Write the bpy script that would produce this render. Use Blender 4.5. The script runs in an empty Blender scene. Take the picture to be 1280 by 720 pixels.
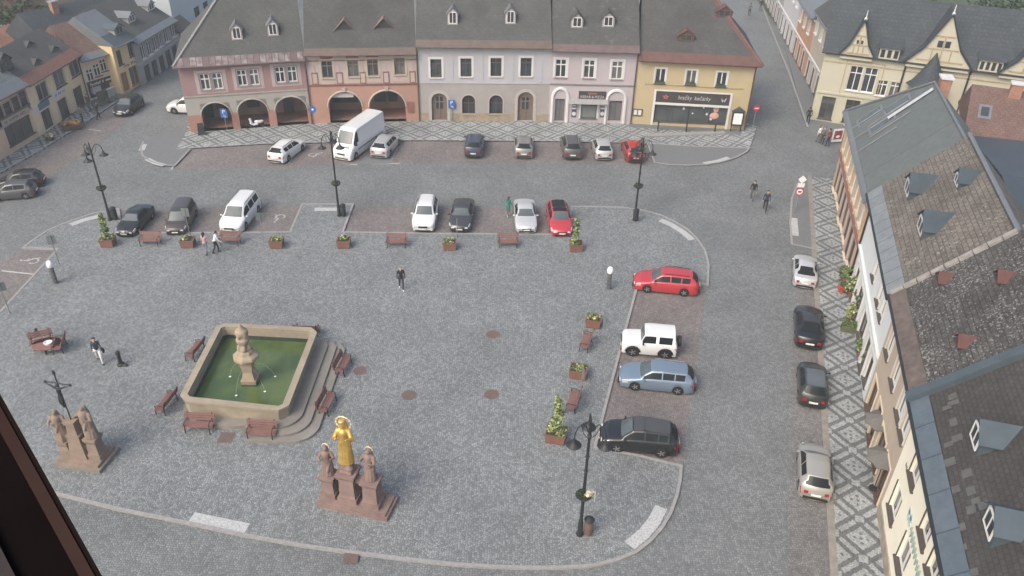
import bpy, bmesh, math, random
from mathutils import Vector, Matrix
R_ = math.radians
rnd = random.Random(7)
sc = bpy.context.scene
col = sc.collection

# ------------------------------------------------------------------ camera and the ground survey
FPX, CAMH = 1008.0, 30.0
_nad = Vector((600-640, -(1900-360), -FPX)).normalized()
_up = -_nad
_fw = Vector((0, 0, -1)); _yy = (_fw - _up*_fw.dot(_up)).normalized(); _xx = _yy.cross(_up)
ROT = Matrix((_xx, _yy, _up))                 # camera -> world
def ray(px, py):
    return ROT @ Vector((px-640, -(py-360), -FPX))
def G(px, py, z=0.0):
    d = ray(px, py); t = (z-CAMH)/d.z
    return Vector((d.x*t, d.y*t, z))
def GP(pts, z=0.0):
    return [G(x, y, z) for x, y in pts]
cam = bpy.data.objects.new('camera', bpy.data.cameras.new('camera'))
col.objects.link(cam)
cam.matrix_world = Matrix.Translation((0, 0, CAMH)) @ ROT.to_4x4()
cam.data.sensor_width = 36; cam.data.lens = FPX/1280*36
cam.data.clip_start = 0.05; cam.data.clip_end = 3000
sc.camera = cam

# ------------------------------------------------------------------ materials
MATS = {}
class NT:
    def __init__(s, name):
        s.m = bpy.data.materials.new(name); s.m.use_nodes = True
        s.t = s.m.node_tree; s.b = s.t.nodes['Principled BSDF']
        s.b.inputs['Specular IOR Level'].default_value = 0.3
    def n(s, typ, ins=None, **kw):
        nd = s.t.nodes.new(typ)
        for k, v in kw.items(): setattr(nd, k, v)
        for k, v in (ins or {}).items(): s.set(nd.inputs[k], v)
        return nd
    def set(s, sock, v):
        if isinstance(v, bpy.types.NodeSocket): s.t.links.new(v, sock)
        elif isinstance(v, (tuple, list)) and len(v) == 3 and sock.type == 'RGBA': sock.default_value = (*v, 1)
        else: sock.default_value = v
    def ma(s, op, a, b=0.0, c=0.0):
        nd = s.t.nodes.new('ShaderNodeMath'); nd.operation = op
        s.set(nd.inputs[0], a); s.set(nd.inputs[1], b); s.set(nd.inputs[2], c)
        return nd.outputs[0]
    def mix(s, f, a, b, mode='MIX'):
        nd = s.t.nodes.new('ShaderNodeMix'); nd.data_type = 'RGBA'; nd.blend_type = mode
        s.set(nd.inputs[0], f); s.set(nd.inputs[6], a); s.set(nd.inputs[7], b)
        return nd.outputs[2]
    def obj(s):
        return s.n('ShaderNodeTexCoord').outputs['Object']
    def noise(s, vec, scale, detail=3.0, rough=0.55):
        return s.n('ShaderNodeTexNoise', {'Vector': vec, 'Scale': scale, 'Detail': detail, 'Roughness': rough}).outputs[0]
    def ramp(s, f, lo, hi, a=0.0, b=1.0):
        return s.n('ShaderNodeMapRange', {0: f, 1: lo, 2: hi, 3: a, 4: b}).outputs[0]
    def bump(s, h, strength=0.3, dist=0.02):
        s.set(s.b.inputs['Normal'], s.n('ShaderNodeBump', {'Height': h, 'Strength': strength, 'Distance': dist}).outputs[0])
def M(name, c, rough=0.75, var=0.12, scale=3.0, metal=0.0, coat=0.0, spec=None, grime=0.0, bump=0.0):
    if name in MATS: return MATS[name]
    t = NT(name); v = t.obj()
    nz = t.noise(v, scale); k = t.ramp(nz, .25, .75, 1-var, 1+var)
    colr = t.mix(1.0, c, t.n('ShaderNodeCombineColor', {0: k, 1: k, 2: k}).outputs[0], 'MULTIPLY')
    if grime:
        g = t.ramp(t.noise(v, scale*.23, 5, .65), .5, .72)
        colr = t.mix(t.ma('MULTIPLY', g, grime), colr, (c[0]*.55, c[1]*.53, c[2]*.5))
    t.set(t.b.inputs['Base Color'], colr)
    t.b.inputs['Roughness'].default_value = rough; t.b.inputs['Metallic'].default_value = metal
    if coat: t.b.inputs['Coat Weight'].default_value = coat; t.b.inputs['Coat Roughness'].default_value = .06
    if spec is not None: t.b.inputs['Specular IOR Level'].default_value = spec
    if bump: t.bump(nz, bump)
    MATS[name] = t.m
    return t.m
def cobble(name, ca, cb, joint, scale=8.0, arcs=True, big=.16, var=1.0):
    t = NT(name); v = t.obj()
    sp = t.n('ShaderNodeSeparateXYZ', {0: v})
    x, y = sp.outputs[0], sp.outputs[1]
    if arcs:
        wob = t.noise(v, .5, 1.0)
        ph = t.ma('ADD', t.ma('MULTIPLY', x, 2*math.pi/1.7), t.ma('MULTIPLY', wob, 3.0))
        y = t.ma('ADD', y, t.ma('MULTIPLY', t.ma('ABSOLUTE', t.ma('SINE', t.ma('MULTIPLY', ph, .5))), .42))
    vec = t.n('ShaderNodeCombineXYZ', {0: x, 1: y}).outputs[0]
    vo = t.n('ShaderNodeTexVoronoi', {'Vector': vec, 'Scale': scale, 'Randomness': .72}, voronoi_dimensions='2D')
    ve = t.n('ShaderNodeTexVoronoi', {'Vector': vec, 'Scale': scale, 'Randomness': .72}, voronoi_dimensions='2D', feature='DISTANCE_TO_EDGE')
    r = t.n('ShaderNodeSeparateColor', {0: vo.outputs['Color']}).outputs[0]
    r = t.ma('POWER', r, 1.2)
    c = t.mix(r, ca, cb)
    j = t.ramp(ve.outputs['Distance'], .03, .13, 1.0, 0.0)
    c = t.mix(j, c, joint)
    k = t.ramp(t.noise(v, .22, 5, .62), .3, .7, 1-big, 1+big)
    k2 = t.ramp(t.noise(v, 2.2, 3, .6), .3, .7, .9, 1.1)
    k = t.ma('MULTIPLY', k, k2)
    c = t.mix(1.0, c, t.n('ShaderNodeCombineColor', {0: k, 1: k, 2: k}).outputs[0], 'MULTIPLY')
    st = t.ramp(t.noise(v, .7, 4, .7), .62, .75)
    c = t.mix(t.ma('MULTIPLY', st, .25), c, joint)
    t.set(t.b.inputs['Base Color'], c)
    t.b.inputs['Roughness'].default_value = .8
    t.bump(t.ramp(ve.outputs['Distance'], 0, .3), .45, .02)
    MATS[name] = t.m
    return t.m
def mosaic(name, P, light, dark):
    t = NT(name); v = t.obj()
    sp = t.n('ShaderNodeSeparateXYZ', {0: v}); u, w = sp.outputs[0], sp.outputs[1]
    jit = t.ma('MULTIPLY', t.ma('SUBTRACT', t.noise(v, 9.0, 2), .5), .1)
    a = t.ma('ADD', t.ma('DIVIDE', t.ma('ADD', u, w), P), jit); b = t.ma('ADD', t.ma('DIVIDE', t.ma('SUBTRACT', u, w), P), jit)
    da = t.ma('ABSOLUTE', t.ma('SUBTRACT', a, t.ma('ROUND', a))); db = t.ma('ABSOLUTE', t.ma('SUBTRACT', b, t.ma('ROUND', b)))
    ra = t.ma('SUBTRACT', .5, da); rb = t.ma('SUBTRACT', .5, db)
    lt = lambda p, q: t.ma('LESS_THAN', p, q)
    gt = lambda p, q: t.ma('GREATER_THAN', p, q)
    an = lambda p, q: t.ma('MULTIPLY', p, q)
    orr = lambda p, q: t.ma('MAXIMUM', p, q)
    tile = an(lt(da, .29), lt(db, .29))
    bars = orr(an(lt(ra, .075), gt(rb, .2)), an(lt(rb, .075), gt(ra, .2)))
    cross = an(lt(t.ma('ADD', ra, rb), .17), 1.0)
    dots = orr(an(lt(t.ma('ABSOLUTE', t.ma('SUBTRACT', da, .12)), .042), lt(t.ma('ABSOLUTE', t.ma('SUBTRACT', db, .12)), .042)), an(lt(da, .045), lt(db, .045)))
    f = t.ma('SUBTRACT', orr(orr(tile, bars), cross), dots, 0)
    f = t.n('ShaderNodeClamp', {0: f}).outputs[0]
    c = t.mix(f, dark, light)
    vo = t.n('ShaderNodeTexVoronoi', {'Vector': v, 'Scale': 15.0}, voronoi_dimensions='2D')
    r = t.n('ShaderNodeSeparateColor', {0: vo.outputs['Color']}).outputs[0]
    k = t.ma('MULTIPLY', t.ramp(r, 0, 1, .72, 1.25), t.ramp(t.noise(v, .35, 5, .7), .3, .7, .72, 1.18))
    c = t.mix(1.0, c, t.n('ShaderNodeCombineColor', {0: k, 1: k, 2: k}).outputs[0], 'MULTIPLY')
    t.set(t.b.inputs['Base Color'], c); t.b.inputs['Roughness'].default_value = .85
    MATS[name] = t.m
    return t.m
def tiles(name, c1, c2, mortar, bw=.32, rh=.24, speck=None, stretch=1.4, rough=.8, var=.2, patch=.15):
    t = NT(name); v = t.obj()
    mp = t.n('ShaderNodeMapping', {'Vector': v, 'Scale': (1, stretch, 1)}).outputs[0]
    br = t.n('ShaderNodeTexBrick', {'Vector': mp, 'Color1': c1, 'Color2': c2, 'Mortar': mortar, 'Scale': 1.0, 'Mortar Size': .022, 'Brick Width': bw, 'Row Height': rh, 'Bias': 0.0}, offset=.5)
    k = t.ma('MULTIPLY', t.ramp(t.noise(v, .45, 5, .65), .3, .7, 1-patch, 1+patch), t.ramp(t.noise(v, 5.0, 3, .6), .3, .7, 1-var, 1+var))
    c = t.mix(1.0, br.outputs['Color'], t.n('ShaderNodeCombineColor', {0: k, 1: k, 2: k}).outputs[0], 'MULTIPLY')
    if speck:
        sc_, lo, sk = speck
        f = t.ramp(t.ma('ADD', t.noise(v, sc_, 2, .5), t.ma('MULTIPLY', t.ma('SUBTRACT', t.noise(v, .35, 2), .5), .35)), lo, lo+.05)
        c = t.mix(t.ma('MULTIPLY', f, .75), c, sk)
    t.set(t.b.inputs['Base Color'], c); t.b.inputs['Roughness'].default_value = rough
    t.b.inputs['Specular IOR Level'].default_value = .12
    t.bump(br.outputs['Fac'], -.4, .02)
    MATS[name] = t.m
    return t.m
def ribbed(name, ca, cb, width=.5, rough=.5, metal=.2):
    t = NT(name); v = t.obj()
    sp = t.n('ShaderNodeSeparateXYZ', {0: v})
    x = t.ma('DIVIDE', sp.outputs[0], width)
    fr = t.ma('FRACT', x)
    wn = t.n('ShaderNodeTexWhiteNoise', {'W': t.ma('FLOOR', x)}, noise_dimensions='1D').outputs['Value']
    f = t.ma('MULTIPLY', wn, t.ramp(t.noise(v, 1.6, 3), .35, .6))
    c = t.mix(f, ca, cb)
    c = t.mix(t.ma('LESS_THAN', fr, .06/width), c, (ca[0]*.5, ca[1]*.5, ca[2]*.5))
    k = t.ramp(t.noise(v, 2.5, 4, .65), .3, .7, .85, 1.12)
    c = t.mix(1.0, c, t.n('ShaderNodeCombineColor', {0: k, 1: k, 2: k}).outputs[0], 'MULTIPLY')
    t.set(t.b.inputs['Base Color'], c); t.b.inputs['Roughness'].default_value = rough; t.b.inputs['Metallic'].default_value = metal
    MATS[name] = t.m
    return t.m

# ------------------------------------------------------------------ mesh builder
class MB:
    def __init__(s): s.v = []; s.f = []; s.mi = []; s.sm = []
    def add(s, vs, fs, mi=0, Mx=None, smooth=False):
        o = len(s.v)
        for p in vs:
            p = Vector(p)
            s.v.append(Mx @ p if Mx is not None else p)
        for f in fs:
            s.f.append([o+i for i in f]); s.mi.append(mi); s.sm.append(smooth)
        return s
    def box(s, x0, x1, y0, y1, z0, z1, mi=0, Mx=None):
        vs = [(x0,y0,z0),(x1,y0,z0),(x1,y1,z0),(x0,y1,z0),(x0,y0,z1),(x1,y0,z1),(x1,y1,z1),(x0,y1,z1)]
        return s.add(vs, [(0,3,2,1),(4,5,6,7),(0,1,5,4),(1,2,6,5),(2,3,7,6),(3,0,4,7)], mi, Mx)
    def cbox(s, c, d, mi=0, Mx=None):
        return s.box(c[0]-d[0]/2, c[0]+d[0]/2, c[1]-d[1]/2, c[1]+d[1]/2, c[2]-d[2]/2, c[2]+d[2]/2, mi, Mx)
    def frustum(s, c, d0, d1, z0, z1, mi=0, Mx=None):
        a, b = d0[0]/2, d0[1]/2; e, f = d1[0]/2, d1[1]/2; x, y = c
        vs = [(x-a,y-b,z0),(x+a,y-b,z0),(x+a,y+b,z0),(x-a,y+b,z0),(x-e,y-f,z1),(x+e,y-f,z1),(x+e,y+f,z1),(x-e,y+f,z1)]
        return s.add(vs, [(0,3,2,1),(4,5,6,7),(0,1,5,4),(1,2,6,5),(2,3,7,6),(3,0,4,7)], mi, Mx)
    def prism(s, poly, z0, z1, mi=0, Mx=None, top_mi=None):
        n = len(poly)
        ar = sum(poly[i][0]*poly[(i+1)%n][1]-poly[(i+1)%n][0]*poly[i][1] for i in range(n))
        if ar < 0: poly = poly[::-1]
        vs = [(p[0],p[1],z0) for p in poly]+[(p[0],p[1],z1) for p in poly]
        s.add(vs, [tuple(range(n-1,-1,-1))]+[(i,(i+1)%n,n+(i+1)%n,n+i) for i in range(n)], mi, Mx)
        s.add([(p[0],p[1],z1) for p in poly], [tuple(range(n))], mi if top_mi is None else top_mi, Mx)
        return s
    def lathe(s, prof, n=16, c=(0,0,0), mi=0, Mx=None, smooth=True, cap=True):
        vs = []; fs = []
        for r, z in prof:
            for i in range(n):
                a = 2*math.pi*i/n
                vs.append((c[0]+r*math.cos(a), c[1]+r*math.sin(a), c[2]+z))
        for k in range(len(prof)-1):
            for i in range(n):
                j = (i+1)%n
                fs.append((k*n+i, k*n+j, (k+1)*n+j, (k+1)*n+i))
        s.add(vs, fs, mi, Mx, smooth)
        if cap:
            k = len(prof)-1
            s.add([vs[i] for i in range(n)], [tuple(range(n-1,-1,-1))], mi, Mx)
            s.add([vs[k*n+i] for i in range(n)], [tuple(range(n))], mi, Mx)
        return s
    def tube(s, pts, r, n=8, mi=0, Mx=None, smooth=True, cap=True):
        pts = [Vector(p) for p in pts]; m = len(pts)
        rs = r if isinstance(r, (list, tuple)) else [r]*m
        vs = []; fs = []; prev = None
        for k in range(m):
            d = (pts[min(k+1,m-1)]-pts[max(k-1,0)]).normalized()
            if prev is None: u = d.orthogonal().normalized()
            else: u = (prev - d*prev.dot(d)).normalized()
            prev = u; w = d.cross(u)
            for i in range(n):
                a = 2*math.pi*i/n
                vs.append(pts[k]+(u*math.cos(a)+w*math.sin(a))*rs[k])
        for k in range(m-1):
            for i in range(n):
                j = (i+1)%n
                fs.append((k*n+i, k*n+j, (k+1)*n+j, (k+1)*n+i))
        s.add(vs, fs, mi, Mx, smooth)
        if cap:
            s.add(vs[:n], [tuple(range(n-1,-1,-1))], mi, Mx); s.add(vs[-n:], [tuple(range(n))], mi, Mx)
        return s
    def ball(s, c, r, n=10, mi=0, Mx=None):
        r = r if isinstance(r, (tuple, list)) else (r, r, r)
        vs = [(c[0],c[1],c[2]-r[2])]; fs = []; m = max(4, n//2)
        for k in range(1, m):
            t = math.pi*k/m - math.pi/2
            for i in range(n):
                a = 2*math.pi*i/n
                vs.append((c[0]+r[0]*math.cos(t)*math.cos(a), c[1]+r[1]*math.cos(t)*math.sin(a), c[2]+r[2]*math.sin(t)))
        vs.append((c[0],c[1],c[2]+r[2])); L = len(vs)-1
        for i in range(n): fs.append((0, 1+(i+1)%n, 1+i))
        for k in range(m-2):
            for i in range(n):
                j = (i+1)%n
                fs.append((1+k*n+i, 1+k*n+j, 1+(k+1)*n+j, 1+(k+1)*n+i))
        for i in range(n): fs.append((L, 1+(m-2)*n+i, 1+(m-2)*n+(i+1)%n))
        return s.add(vs, fs, mi, Mx, True)
    def capsule(s, p, q, r1, r2, n=10, mi=0):
        p = Vector(p); q = Vector(q); d = q-p; L = max(d.length, 1e-4); d = d/L
        pts = []; rs = []
        for k in range(5):
            a = math.pi/2*(1-k/4)
            pts.append(p - d*r1*math.sin(a)); rs.append(max(r1*math.cos(a), .002))
        for k in range(5):
            a = math.pi/2*k/4
            pts.append(q + d*r2*math.sin(a)); rs.append(max(r2*math.cos(a), .002))
        return s.tube(pts, rs, n, mi)
    def ribbon(s, line, w, z0, z1, closed=False, mi=0):
        """a kerb: a strip of width w to the left of the line"""
        n = len(line); L = []; Rr = []
        for i in range(n):
            p = Vector(line[i][:2])
            a = Vector(line[(i-1)%n][:2]) if (i > 0 or closed) else None
            b = Vector(line[(i+1)%n][:2]) if (i < n-1 or closed) else None
            d1 = (p-a).normalized() if a is not None else None
            d2 = (b-p).normalized() if b is not None else None
            if d1 is None: d1 = d2
            if d2 is None: d2 = d1
            t = (d1+d2)
            if t.length < 1e-3: t = d1
            t.normalize(); nn = Vector((-t.y, t.x)); k = 1/max(.4, nn.dot(Vector((-d1.y, d1.x))))
            L.append(p+nn*w*k); Rr.append(p)
        m = n if closed else n-1
        for i in range(m):
            j = (i+1)%n
            a, b, c, d = Rr[i], Rr[j], L[j], L[i]
            vs = [(a.x,a.y,z0),(b.x,b.y,z0),(c.x,c.y,z0),(d.x,d.y,z0),(a.x,a.y,z1),(b.x,b.y,z1),(c.x,c.y,z1),(d.x,d.y,z1)]
            s.add(vs, [(4,5,6,7),(0,1,5,4),(2,3,7,6)], mi)
        return s
    def leaves(s, c, r, n, size, mi=0, rg=rnd, mis=None, flat=.5):
        for _ in range(n):
            while True:
                p = Vector((rg.uniform(-1,1), rg.uniform(-1,1), rg.uniform(-1,1)))
                if p.length <= 1: break
            p = Vector((c[0]+p.x*r[0], c[1]+p.y*r[1], c[2]+p.z*r[2]))
            q = Matrix.Rotation(rg.uniform(0,6.28), 3, 'Z') @ Matrix.Rotation(rg.uniform(-1.1,1.1), 3, 'X') @ Matrix.Rotation(rg.uniform(-1.1,1.1), 3, 'Y')
            z = size*rg.uniform(.6,1.4)
            vs = [p+q@Vector(a)*z for a in ((-.5,-.3,0),(.1,-.45,.1),(.6,0,0),(.1,.45,.1),(-.5,.3,0))]
            s.add(vs, [(0,1,2,3,4)], mi if mis is None else rg.choice(mis))
        return s
    def build(s, name, mats, parent=None, sharp=40, Mx=None):
        me = bpy.data.meshes.new(name)
        me.from_pydata([tuple(v) for v in s.v], [], s.f)
        if not isinstance(mats, (list, tuple)): mats = [mats]
        for m in mats: me.materials.append(m)
        me.polygons.foreach_set('material_index', s.mi)
        me.polygons.foreach_set('use_smooth', s.sm)
        me.update()
        if any(s.sm): me.set_sharp_from_angle(angle=R_(sharp))
        o = bpy.data.objects.new(name, me); col.objects.link(o)
        if parent is not None: o.parent = parent
        if Mx is not None: o.matrix_local = Mx
        return o
def tag(o, label=None, cat=None, group=None, kind=None):
    if label: o['label'] = label
    if cat: o['category'] = cat
    if group: o['group'] = group
    if kind: o['kind'] = kind
    return o
def thing(name, label, cat, loc=(0,0,0), rz=0.0, group=None):
    o = bpy.data.objects.new(name, None); col.objects.link(o)
    o.empty_display_size = .3
    o.location = loc; o.rotation_euler = (0, 0, rz)
    return tag(o, label, cat, group)
def struct(o): o['kind'] = 'structure'; return o
def copy_tree(o, parent=None, top=True):
    c = o.copy(); col.objects.link(c)
    c.parent = parent
    for ch in list(o.children): copy_tree(ch, c, False)
    return c
def text(body, size, mat, parent, loc, rot=(math.pi/2,0,0), ext=.01, name='lettering', sx=1.0, shear=0.0):
    cu = bpy.data.curves.new(name, 'FONT'); cu.body = body; cu.size = size; cu.extrude = ext; cu.align_x = 'CENTER'; cu.align_y = 'CENTER'; cu.shear = shear
    tmp = bpy.data.objects.new(name+'_tmp', cu); col.objects.link(tmp)
    dg = bpy.context.evaluated_depsgraph_get()
    me = bpy.data.meshes.new_from_object(tmp.evaluated_get(dg))
    bpy.data.objects.remove(tmp); bpy.data.curves.remove(cu)
    me.materials.clear(); me.materials.append(mat)
    o = bpy.data.objects.new(name, me); col.objects.link(o); o.parent = parent
    o.location = loc; o.rotation_euler = rot; o.scale = (sx, 1, 1)
    return o
def remesh(mb, voxel):
    """fuse overlapping shapes into one continuous skin"""
    o = mb.build('fuse_tmp', [MATS['stone_grey']])
    md = o.modifiers.new('r', 'REMESH'); md.mode = 'VOXEL'; md.voxel_size = voxel; md.use_smooth_shade = True
    sm = o.modifiers.new('s', 'SMOOTH'); sm.iterations = 2; sm.factor = .5
    dg = bpy.context.evaluated_depsgraph_get()
    me = bpy.data.meshes.new_from_object(o.evaluated_get(dg))
    old = o.data; bpy.data.objects.remove(o); bpy.data.meshes.remove(old)
    me.materials.clear()
    return me
# ------------------------------------------------------------------ palette
M('stone_grey', (.3,.3,.29), .85, .15, 4)
cob_plaza = cobble('plaza_cobble', (.130,.141,.144), (.252,.267,.270), (.08,.087,.088), 8.8, True, .13)
cob_road = cobble('road_cobble', (.122,.131,.132), (.20,.212,.212), (.08,.086,.087), 8.5, False, .15)
cob_red = cobble('bay_cobble', (0.135,0.121,0.117), (0.217,0.195,0.187), (0.090,0.082,0.080), 8.5, False, .18)
cob_lane = cobble('lane_cobble', (.128,.126,.124), (.212,.205,.20), (.085,.083,.081), 8.5, False, .18)
m_asph = M('pavement_asphalt', (0.135,0.141,0.144), .9, .1, 5, bump=.1)
m_kerb = M('kerb_granite', (0.246,0.242,0.234), .85, .18, 6)
m_kerb2 = M('kerb_sandstone', (0.213,0.197,0.172), .85, .18, 3)
m_slab = M('white_granite_setts', (0.344,0.353,0.353), .85, .35, 11)
m_paint = M('road_paint', (0.369,0.369,0.361), .8, .3, 9)
m_mos = mosaic('mosaic_pavement', 2.4, (.285,.30,.298), (.122,.131,.132))
m_glass = M('window_glass', (.035,.04,.045), .12, .2, .6, spec=.5)
m_glass2 = M('shop_glass', (.06,.07,.07), .15, .35, .8, spec=.5)
m_white = M('white_joinery', (.62,.62,.60), .55, .06)
m_brownw = M('brown_joinery', (.10,.065,.05), .6, .15)
m_dark = M('dark_iron', (.022,.024,.026), .5, .2)
m_zinc = M('zinc_sheet', (0.164,0.176,0.184), .45, .1, 2, metal=.3)
m_bluezinc = M('blue_grey_sheet', (0.068,0.088,0.102), .6, .1, 1.5, metal=.1, spec=.12)
m_bluezinc2 = M('dormer_sheet', (0.056,0.074,0.086), .6, .12, 1.5, metal=.2, spec=.12)
m_rust = M('copper_brown_sheet', (0.108,0.081,0.067), .55, .2, 1.5)
m_redmetal = M('red_brown_sheet', (0.102,0.054,0.046), .6, .2, 1.5)
m_mauve = M('mauve_brown_sheet', (0.115,0.081,0.081), .6, .2, 1.5)
m_pinkstripe = ribbed('patchy_red_sheet', (0.111,0.075,0.075), (0.262,0.242,0.242), .55, .6, 0)
m_roofgrey = tiles('grey_slate', (0.072,0.075,0.073), (0.084,0.087,0.084), (0.060,0.061,0.060), .3, .2, None, 1.4, .8, .14, .16)
m_roofgrey2 = tiles('dark_grey_slate', (0.066,0.066,0.065), (0.076,0.075,0.074), (0.055,0.055,0.053), .3, .2, None, 1.4, .8, .14, .18)
m_roofpatch = tiles('patched_slate', (0.068,0.071,0.069), (0.082,0.084,0.080), (0.056,0.057,0.056), .3, .2, (1.5, .66, (0.119,0.115,0.108)), 1.4, .8, .14, .14)
m_rooftan = tiles('weathered_tan_tile', (0.111,0.101,0.088), (0.152,0.138,0.121), (0.070,0.063,0.056), .40, .26, (6, .66, (0.271,0.262,0.238)), 1.4, .9, .25, .2)
m_roofspeck = tiles('lichen_dark_tile', (0.056,0.054,0.052), (0.080,0.076,0.072), (0.037,0.036,0.035), .36, .24, (9, .60, (0.246,0.246,0.234)), 1.4, .9, .25, .2)
m_roofbrown = tiles('dark_brown_tile', (.05,.048,.046), (.06,.057,.054), (.04,.038,.037), .28, .19, None, 1.4, .8, .14, .18)
m_roofred = tiles('brown_red_tile', (.13,.083,.07), (.15,.10,.083), (.09,.062,.055), .35, .3, None, 1.4, .85, .2, .2)
m_rooforange = tiles('orange_tile', (0.221,0.119,0.086), (0.254,0.139,0.098), (0.148,0.082,0.066), .35, .3, None, 1.4, .85, .2, .2)
m_roofblue = tiles('blue_slate', (0.045,0.053,0.060), (0.057,0.065,0.072), (0.033,0.039,0.045), .4, .28, None, 1.4, .6, .14, .15)
m_roofgreen = ribbed('grey_green_sheet_roof', (0.102,0.116,0.112), (0.111,0.125,0.120), 6.5, .6, .05)

# ------------------------------------------------------------------ the ground
def sheet(name, pts, z, mat, z0=None):
    mb = MB()
    if z0 is None: mb.add([(p[0],p[1],z) for p in pts], [tuple(range(len(pts)))])
    else: mb.prism([(p[0],p[1]) for p in pts], z0, z)
    o = struct(mb.build(name, mat))
    me = o.data; bm = bmesh.new(); bm.from_mesh(me); bmesh.ops.triangulate(bm, faces=bm.faces[:]); bmesh.ops.recalc_face_normals(bm, faces=bm.faces[:])
    if z0 is None:
        for f in bm.faces:
            if f.normal.z < 0: f.normal_flip()
    bm.to_mesh(me); bm.free()
    return o
g = MB(); g.add([(-900,-300,0),(900,-300,0),(900,1500,0),(-900,1500,0)], [(0,1,2,3)])
struct(g.build('ground', cob_road))
PZ = .10
plaza_px = [(-120,520),(-30,424),(0,394),(75,312),(32,310),(44,301),(62,289),(86,279),(119,268),(147,263),(151,293),(240,293),(307,292.5),(364,292),(379,257),(440,257),
    (427,292),(554,294),(640,294.5),(710,295),(716,260),(745,260),(778,261),(806,265),(824,270),(841,277.5),(858,288),(871,301),(880,315),(884,332),(883,356),(840,352),(798,352),(793,365),
    (775,432),(757,500),(741,562),(795,572),(849,585),(848,600),(844,620),(836,642),(826,659),(811,676),(793,690),(771,699),(740,706.5),(700,709),(650,709),(600,707),(560,704),(500,697.5),(440,690),(380,681.5),(305,668),(240,654),(150,636),(70,616),(-40,590),(-160,560)]
plaza = GP(plaza_px)
sheet('plaza', plaza, PZ, cob_plaza, -.02)
k = MB(); k.ribbon(plaza, .16, 0, PZ+.02, True)
struct(k.build('kerb', m_kerb))
def zs(px, w=None): return [Vector(p) for p in GP(px, PZ)]
def strip(name, line, w, z, mat):
    mb = MB(); mb.ribbon(line, w, z-.01, z); return struct(mb.build(name, mat))
strip('granite_setts', GP([(235,652.5),(270,660),(305,667)],PZ), .6, PZ+.006, m_slab)
strip('granite_setts', GP([(793,687),(812,671),(825,655),(834,637)],PZ), .6, PZ+.006, m_slab)
strip('granite_setts', GP([(122,268.5),(104,273),(86,279.5)],PZ), .55, PZ+.006, m_slab)
strip('granite_setts', GP([(424,259.5),(394,259.5)],PZ), .55, PZ+.006, m_slab)
strip('granite_setts', GP([(869,299),(858,289.5),(842,279.5),(828,273.5)],PZ), .55, PZ+.006, m_slab)
# parking bays in reddish setts
bz = .004
sheet('parking_bays', GP([(147,263),(382,256.5),(364,292),(240,293),(151,293)]), bz, cob_red)
sheet('parking_bays', GP([(440,257),(716,260),(710,295),(427,292)]), bz, cob_red)
sheet('parking_bays', GP([(798,352),(884,354),(868,470),(852,585),(849,584),(741,562),(757,500),(793,365)]), bz, cob_red)
sheet('parking_bays', GP([(75,312),(32,310),(-60,360),(-60,460),(0,394)]), bz, cob_red)
sheet('parking_bays', GP([(240,184),(330,180),(520,176),(680,178),(806,180),(816,206),(640,204),(480,204),(400,208),(215,212)]), bz, cob_red)
sheet('parking_bays', GP([(992,318),(1024,316),(1038,530),(1047,740),(985,740),(990,500)]), bz, cob_lane)
sheet('parking_bays', GP([(85,172),(150,130),(160,150),(110,190),(40,240),(0,250),(-60,260),(-60,250),(0,218)]), bz, cob_red)
# painted / light sett lines between bays
def line(a, b, w=.13, z=.008, mat=m_paint, name='bay_line'):
    strip(name, GP([a, b]), w, z, mat)
line((301,292),(325,254)); line((362,204),(377,181)); line((1,339),(46,344)); line((437,206),(500,204.5)); line((488,204.5),(500,178))
line((110,162),(126,164)); line((215,212),(232,186))
# granite loading strip beside the van
sheet('pavement', GP([(446,206),(488,204.5),(499,178),(474,178)]), .0085, m_asph)
# wheelchair signs on the bays
def wheelchair(px, py, s, rz, z):
    c = G(px, py, z); mb = MB()
    Mx = Matrix.Translation(c) @ Matrix.Rotation(rz, 4, 'Z') @ Matrix.Scale(s, 4)
    ring = [(math.cos(a)*.42, math.sin(a)*.42-.25, 0) for a in [R_(150+i*22) for i in range(13)]]
    for p in (ring, [(-.1,.75,0),(-.05,.2,0),(.38,.15,0),(.6,-.4,0),(.75,-.35,0)], [(-.07,.42,0),(.35,.42,0)]):
        for i in range(len(p)-1):
            a, b = Vector(p[i]), Vector(p[i+1]); d = (b-a).normalized(); n = Vector((-d.y,d.x,0))*.07
            mb.add([a-n, b-n, b+n, a+n], [(0,1,2,3)], 0, Mx)
    mb.lathe([(.13,0),(.13,.002)], 10, (-.1,.95,0), 0, Mx)
    struct(mb.build('road_marking', m_paint))
wheelchair(349,272,.75,R_(160),.009); wheelchair(39,326,.75,R_(80),.009); wheelchair(393,193,.75,R_(-60),.009)
# far pavement
sw_px = [(221,187),(330,180.5),(520,176),(680,177),(760,178.5),(808,180),(870,184),(937,186)]
top_px = [(946,160),(926,152),(786,148),(685,145),(525,142),(392,145),(300,150),(236,155)]
A0 = G(221,187); B0 = G(937,186)
def local_sheet(name, pts, z, z0, mat, org, ang):
    Mi = Matrix.Translation((org[0], org[1], 0)) @ Matrix.Rotation(ang, 4, 'Z')
    inv = Mi.inverted(); mb = MB()
    mb.prism([(inv @ Vector((p[0],p[1],0)))[:2] for p in pts], z0, z)
    o = struct(mb.build(name, mat)); o.matrix_world = Mi
    me = o.data; bm = bmesh.new(); bm.from_mesh(me); bmesh.ops.triangulate(bm, faces=bm.faces[:]); bmesh.ops.recalc_face_normals(bm, faces=bm.faces[:]); bm.to_mesh(me); bm.free()
    return o
local_sheet('pavement', GP(sw_px+top_px), .12, -.02, m_mos, (A0.x, A0.y+1.0), math.atan2(B0.y-A0.y, B0.x-A0.x))
strip('kerb', GP(sw_px), -.16, .135, m_kerb)
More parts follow.
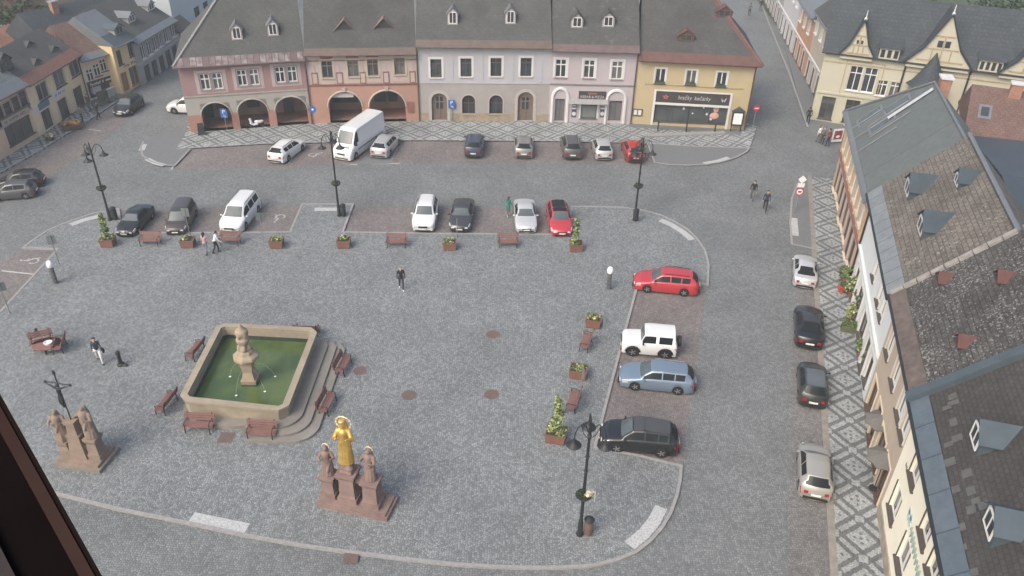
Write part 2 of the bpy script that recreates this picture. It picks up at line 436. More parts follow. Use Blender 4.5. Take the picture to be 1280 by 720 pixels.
isl = GP([(221,187),(236,162),(205,166),(181,178),(177.5,186),(180,196),(190,203),(205,207.5),(218,208),(237,187.5)])
sheet('pavement', [isl[i] for i in (0,1,2,3,4,5,6,7,8,9)], .125, m_asph, -.02)
strip('kerb', GP([(237,187.5),(218,208),(205,207.5),(190,203),(180,196),(177.5,186),(181,178)]), .16, .14, m_kerb)
strip('granite_setts', GP([(208,205.5),(197,202.5),(187,197.5)],.125), .5, .132, m_slab); strip('granite_setts', GP([(180.5,188),(184,180)],.125), .5, .132, m_slab)
isr_px = [(808,180),(817,205),(835,207.5),(862,208.5),(885,207),(905,203.5),(922,198),(934,191),(938,186),(870,184.5)]
sheet('pavement', GP(isr_px), .125, m_asph, -.02)
strip('kerb', GP(isr_px[:9]), .16, .14, m_kerb)
strip('granite_setts', GP([(882,206),(900,203),(914,198.5)],.125), .55, .132, m_slab)
# pavement under the shop front
sheet('pavement', GP([(786,160),(926,170),(932,150),(786,140)]), .128, m_asph, -.02)
# right hand pavement
rA = Vector((25.9,64.7,0)); rD = Vector((.2585,.966,0)); rN = Vector((.966,-.2585,0))
P0 = G(1014,222); P1 = G(1047,720); rD = (P0-P1).normalized(); rN = Vector((rD.y,-rD.x,0))
pav = [P0, P1-rD*12, P1-rD*12+rN*2.9, P0+rN*3.2]
local_sheet('pavement', pav, .12, -.02, m_mos, (P1+rN*1.15)[:2], math.atan2(rD.y, rD.x))
mb = MB(); mb.ribbon([P0, P1-rD*12], -.34, 0, .135); struct(mb.build('kerb', m_kerb2))
ri_px = [(1014,222),(1003,224),(995,232),(988,250),(986,280),(988,307),(1020,314)]
sheet('pavement', GP(ri_px), .125, m_asph, -.02)
strip('kerb', GP(ri_px[1:]), .16, .14, m_kerb)
strip('granite_setts', GP([(988.5,272),(990,294)],.125), .5, .132, m_slab)
# pavement beyond, on the right of the side street
sheet('pavement', GP([(965,0),(1008,160),(1060,175),(1040,120),(990,0)]), .12, m_asph, -.02)
strip('kerb', GP([(1008,160),(985,92),(960,30),(945,-10)]), -.2, .135, m_kerb)
strip('kerb', GP([(938,186),(934,160),(925,120),(890,0)]), .2, .10, m_kerb)
# left street pavement
lf_px = [(-60,262),(0,218),(50,190),(85,168),(120,146),(150,126),(175,108),(235,62)]
lb_px = [(215,50),(178,98),(150,114),(112,124),(50,168),(0,196),(-60,230)]
La = G(0,218); Lb = G(150,126)
local_sheet('pavement', GP(lf_px[:5]+[(112,124),(50,168),(0,196),(-60,230)]), .12, -.02, m_mos, La[:2], math.atan2(Lb.y-La.y, Lb.x-La.x))
sheet('pavement', GP([(120,146),(150,126),(175,108),(235,62),(215,50),(178,98),(150,114),(112,124)]), .118, m_asph, -.02)
strip('kerb', GP(lf_px), .16, .135, m_kerb)
sheet('garden_ground', [(-220,110,0),(-60,110,0),(-60,330,0),(-220,330,0)], .02, M('garden_green', (.05,.075,.035), .95, .3, .4))
# ------------------------------------------------------------------ houses
rw_ = random.Random(12)
GL = [m_glass, m_glass, M('curtained_glass', (.11,.112,.108), .3, .5, 1.6), M('mottled_grey_glass', (.06,.065,.066), .2, .6, 1.2), M('blueish_glass', (.045,.055,.065), .12, .4, 1.0)]  # glass tones picked at random so the panes vary
class House:
    """local frame: x along the street front seen from the street, y into the building, z up"""
    def __init__(s, name, label, A, B, h, d, pitch, group=None, z0=0.12, cat='house'):
        s.A = Vector((A[0], A[1], 0)); s.B = Vector((B[0], B[1], 0)); s.w = (s.B-s.A).length
        s.h = h; s.d = d; s.pitch = R_(pitch); s.tp = math.tan(s.pitch)
        s.ang = math.atan2(s.B.y-s.A.y, s.B.x-s.A.x)
        s.root = thing(name, label, cat, (s.A.x, s.A.y, 0), s.ang, group)
        s.W = Matrix.Translation((s.A.x, s.A.y, 0)) @ Matrix.Rotation(s.ang, 4, 'Z'); s.I = s.W.inverted()
        s.o = s.I @ Vector((0,0,CAMH)); s.ov = .45
    def f(s, px, py, y=0.0):
        """pixel -> (x, z) on the front"""
        d = s.I.to_3x3() @ ray(px, py); t = (y-s.o.y)/d.y; p = s.o+d*t
        return p.x, p.z
    def r(s, px, py):
        """pixel -> (x, y) on the front roof slope"""
        d = s.I.to_3x3() @ ray(px, py)      # z = h + (y+ov)*tp
        t = (s.h + (s.o.y+s.ov)*s.tp - s.o.z)/(d.z - d.y*s.tp); p = s.o+d*t
        return p.x, p.y
    def front(s, x0, x1, z0, z1, ops, mat, name='wall', depth=.16, y0=0.0, parent=None):
        mb = MB(); xs = {x0, x1}; zz = {z0, z1}
        for o in ops:
            xs |= {min(max(o[0],x0),x1), min(max(o[1],x0),x1)}; zz |= {max(o[2],z0), min(o[3],z1)}
        xs = sorted(xs); zz = sorted(zz)
        for i in range(len(xs)-1):
            for j in range(len(zz)-1):
                if xs[i+1]-xs[i] < 1e-5 or zz[j+1]-zz[j] < 1e-5: continue
                cx = (xs[i]+xs[i+1])/2; cz = (zz[j]+zz[j+1])/2
                if any(o[0] < cx < o[1] and o[2] < cz < o[3] for o in ops): continue
                mb.add([(xs[i],y0,zz[j]),(xs[i+1],y0,zz[j]),(xs[i+1],y0,zz[j+1]),(xs[i],y0,zz[j+1])], [(0,1,2,3)])
        for o in ops:
            a, b, c, e = o[:4]; rise = o[4] if len(o) > 4 else 0
            dp = o[5] if len(o) > 5 else depth
            if rise:
                cx = (a+b)/2; hw = (b-a)/2; zsx = e-rise; N = 14
                arc = [(cx-hw*math.cos(math.pi*i/N), zsx+rise*math.sin(math.pi*i/N)) for i in range(N+1)]
                for i in range(N):
                    p, q = arc[i], arc[i+1]
                    kx = a if i < N/2 else b
                    mb.add([(kx,y0,e),(p[0],y0,p[1]),(q[0],y0,q[1])], [(0,1,2)])
                    mb.add([(p[0],y0,p[1]),(p[0],y0+dp,p[1]),(q[0],y0+dp,q[1]),(q[0],y0,q[1])], [(0,1,2,3)])
                mb.add([(a,y0,e),(cx,y0,e),(cx,y0,e)], [(0,1,2)])
            else:
                zsx = e
                mb.add([(a,y0,e),(b,y0,e),(b,y0+dp,e),(a,y0+dp,e)], [(0,1,2,3)])
            mb.add([(a,y0,c),(a,y0+dp,c),(a,y0+dp,zsx),(a,y0,zsx)], [(0,1,2,3)])
            mb.add([(b,y0,c),(b,y0,zsx),(b,y0+dp,zsx),(b,y0+dp,c)], [(0,1,2,3)])
            mb.add([(a,y0,c),(b,y0,c),(b,y0+dp,c),(a,y0+dp,c)], [(0,1,2,3)])
        return mb.build(name, mat, parent or s.root)
    def body(s, mat, y0=.35, z0=0.0, gable=True, gl=True, gr=True):
        """side and back walls, with gables up to the roof"""
        mb = MB(); w, d, h = s.w, s.d, s.h-.05
        mid = (d)/2; rz = h + (mid)*s.tp
        F = lambda x, gg: [(x,0,z0),(x,d,z0),(x,d,h)] + ([(x,mid,rz)] if gg else []) + [(x,0,h)]
        L = F(.01, gable and gl); Rr = F(w-.01, gable and gr)
        mb.add(L, [tuple(range(len(L)))[::-1]]); mb.add(Rr, [tuple(range(len(Rr)))])
        mb.add([(0,d,z0),(w,d,z0),(w,d,h),(0,d,h)], [(0,1,2,3)])
        # inner core so that nothing is seen through the openings
        mb.box(.05, w-.05, y0, d-.05, z0, h)
        return mb.build('side_walls', mat, s.root)
    def roof(s, mat, hipl=0, hipr=0, ovl=0.0, ovr=0.0, th=.12, back=True, ridge=None, name='roof'):
        ov = s.ov; w = s.w; yr = s.d/2 if ridge is None else ridge; h = s.h; d = s.d
        rz = h+(yr+ov)*s.tp; x0, x1 = -ovl, w+ovr; yb = 2*yr+ov
        vs = [(x0,-ov,h),(x1,-ov,h),(x1,yb,h),(x0,yb,h),(x0+hipl,yr,rz),(x1-hipr,yr,rz)]
        fs = [(0,1,5,4),(2,3,4,5),(1,2,5),(3,0,4),(3,2,1,0)]
        mb = MB(); mb.add(vs, fs)
        mb.box(x0, x1, -ov-.002, -ov+.03, h-th, h-.002)
        s.hl, s.hr, s.x0, s.x1 = hipl, hipr, x0, x1
        return mb.build(name, mat, s.root)
    def slope(s, x, y, up=0.0):
        return (x, y-up*math.sin(s.pitch), s.h+(y+s.ov)*s.tp+up*math.cos(s.pitch))
    def eave_strip(s, mat, y1=.75, up=.05, x0=None, x1=None, y0=None, name='eave_sheet'):
        x0 = s.x0 if x0 is None else x0; x1 = s.x1 if x1 is None else x1; y0 = -s.ov-.04 if y0 is None else y0
        a = y1+s.ov; rl = s.hl/(s.d/2+s.ov) if s.hl else 0; rr = s.hr/(s.d/2+s.ov) if s.hr else 0
        vs = [s.slope(x0,y0,up), s.slope(x1,y0,up), s.slope(x1-rr*a,y1,up), s.slope(x0+rl*a,y1,up)]
        lo = [s.slope(x0,y0,-.02), s.slope(x1,y0,-.02), s.slope(x1-rr*a,y1,-.02), s.slope(x0+rl*a,y1,-.02)]
        mb = MB(); mb.add(vs+lo, [(0,1,2,3),(4,5,1,0),(3,2,6,7),(1,5,6,2),(4,0,3,7)])
        return mb.build(name, mat, s.root)
    def gutter(s, mat, pipes=()):
        mb = MB(); z = s.h-.06
        mb.tube([(s.x0,-s.ov-.1,z),(s.x1,-s.ov-.1,z)], .085, 8)
        mb.build('gutter', mat, s.root)
        for x in pipes:
            p = MB(); p.tube([(x,-s.ov-.1,z),(x,-.1,z-.6),(x,-.1,.12)], .065, 8); p.build('downpipe', mat, s.root)
    def cornice(s, z0, z1, mat, out=.14, x0=0.0, x1=None, name='cornice'):
        mb = MB(); x1 = s.w if x1 is None else x1
        mb.box(x0, x1, -out, .01, z0+(z1-z0)*.4, z1); mb.box(x0, x1, -out*.55, .01, z0, z0+(z1-z0)*.4-.002)
        return mb.build(name, mat, s.root)
    def band(s, x0, x1, z0, z1, mat, out=.03, name='trim'):
        mb = MB(); mb.box(x0, x1, -out, .005, z0, z1); return mb.build(name, mat, s.root)
    def window(s, x0, x1, z0, z1, frame=m_white, glass=m_glass, cas=None, casw=.13, depth=.16, mull=1, tr=.68, sill=True, arch=0, silm=None, name='window', y0=0.0, fw=.06):
        mb = MB(); yf = y0+depth-.075; yb = y0+depth+.02
        if glass is m_glass: glass = rw_.choice(GL)
        if not arch:
            mb.box(x0, x1, yf, yb, z0, z0+fw); mb.box(x0, x1, yf, yb, z1-fw, z1)
            mb.box(x0, x0+fw, yf, yb, z0+fw, z1-fw); mb.box(x1-fw, x1, yf, yb, z0+fw, z1-fw)
        else:
            cx = (x0+x1)/2; hw = (x1-x0)/2; zc = z1-arch
            arc = [(cx-hw*math.cos(math.pi*i/12), yf+.04, zc+arch*math.sin(math.pi*i/12)) for i in range(13)]
            mb.tube([(x0,yf+.04,z0)]+arc+[(x1,yf+.04,z0)], fw, 6)
        for i in range(mull):
            x = x0+(x1-x0)*(i+1)/(mull+1); mb.box(x-fw*.6, x+fw*.6, yf-.012, yb-.002, z0+fw, z1-fw)
        if tr:
            z = z0+(z1-z0)*tr; mb.box(x0+fw, x1-fw, yf-.006, yb-.004, z-fw*.6, z+fw*.6)
        win = mb.build(name, frame, s.root)
        pb = MB(); pb.box(x0+.01, x1-.01, y0+depth-.02, y0+depth+.012, z0+.01, z1-.01); pb.build('pane', glass, win)
        if cas is not None:
            c = MB(); q = casw
            if arch:
                cx = (x0+x1)/2; hw = (x1-x0)/2; zc = z1-arch; o2 = []; i2 = []
                for i in range(17):
                    a = math.pi*i/16; i2.append((cx-hw*math.cos(a), zc+arch*math.sin(a))); o2.append((cx-(hw+q)*math.cos(a), zc+(arch+q)*math.sin(a)))
                i2 = [(x0,z0)]+i2+[(x1,z0)]; o2 = [(x0-q,z0)]+o2+[(x1+q,z0)]
                for i in range(len(i2)-1):
                    a, b, d, e = i2[i], i2[i+1], o2[i+1], o2[i]
                    c.add([(a[0],y0-.04,a[1]),(b[0],y0-.04,b[1]),(d[0],y0-.04,d[1]),(e[0],y0-.04,e[1]),(a[0],y0+.01,a[1]),(b[0],y0+.01,b[1]),(d[0],y0+.01,d[1]),(e[0],y0+.01,e[1])],
                          [(0,1,2,3),(3,2,6,7),(1,0,4,5)])
            else:
                c.box(x0-q, x0, y0-.04, y0+.01, z0, z1+q); c.box(x1, x1+q, y0-.04, y0+.01, z0, z1+q); c.box(x0, x1, y0-.04, y0+.01, z1, z1+q)
            c.build('surround', cas, win)
        if sill:
            b = MB(); b.box(x0-.1, x1+.1, y0-.12, y0+depth-.08, z0-.07, z0+.004); b.build('sill', silm or frame, win)
        return win
    def dormer(s, x, y, wd, hh, wallm, roofm, win=True, tri=False, pd=45, frame=m_white, ovh=.12, name='dormer', flat=False):
        """x, y: middle of the foot of its front on the slope"""
        z = s.h+(y+s.ov)*s.tp; a = wd/2; rise = a*math.tan(R_(pd)) if not flat else .12
        yy = lambda zz: y+(zz-z)/s.tp
        root = None
        zt = z+hh
        if hh > .05:
            mb = MB()
            for sx in (-1, 1):
                mb.add([(x+sx*a,y,z-.1),(x+sx*a,y,zt),(x+sx*a,yy(zt)+.1,zt)], [(0,1,2) if sx < 0 else (2,1,0)])
            mb.add([(x-a,y,z-.1),(x+a,y,z-.1),(x+a,y,zt),(x,y,zt+rise),(x-a,y,zt)], [(0,1,2,3,4)])
        else:
            mb = MB(); mb.add([(x-a,y+.06,z),(x+a,y+.06,z),(x,y+.06,z+rise)], [(0,1,2)])
        root = mb.build(name, wallm, s.root)
        r = MB(); e = ovh; yf = y-e; th = .05
        zr = zt+rise; dz = e*math.tan(R_(pd)) if not flat else .02
        if flat:
            r.box(x-a-e, x+a+e, yf, yy(zt)+.1, zt, zt+.1)
        else:
            for sx in (-1, 1):
                p = [(x, yf, zr+.03), (x, yy(zr)+.05, zr+.03), (x+sx*(a+e), yy(zt-dz)+.05, zt-dz+.03), (x+sx*(a+e), yf, zt-dz+.03)]
                q = [(v[0], v[1], v[2]-th) for v in p]
                r.add(p+q, [(0,1,2,3) if sx < 0 else (3,2,1,0), (7,6,5,4), (0,3,7,4), (3,2,6,7)])
        r.build('dormer_roof', roofm, root)
        if win:
            wb = MB(); ww = a*.62; z0 = z+.18; z1 = zt+ (rise*.12 if not flat else -.12)
            wb.box(x-ww, x+ww, y-.05, y+.01, z0-.07, z0); wb.box(x-ww, x+ww, y-.05, y+.01, z1, z1+.07)
            for xx in (x-ww-.07, x+ww): wb.box(xx, xx+.07, y-.05, y+.01, z0-.07, z1+.07)
            wb.box(x-.03, x+.03, y-.045, y+.008, z0, z1)
            f = wb.build('window', frame, root)
            p = MB(); p.box(x-ww, x+ww, y-.025, y+.012, z0, z1); p.build('pane', m_glass, f) if False else p.build('pane', m_glass, root)
        elif tri and hh <= .05:
            p = MB(); p.add([(x-a*.6,y+.05,z+.05),(x+a*.6,y+.05,z+.05),(x,y+.05,z+rise*.65)], [(0,1,2)]); p.build('opening', m_glass, root)
        return root
    def chimney(s, x, y, w, l, top, mat, capm, down=1.2, pots=0):
        z = s.h+(y+s.ov)*s.tp if y < s.d/2 else s.h+(s.d-y+s.ov)*s.tp
        mb = MB(); mb.box(x-w/2, x+w/2, y-l/2, y+l/2, z-down, z+top)
        c = mb.build('chimney', mat, s.root)
        k = MB(); k.box(x-w/2-.08, x+w/2+.08, y-l/2-.08, y+l/2+.08, z+top, z+top+.12); k.build('chimney_cap', capm, c)
        return c
    def plate(s, x0, x1, z0, z1, mat, out=.05, name='sign_board', y=0.0):
        mb = MB(); mb.box(x0, x1, y-out, y+.004, z0, z1); return mb.build(name, mat, s.root)
    def wbox(s, cx, cy, w, hh, y=0.0):
        x, z = s.f(cx, cy, y); return (x-w/2, x+w/2, z-hh/2, z+hh/2)
def mid_eave(A, B, px, py):
    a, b = Vector((A[0],A[1])), Vector((B[0],B[1])); n = Vector((b.y-a.y, -(b.x-a.x)))
    d = ray(px, py); t = n.dot(a)/(n.x*d.x+n.y*d.y); return CAMH+d.z*t

rose = M('dusty_rose_plaster', (.275,.176,.17), .9, .08, 1.2, grime=.15)
palepink = M('pale_pink_plaster', (.385,.32,.30), .9, .06, 1.2, grime=.1)
beige = M('beige_plaster', (0.318,0.301,0.271), .9, .07, 1.2, grime=.15)
salmon = M('salmon_plaster', (.33,.18,.14), .9, .1, 1.2, grime=.2)
salmon2 = M('pale_salmon_plaster', (.35,.21,.165), .9, .08, 1.0, grime=.2)
cream = M('cream_plaster', (0.387,0.335,0.271), .9, .07, 1.0, grime=.15)
lilac = M('lilac_white_plaster', (0.370,0.370,0.383), .9, .05, .8, grime=.12)
beigegrey = M('warm_grey_plaster', (0.301,0.280,0.267), .9, .08, .8, grime=.25)
plinthm = M('plinth_sandstone', (0.284,0.232,0.172), .9, .2, 2, grime=.3)
pinkwhite = M('pink_white_plaster', (0.378,0.340,0.348), .9, .05, .8, grime=.12)
whitep = M('white_plaster', (.54,.535,.525), .85, .06, 1.0, grime=.1)
yellow = M('ochre_yellow_plaster', (.39,.325,.20), .9, .06, .8, grime=.12)
maroon = M('maroon_trim', (.21,.10,.085), .85, .15)
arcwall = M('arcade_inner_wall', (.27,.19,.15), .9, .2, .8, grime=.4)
arcfloor = M('arcade_brick_floor', (.24,.135,.11), .9, .15, 3)

def gcorner(x0, y0, x1=None, y1=None): return G(x0, y0)
# ---- five houses on the far side
c0 = G(239,167); c1 = G(391,155.5); c2 = G(524,152.5); c3 = G(685,153.5); c4 = G(789,156); c5 = G(931,164)
FARG = 'houses along the far side of the square'
# 1. rose house with three arches
h1 = House('arcade_house', 'dusty rose arcade house with three arches and paired white windows', c0, c1, mid_eave(c0,c1,310,77), 10, 44, FARG)
zs1 = h1.f(310,117)[1]
wins = [h1.wbox(cx, cy, 1.95, 1.5) for cx, cy in ((264,102),(310,97),(357.5,93))]
h1.front(0, h1.w, zs1, h1.h, wins, rose, 'upper_wall')
for b in wins:
    m_ = (b[0]+b[1])/2
    p = MB(); q = .38
    p.box(b[0]-q, b[1]+q, -.025, .005, b[3]+.0, b[3]+q*.8); p.box(b[0]-q, b[1]+q, -.025, .005, b[2]-q*.9, b[2]); p.box(b[0]-q, b[0], -.025, .005, b[2], b[3]); p.box(b[1], b[1]+q, -.025, .005, b[2], b[3])
    p.build('wall_panel', palepink, h1.root)
    p = MB(); p.box(m_-.12, m_+.12, -.03, .17, b[2], b[3]); p.build('mullion', M('mauve_trim',(.25,.2,.2),.85), h1.root)
    for x0, x1 in ((b[0], m_-.12), (m_+.12, b[1])):
        h1.window(x0, x1, b[2], b[3], m_white, m_glass, M('mauve_trim',(.25,.2,.2)), .08, .16, 1, .66, True, silm=M('mauve_trim',(.25,.2,.2)), fw=.085)
arcs = []
for (a, b, t) in ((253,289.5,128.5),(299,336,124),(346,385,121)):
    x0, z_ = h1.f(a,148); x1, _ = h1.f(b,146); zt = h1.f((a+b)/2, t)[1]
    arcs.append((max(x0,.35), min(x1, h1.w-.25), 0.12, zt, (x1-x0)*.44, .65))
h1.front(0, h1.w, 1.75, zs1, arcs, beige, 'lower_wall')
h1.front(0, h1.w, 0.0, 1.75, arcs, salmon, 'pillars', depth=.65)
for a in arcs:
    cx = (a[0]+a[1])/2; hw = (a[1]-a[0])/2; zc = a[3]-a[4]
    mb = MB(); mb.tube([(cx-(hw+.06)*math.cos(math.pi*i/14), -.01, zc+(a[4]+.06)*math.sin(math.pi*i/14)) for i in range(15)], .075, 6); mb.build('arch_moulding', beige, h1.root)
h1.body(rose, 3.6, gl=False)
mb = MB(); mb.box(.05, h1.w-.05, .66, 3.58, .121, .135); mb.build('arcade_floor', arcfloor, h1.root)
mb = MB(); mb.box(.05, h1.w-.05, .66, 3.58, zs1-.3, zs1-.1); mb.build('arcade_ceiling', beige, h1.root)
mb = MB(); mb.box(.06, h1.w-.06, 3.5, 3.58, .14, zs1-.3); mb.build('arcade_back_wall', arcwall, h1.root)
for x0, x1, z1 in ((1.1,2.0,2.1),(2.4,3.6,2.3),(5.2,6.4,2.1),(8.6,9.6,2.2)):
    mb = MB(); mb.box(x0, x1, 3.4, 3.49, .14 if x0 < 2 or x0 > 8 else .9, z1); mb.build('shop_window', m_glass2, h1.root)
h1.cornice(zs1-.05, zs1+.1, beige, .08)
h1.roof(m_roofgrey, hipl=5.0, ovl=.35)
h1.eave_strip(m_pinkstripe, .15); h1.gutter(m_mauve, (h1.w-.05,))
mb = MB(); mb.tube([h1.slope(h1.x0,-h1.ov,.06), h1.slope(h1.x0+5.0,h1.d/2,.06)], .11, 6); mb.build('hip_ridge', m_kerb, h1.root)
for px, py in ((297,50),(342,45)):
    x, y = h1.r(px, py); h1.dormer(x, y, .95, 1.0, palepink, m_zinc, True, pd=48)
# 2. salmon house with two arches
h2 = House('arcade_house', 'salmon arcade house with two wide arches and a painted cream upper floor', c1, c2, mid_eave(c1,c2,455,66), 10, 44, FARG)
zs2 = h2.f(457,106)[1]
wins = [h2.wbox(cx, cy, 1.0, 1.6) for cx, cy in ((409,87),(441.5,85.5),(466,84.5),(499.5,83))]
h2.front(0, h2.w, zs2, h2.h, wins, palepink, 'upper_wall')
for b in wins: h2.window(*b, M('grey_brown_frame',(.2,.17,.14)), m_glass, cream, .2, .16, 1, .7, True, silm=cream)
arcs = []
for (a, b, t) in ((411.5,452.5,115),(462.5,507,113.5)):
    x0, _ = h2.f(a,138); x1, _ = h2.f(b,136); zt = h2.f((a+b)/2, t)[1]
    arcs.append((x0, x1, .12, zt, (x1-x0)*.46, .65))
h2.front(0, h2.w, 0.0, zs2, arcs, salmon2, 'lower_wall')
for a in arcs:
    cx = (a[0]+a[1])/2; hw = (a[1]-a[0])/2; zc = a[3]-a[4]
    mb = MB(); mb.tube([(cx-(hw+.08)*math.cos(math.pi*i/14), -.01, zc+(a[4]+.08)*math.sin(math.pi*i/14)) for i in range(15)], .09, 6); mb.build('arch_moulding', cream, h2.root)
    mb = MB(); mb.frustum((cx,-.06), (.25,.16), (.38,.2), a[3]+.02, a[3]+.42); mb.build('keystone', palepink, h2.root)
h2.body(salmon2, 3.6)
h2.band(0, h2.w, .121, .5, M('salmon_plinth',(.24,.13,.10)), .03, 'plinth') if False else None
mb = MB(); mb.box(.05, h2.w-.05, .66, 3.58, .121, .135); mb.build('arcade_floor', arcfloor, h2.root)
mb = MB(); mb.box(.05, h2.w-.05, .66, 3.58, zs2-.3, zs2-.1); mb.build('arcade_ceiling', beige, h2.root)
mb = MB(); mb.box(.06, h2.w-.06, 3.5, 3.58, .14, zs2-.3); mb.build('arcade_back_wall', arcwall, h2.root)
for x0, x1 in ((1.8,4.3),(5.9,7.0),(7.3,8.2)):
    mb = MB(); mb.box(x0, x1, 3.4, 3.49, .9, 2.5); mb.build('shop_window', m_glass2, h2.root)
mb = MB(); mb.box(2.0, 4.1, .3, .36, 2.55, 2.95); mb.build('hanging_sign', whitep, h2.root)
h2.cornice(zs2-.06, zs2+.12, maroon, .1)
h2.cornice(h2.h-.75, h2.h-.66, maroon, .05); 
for i, px in enumerate((394,425,454,483,516)):
    x, _ = h2.f(px, 100); x = min(max(x,.3), h2.w-.35)
    mb = MB(); mb.box(x-.3, x+.3, -.04, .005, zs2+.15, zs2+1.25); mb.build('pilaster_panel', maroon, h2.root)
    mb = MB(); mb.box(x-.2, x+.2, -.055, .005, zs2+.22, zs2+1.12); mb.frustum((x,-.02),(.16,.06),(.04,.05), zs2+1.26, zs2+2.0); mb.build('obelisk_ornament', palepink if i%2 else cream, h2.root)
    mb = MB(); mb.box(x-.22, x+.22, -.05, .005, h2.h-.62, h2.h-.12); mb.build('frieze_block', cream, h2.root)
for b in wins:
    mb = MB(); mb.box(b[0]-.25, b[1]+.25, -.03, .005, b[2]-.62, b[2]-.3); mb.build('apron_panel', M('apron_pink',(.4,.32,.28)), h2.root)
    mb = MB(); cx = (b[0]+b[1])/2; mb.lathe([(.5,0),(.5,.03)], 16, (0,0,0), 0, Matrix.Translation((cx,.0,h2.h-.37)) @ Matrix.Rotation(R_(90),4,'X') @ Matrix.Diagonal((1.2,.36,1,1))); mb.build('frieze_oval', maroon, h2.root)
h2.roof(m_roofgrey2); h2.eave_strip(m_rust, .0); h2.gutter(m_mauve)
for px, py in ((431,38),(480,36)):
    x, y = h2.r(px, py); h2.dormer(x, y, 2.0, 0.0, m_roofbrown, M('brown_board',(.17,.115,.10)), False, True, 45)
h2.plate(*[v for v in (h2.f(514,140)[0]-.35, h2.f(514,140)[0]+.3, 1.0, 2.1)], maroon, .06, 'notice_board')
# 3. lilac white house
h3 = House('town_house', 'lilac white house with four plain windows and two arched brown doors', c2, c3, mid_eave(c2,c3,604,57), 10, 44, FARG)
zs3 = h3.f(604,104.5)[1]
wins = [h3.wbox(cx, cy, 1.05, 1.78) for cx, cy in ((545,85.5),(582.5,84.5),(620,84),(657.5,84))]
h3.front(0, h3.w, zs3, h3.h, wins, lilac, 'upper_wall')
for b in wins: h3.window(*b, M('dark_brown_frame',(.09,.075,.065)), m_glass, whitep, .2, .14, 1, .72, True, silm=whitep)
ops = []
for (a, b, t, bt) in ((539.5,559,116.5,150),(577.5,594,119,143),(611.5,628.5,119,143),(647,666.5,115,150)):
    x0, _ = h3.f(a,133); x1, _ = h3.f(b,133); zt = h3.f((a+b)/2,t)[1]; zb = max(.16, h3.f((a+b)/2,bt)[1]) if bt < 148 else .16
    ops.append((x0, x1, zb, zt, (x1-x0)*.48, .3))
h3.front(0, h3.w, 0, zs3, ops, beigegrey, 'lower_wall')
for i, o in enumerate(ops):
    if i in (1, 2): h3.window(o[0], o[1], o[2], o[3], m_brownw, m_glass, palepink, .12, .28, 1, .55, True, o[4], plinthm)
    else:
        dr = h3.window(o[0], o[1], o[2], o[3], M('door_brown',(.16,.12,.10)), M('door_leaf',(.15,.115,.095),.6), M('door_stone',(.36,.33,.31)), .28, .28, 1, .66, False, o[4], name='door', fw=.09)
        cx = (o[0]+o[1])/2
        mb = MB(); mb.box(cx-.32, cx+.32, .225, .255, 1.3, 2.5); mb.build('door_glass', m_glass, dr)
h3.cornice(zs3-.04, zs3+.1, lilac, .06)
h3.cornice(h3.h-.45, h3.h-.2, lilac, .16)
xa, xb = ops[0][1]+.35, ops[3][0]-.35
h3.band(xa, xb, .121, .95, plinthm, .04, 'plinth'); h3.band(0, ops[0][0]-.3, .121, .95, plinthm, .04, 'plinth'); h3.band(ops[3][1]+.32, h3.w, .121, .9, plinthm, .04, 'plinth')
for px in (534,563.5,601,639,675):
    x, _ = h3.f(px,85); h3.band(x-.25, x+.25, zs3+.12, h3.h-.46, lilac, .035, 'pilaster')
h3.roof(m_roofgrey); h3.eave_strip(m_rust, .03); h3.gutter(m_rust, (.05,))
for px, py in ((566,31),(638,30)):
    x, y = h3.r(px, py); h3.dormer(x, y, .95, 1.05, pinkwhite, m_zinc, True, pd=48)
# 4. pinkish white house with the kebab shop
h4 = House('town_house', 'pinkish white house with kebab shop between two arched doorways', c3, c4, mid_eave(c3,c4,737,62), 10, 44, FARG)
zs4 = h4.f(737,106.5)[1]
wins = [h4.wbox(cx, cy, 1.05, 1.75) for cx, cy in ((701,85.5),(736.5,86.5),(771.5,88))]
h4.front(0, h4.w, zs4, h4.h, wins, pinkwhite, 'upper_wall')
for b in wins: h4.window(*b, m_white, m_glass, whitep, .2, .14, 1, .7, True, silm=M('sill_grey',(.22,.2,.2)), fw=.08)
d1 = (h4.f(693.5,138)[0], h4.f(705.5,138)[0], .2, h4.f(699,123.5)[1], 0, .25)
d2 = (h4.f(761,138)[0], h4.f(777,138)[0], .35, h4.f(769,126)[1], 0, .25)
sw_ = (h4.f(726,138)[0], h4.f(746,138)[0], h4.f(736,148)[1], h4.f(736,128)[1], 0, .2)
h4.front(0, h4.w, 0, zs4, [d1, d2, sw_], pinkwhite, 'lower_wall')
greyd = M('grey_door', (.10,.098,.10), .6, .1)
for d in (d1, d2):
    h4.window(d[0], d[1], d[2], d[3], greyd, M('grey_door_leaf',(.125,.12,.12),.6), None, .1, .22, 1, 0, False, name='door')
    cx = (d[0]+d[1])/2; hw = (d[1]-d[0])/2+.28; zc = d[3]+.1
    mb = MB(); pts = [(cx-hw,-.02,.12)]+[(cx-hw*math.cos(math.pi*i/14),-.02,zc+.95*math.sin(math.pi*i/14)) for i in range(15)]+[(cx+hw,-.02,.12)]
    mb.tube(pts, .16, 6); mb.build('arch_moulding', whitep, h4.root)
h4.window(sw_[0], sw_[1], sw_[2], sw_[3], M('anthracite_frame',(.07,.075,.08)), M('serving_hatch_glass',(.17,.19,.18),.2,.1,1), whitep, .16, .18, 0, .78, True, silm=M('counter_brown',(.12,.1,.09)), name='shop_window')
x0, z0 = h4.f(723,124.5); x1, z1 = h4.f(758,114.5)
b4 = h4.plate(x0, x1, z0, z1, M('sign_black',(.05,.045,.043),.6), .07)
text('KEBAB & PIZZA', .37, M('sign_white',(.42,.41,.40),.7), b4, ((x0+x1)/2, -.075, z0+(z1-z0)*.36), sx=.92)
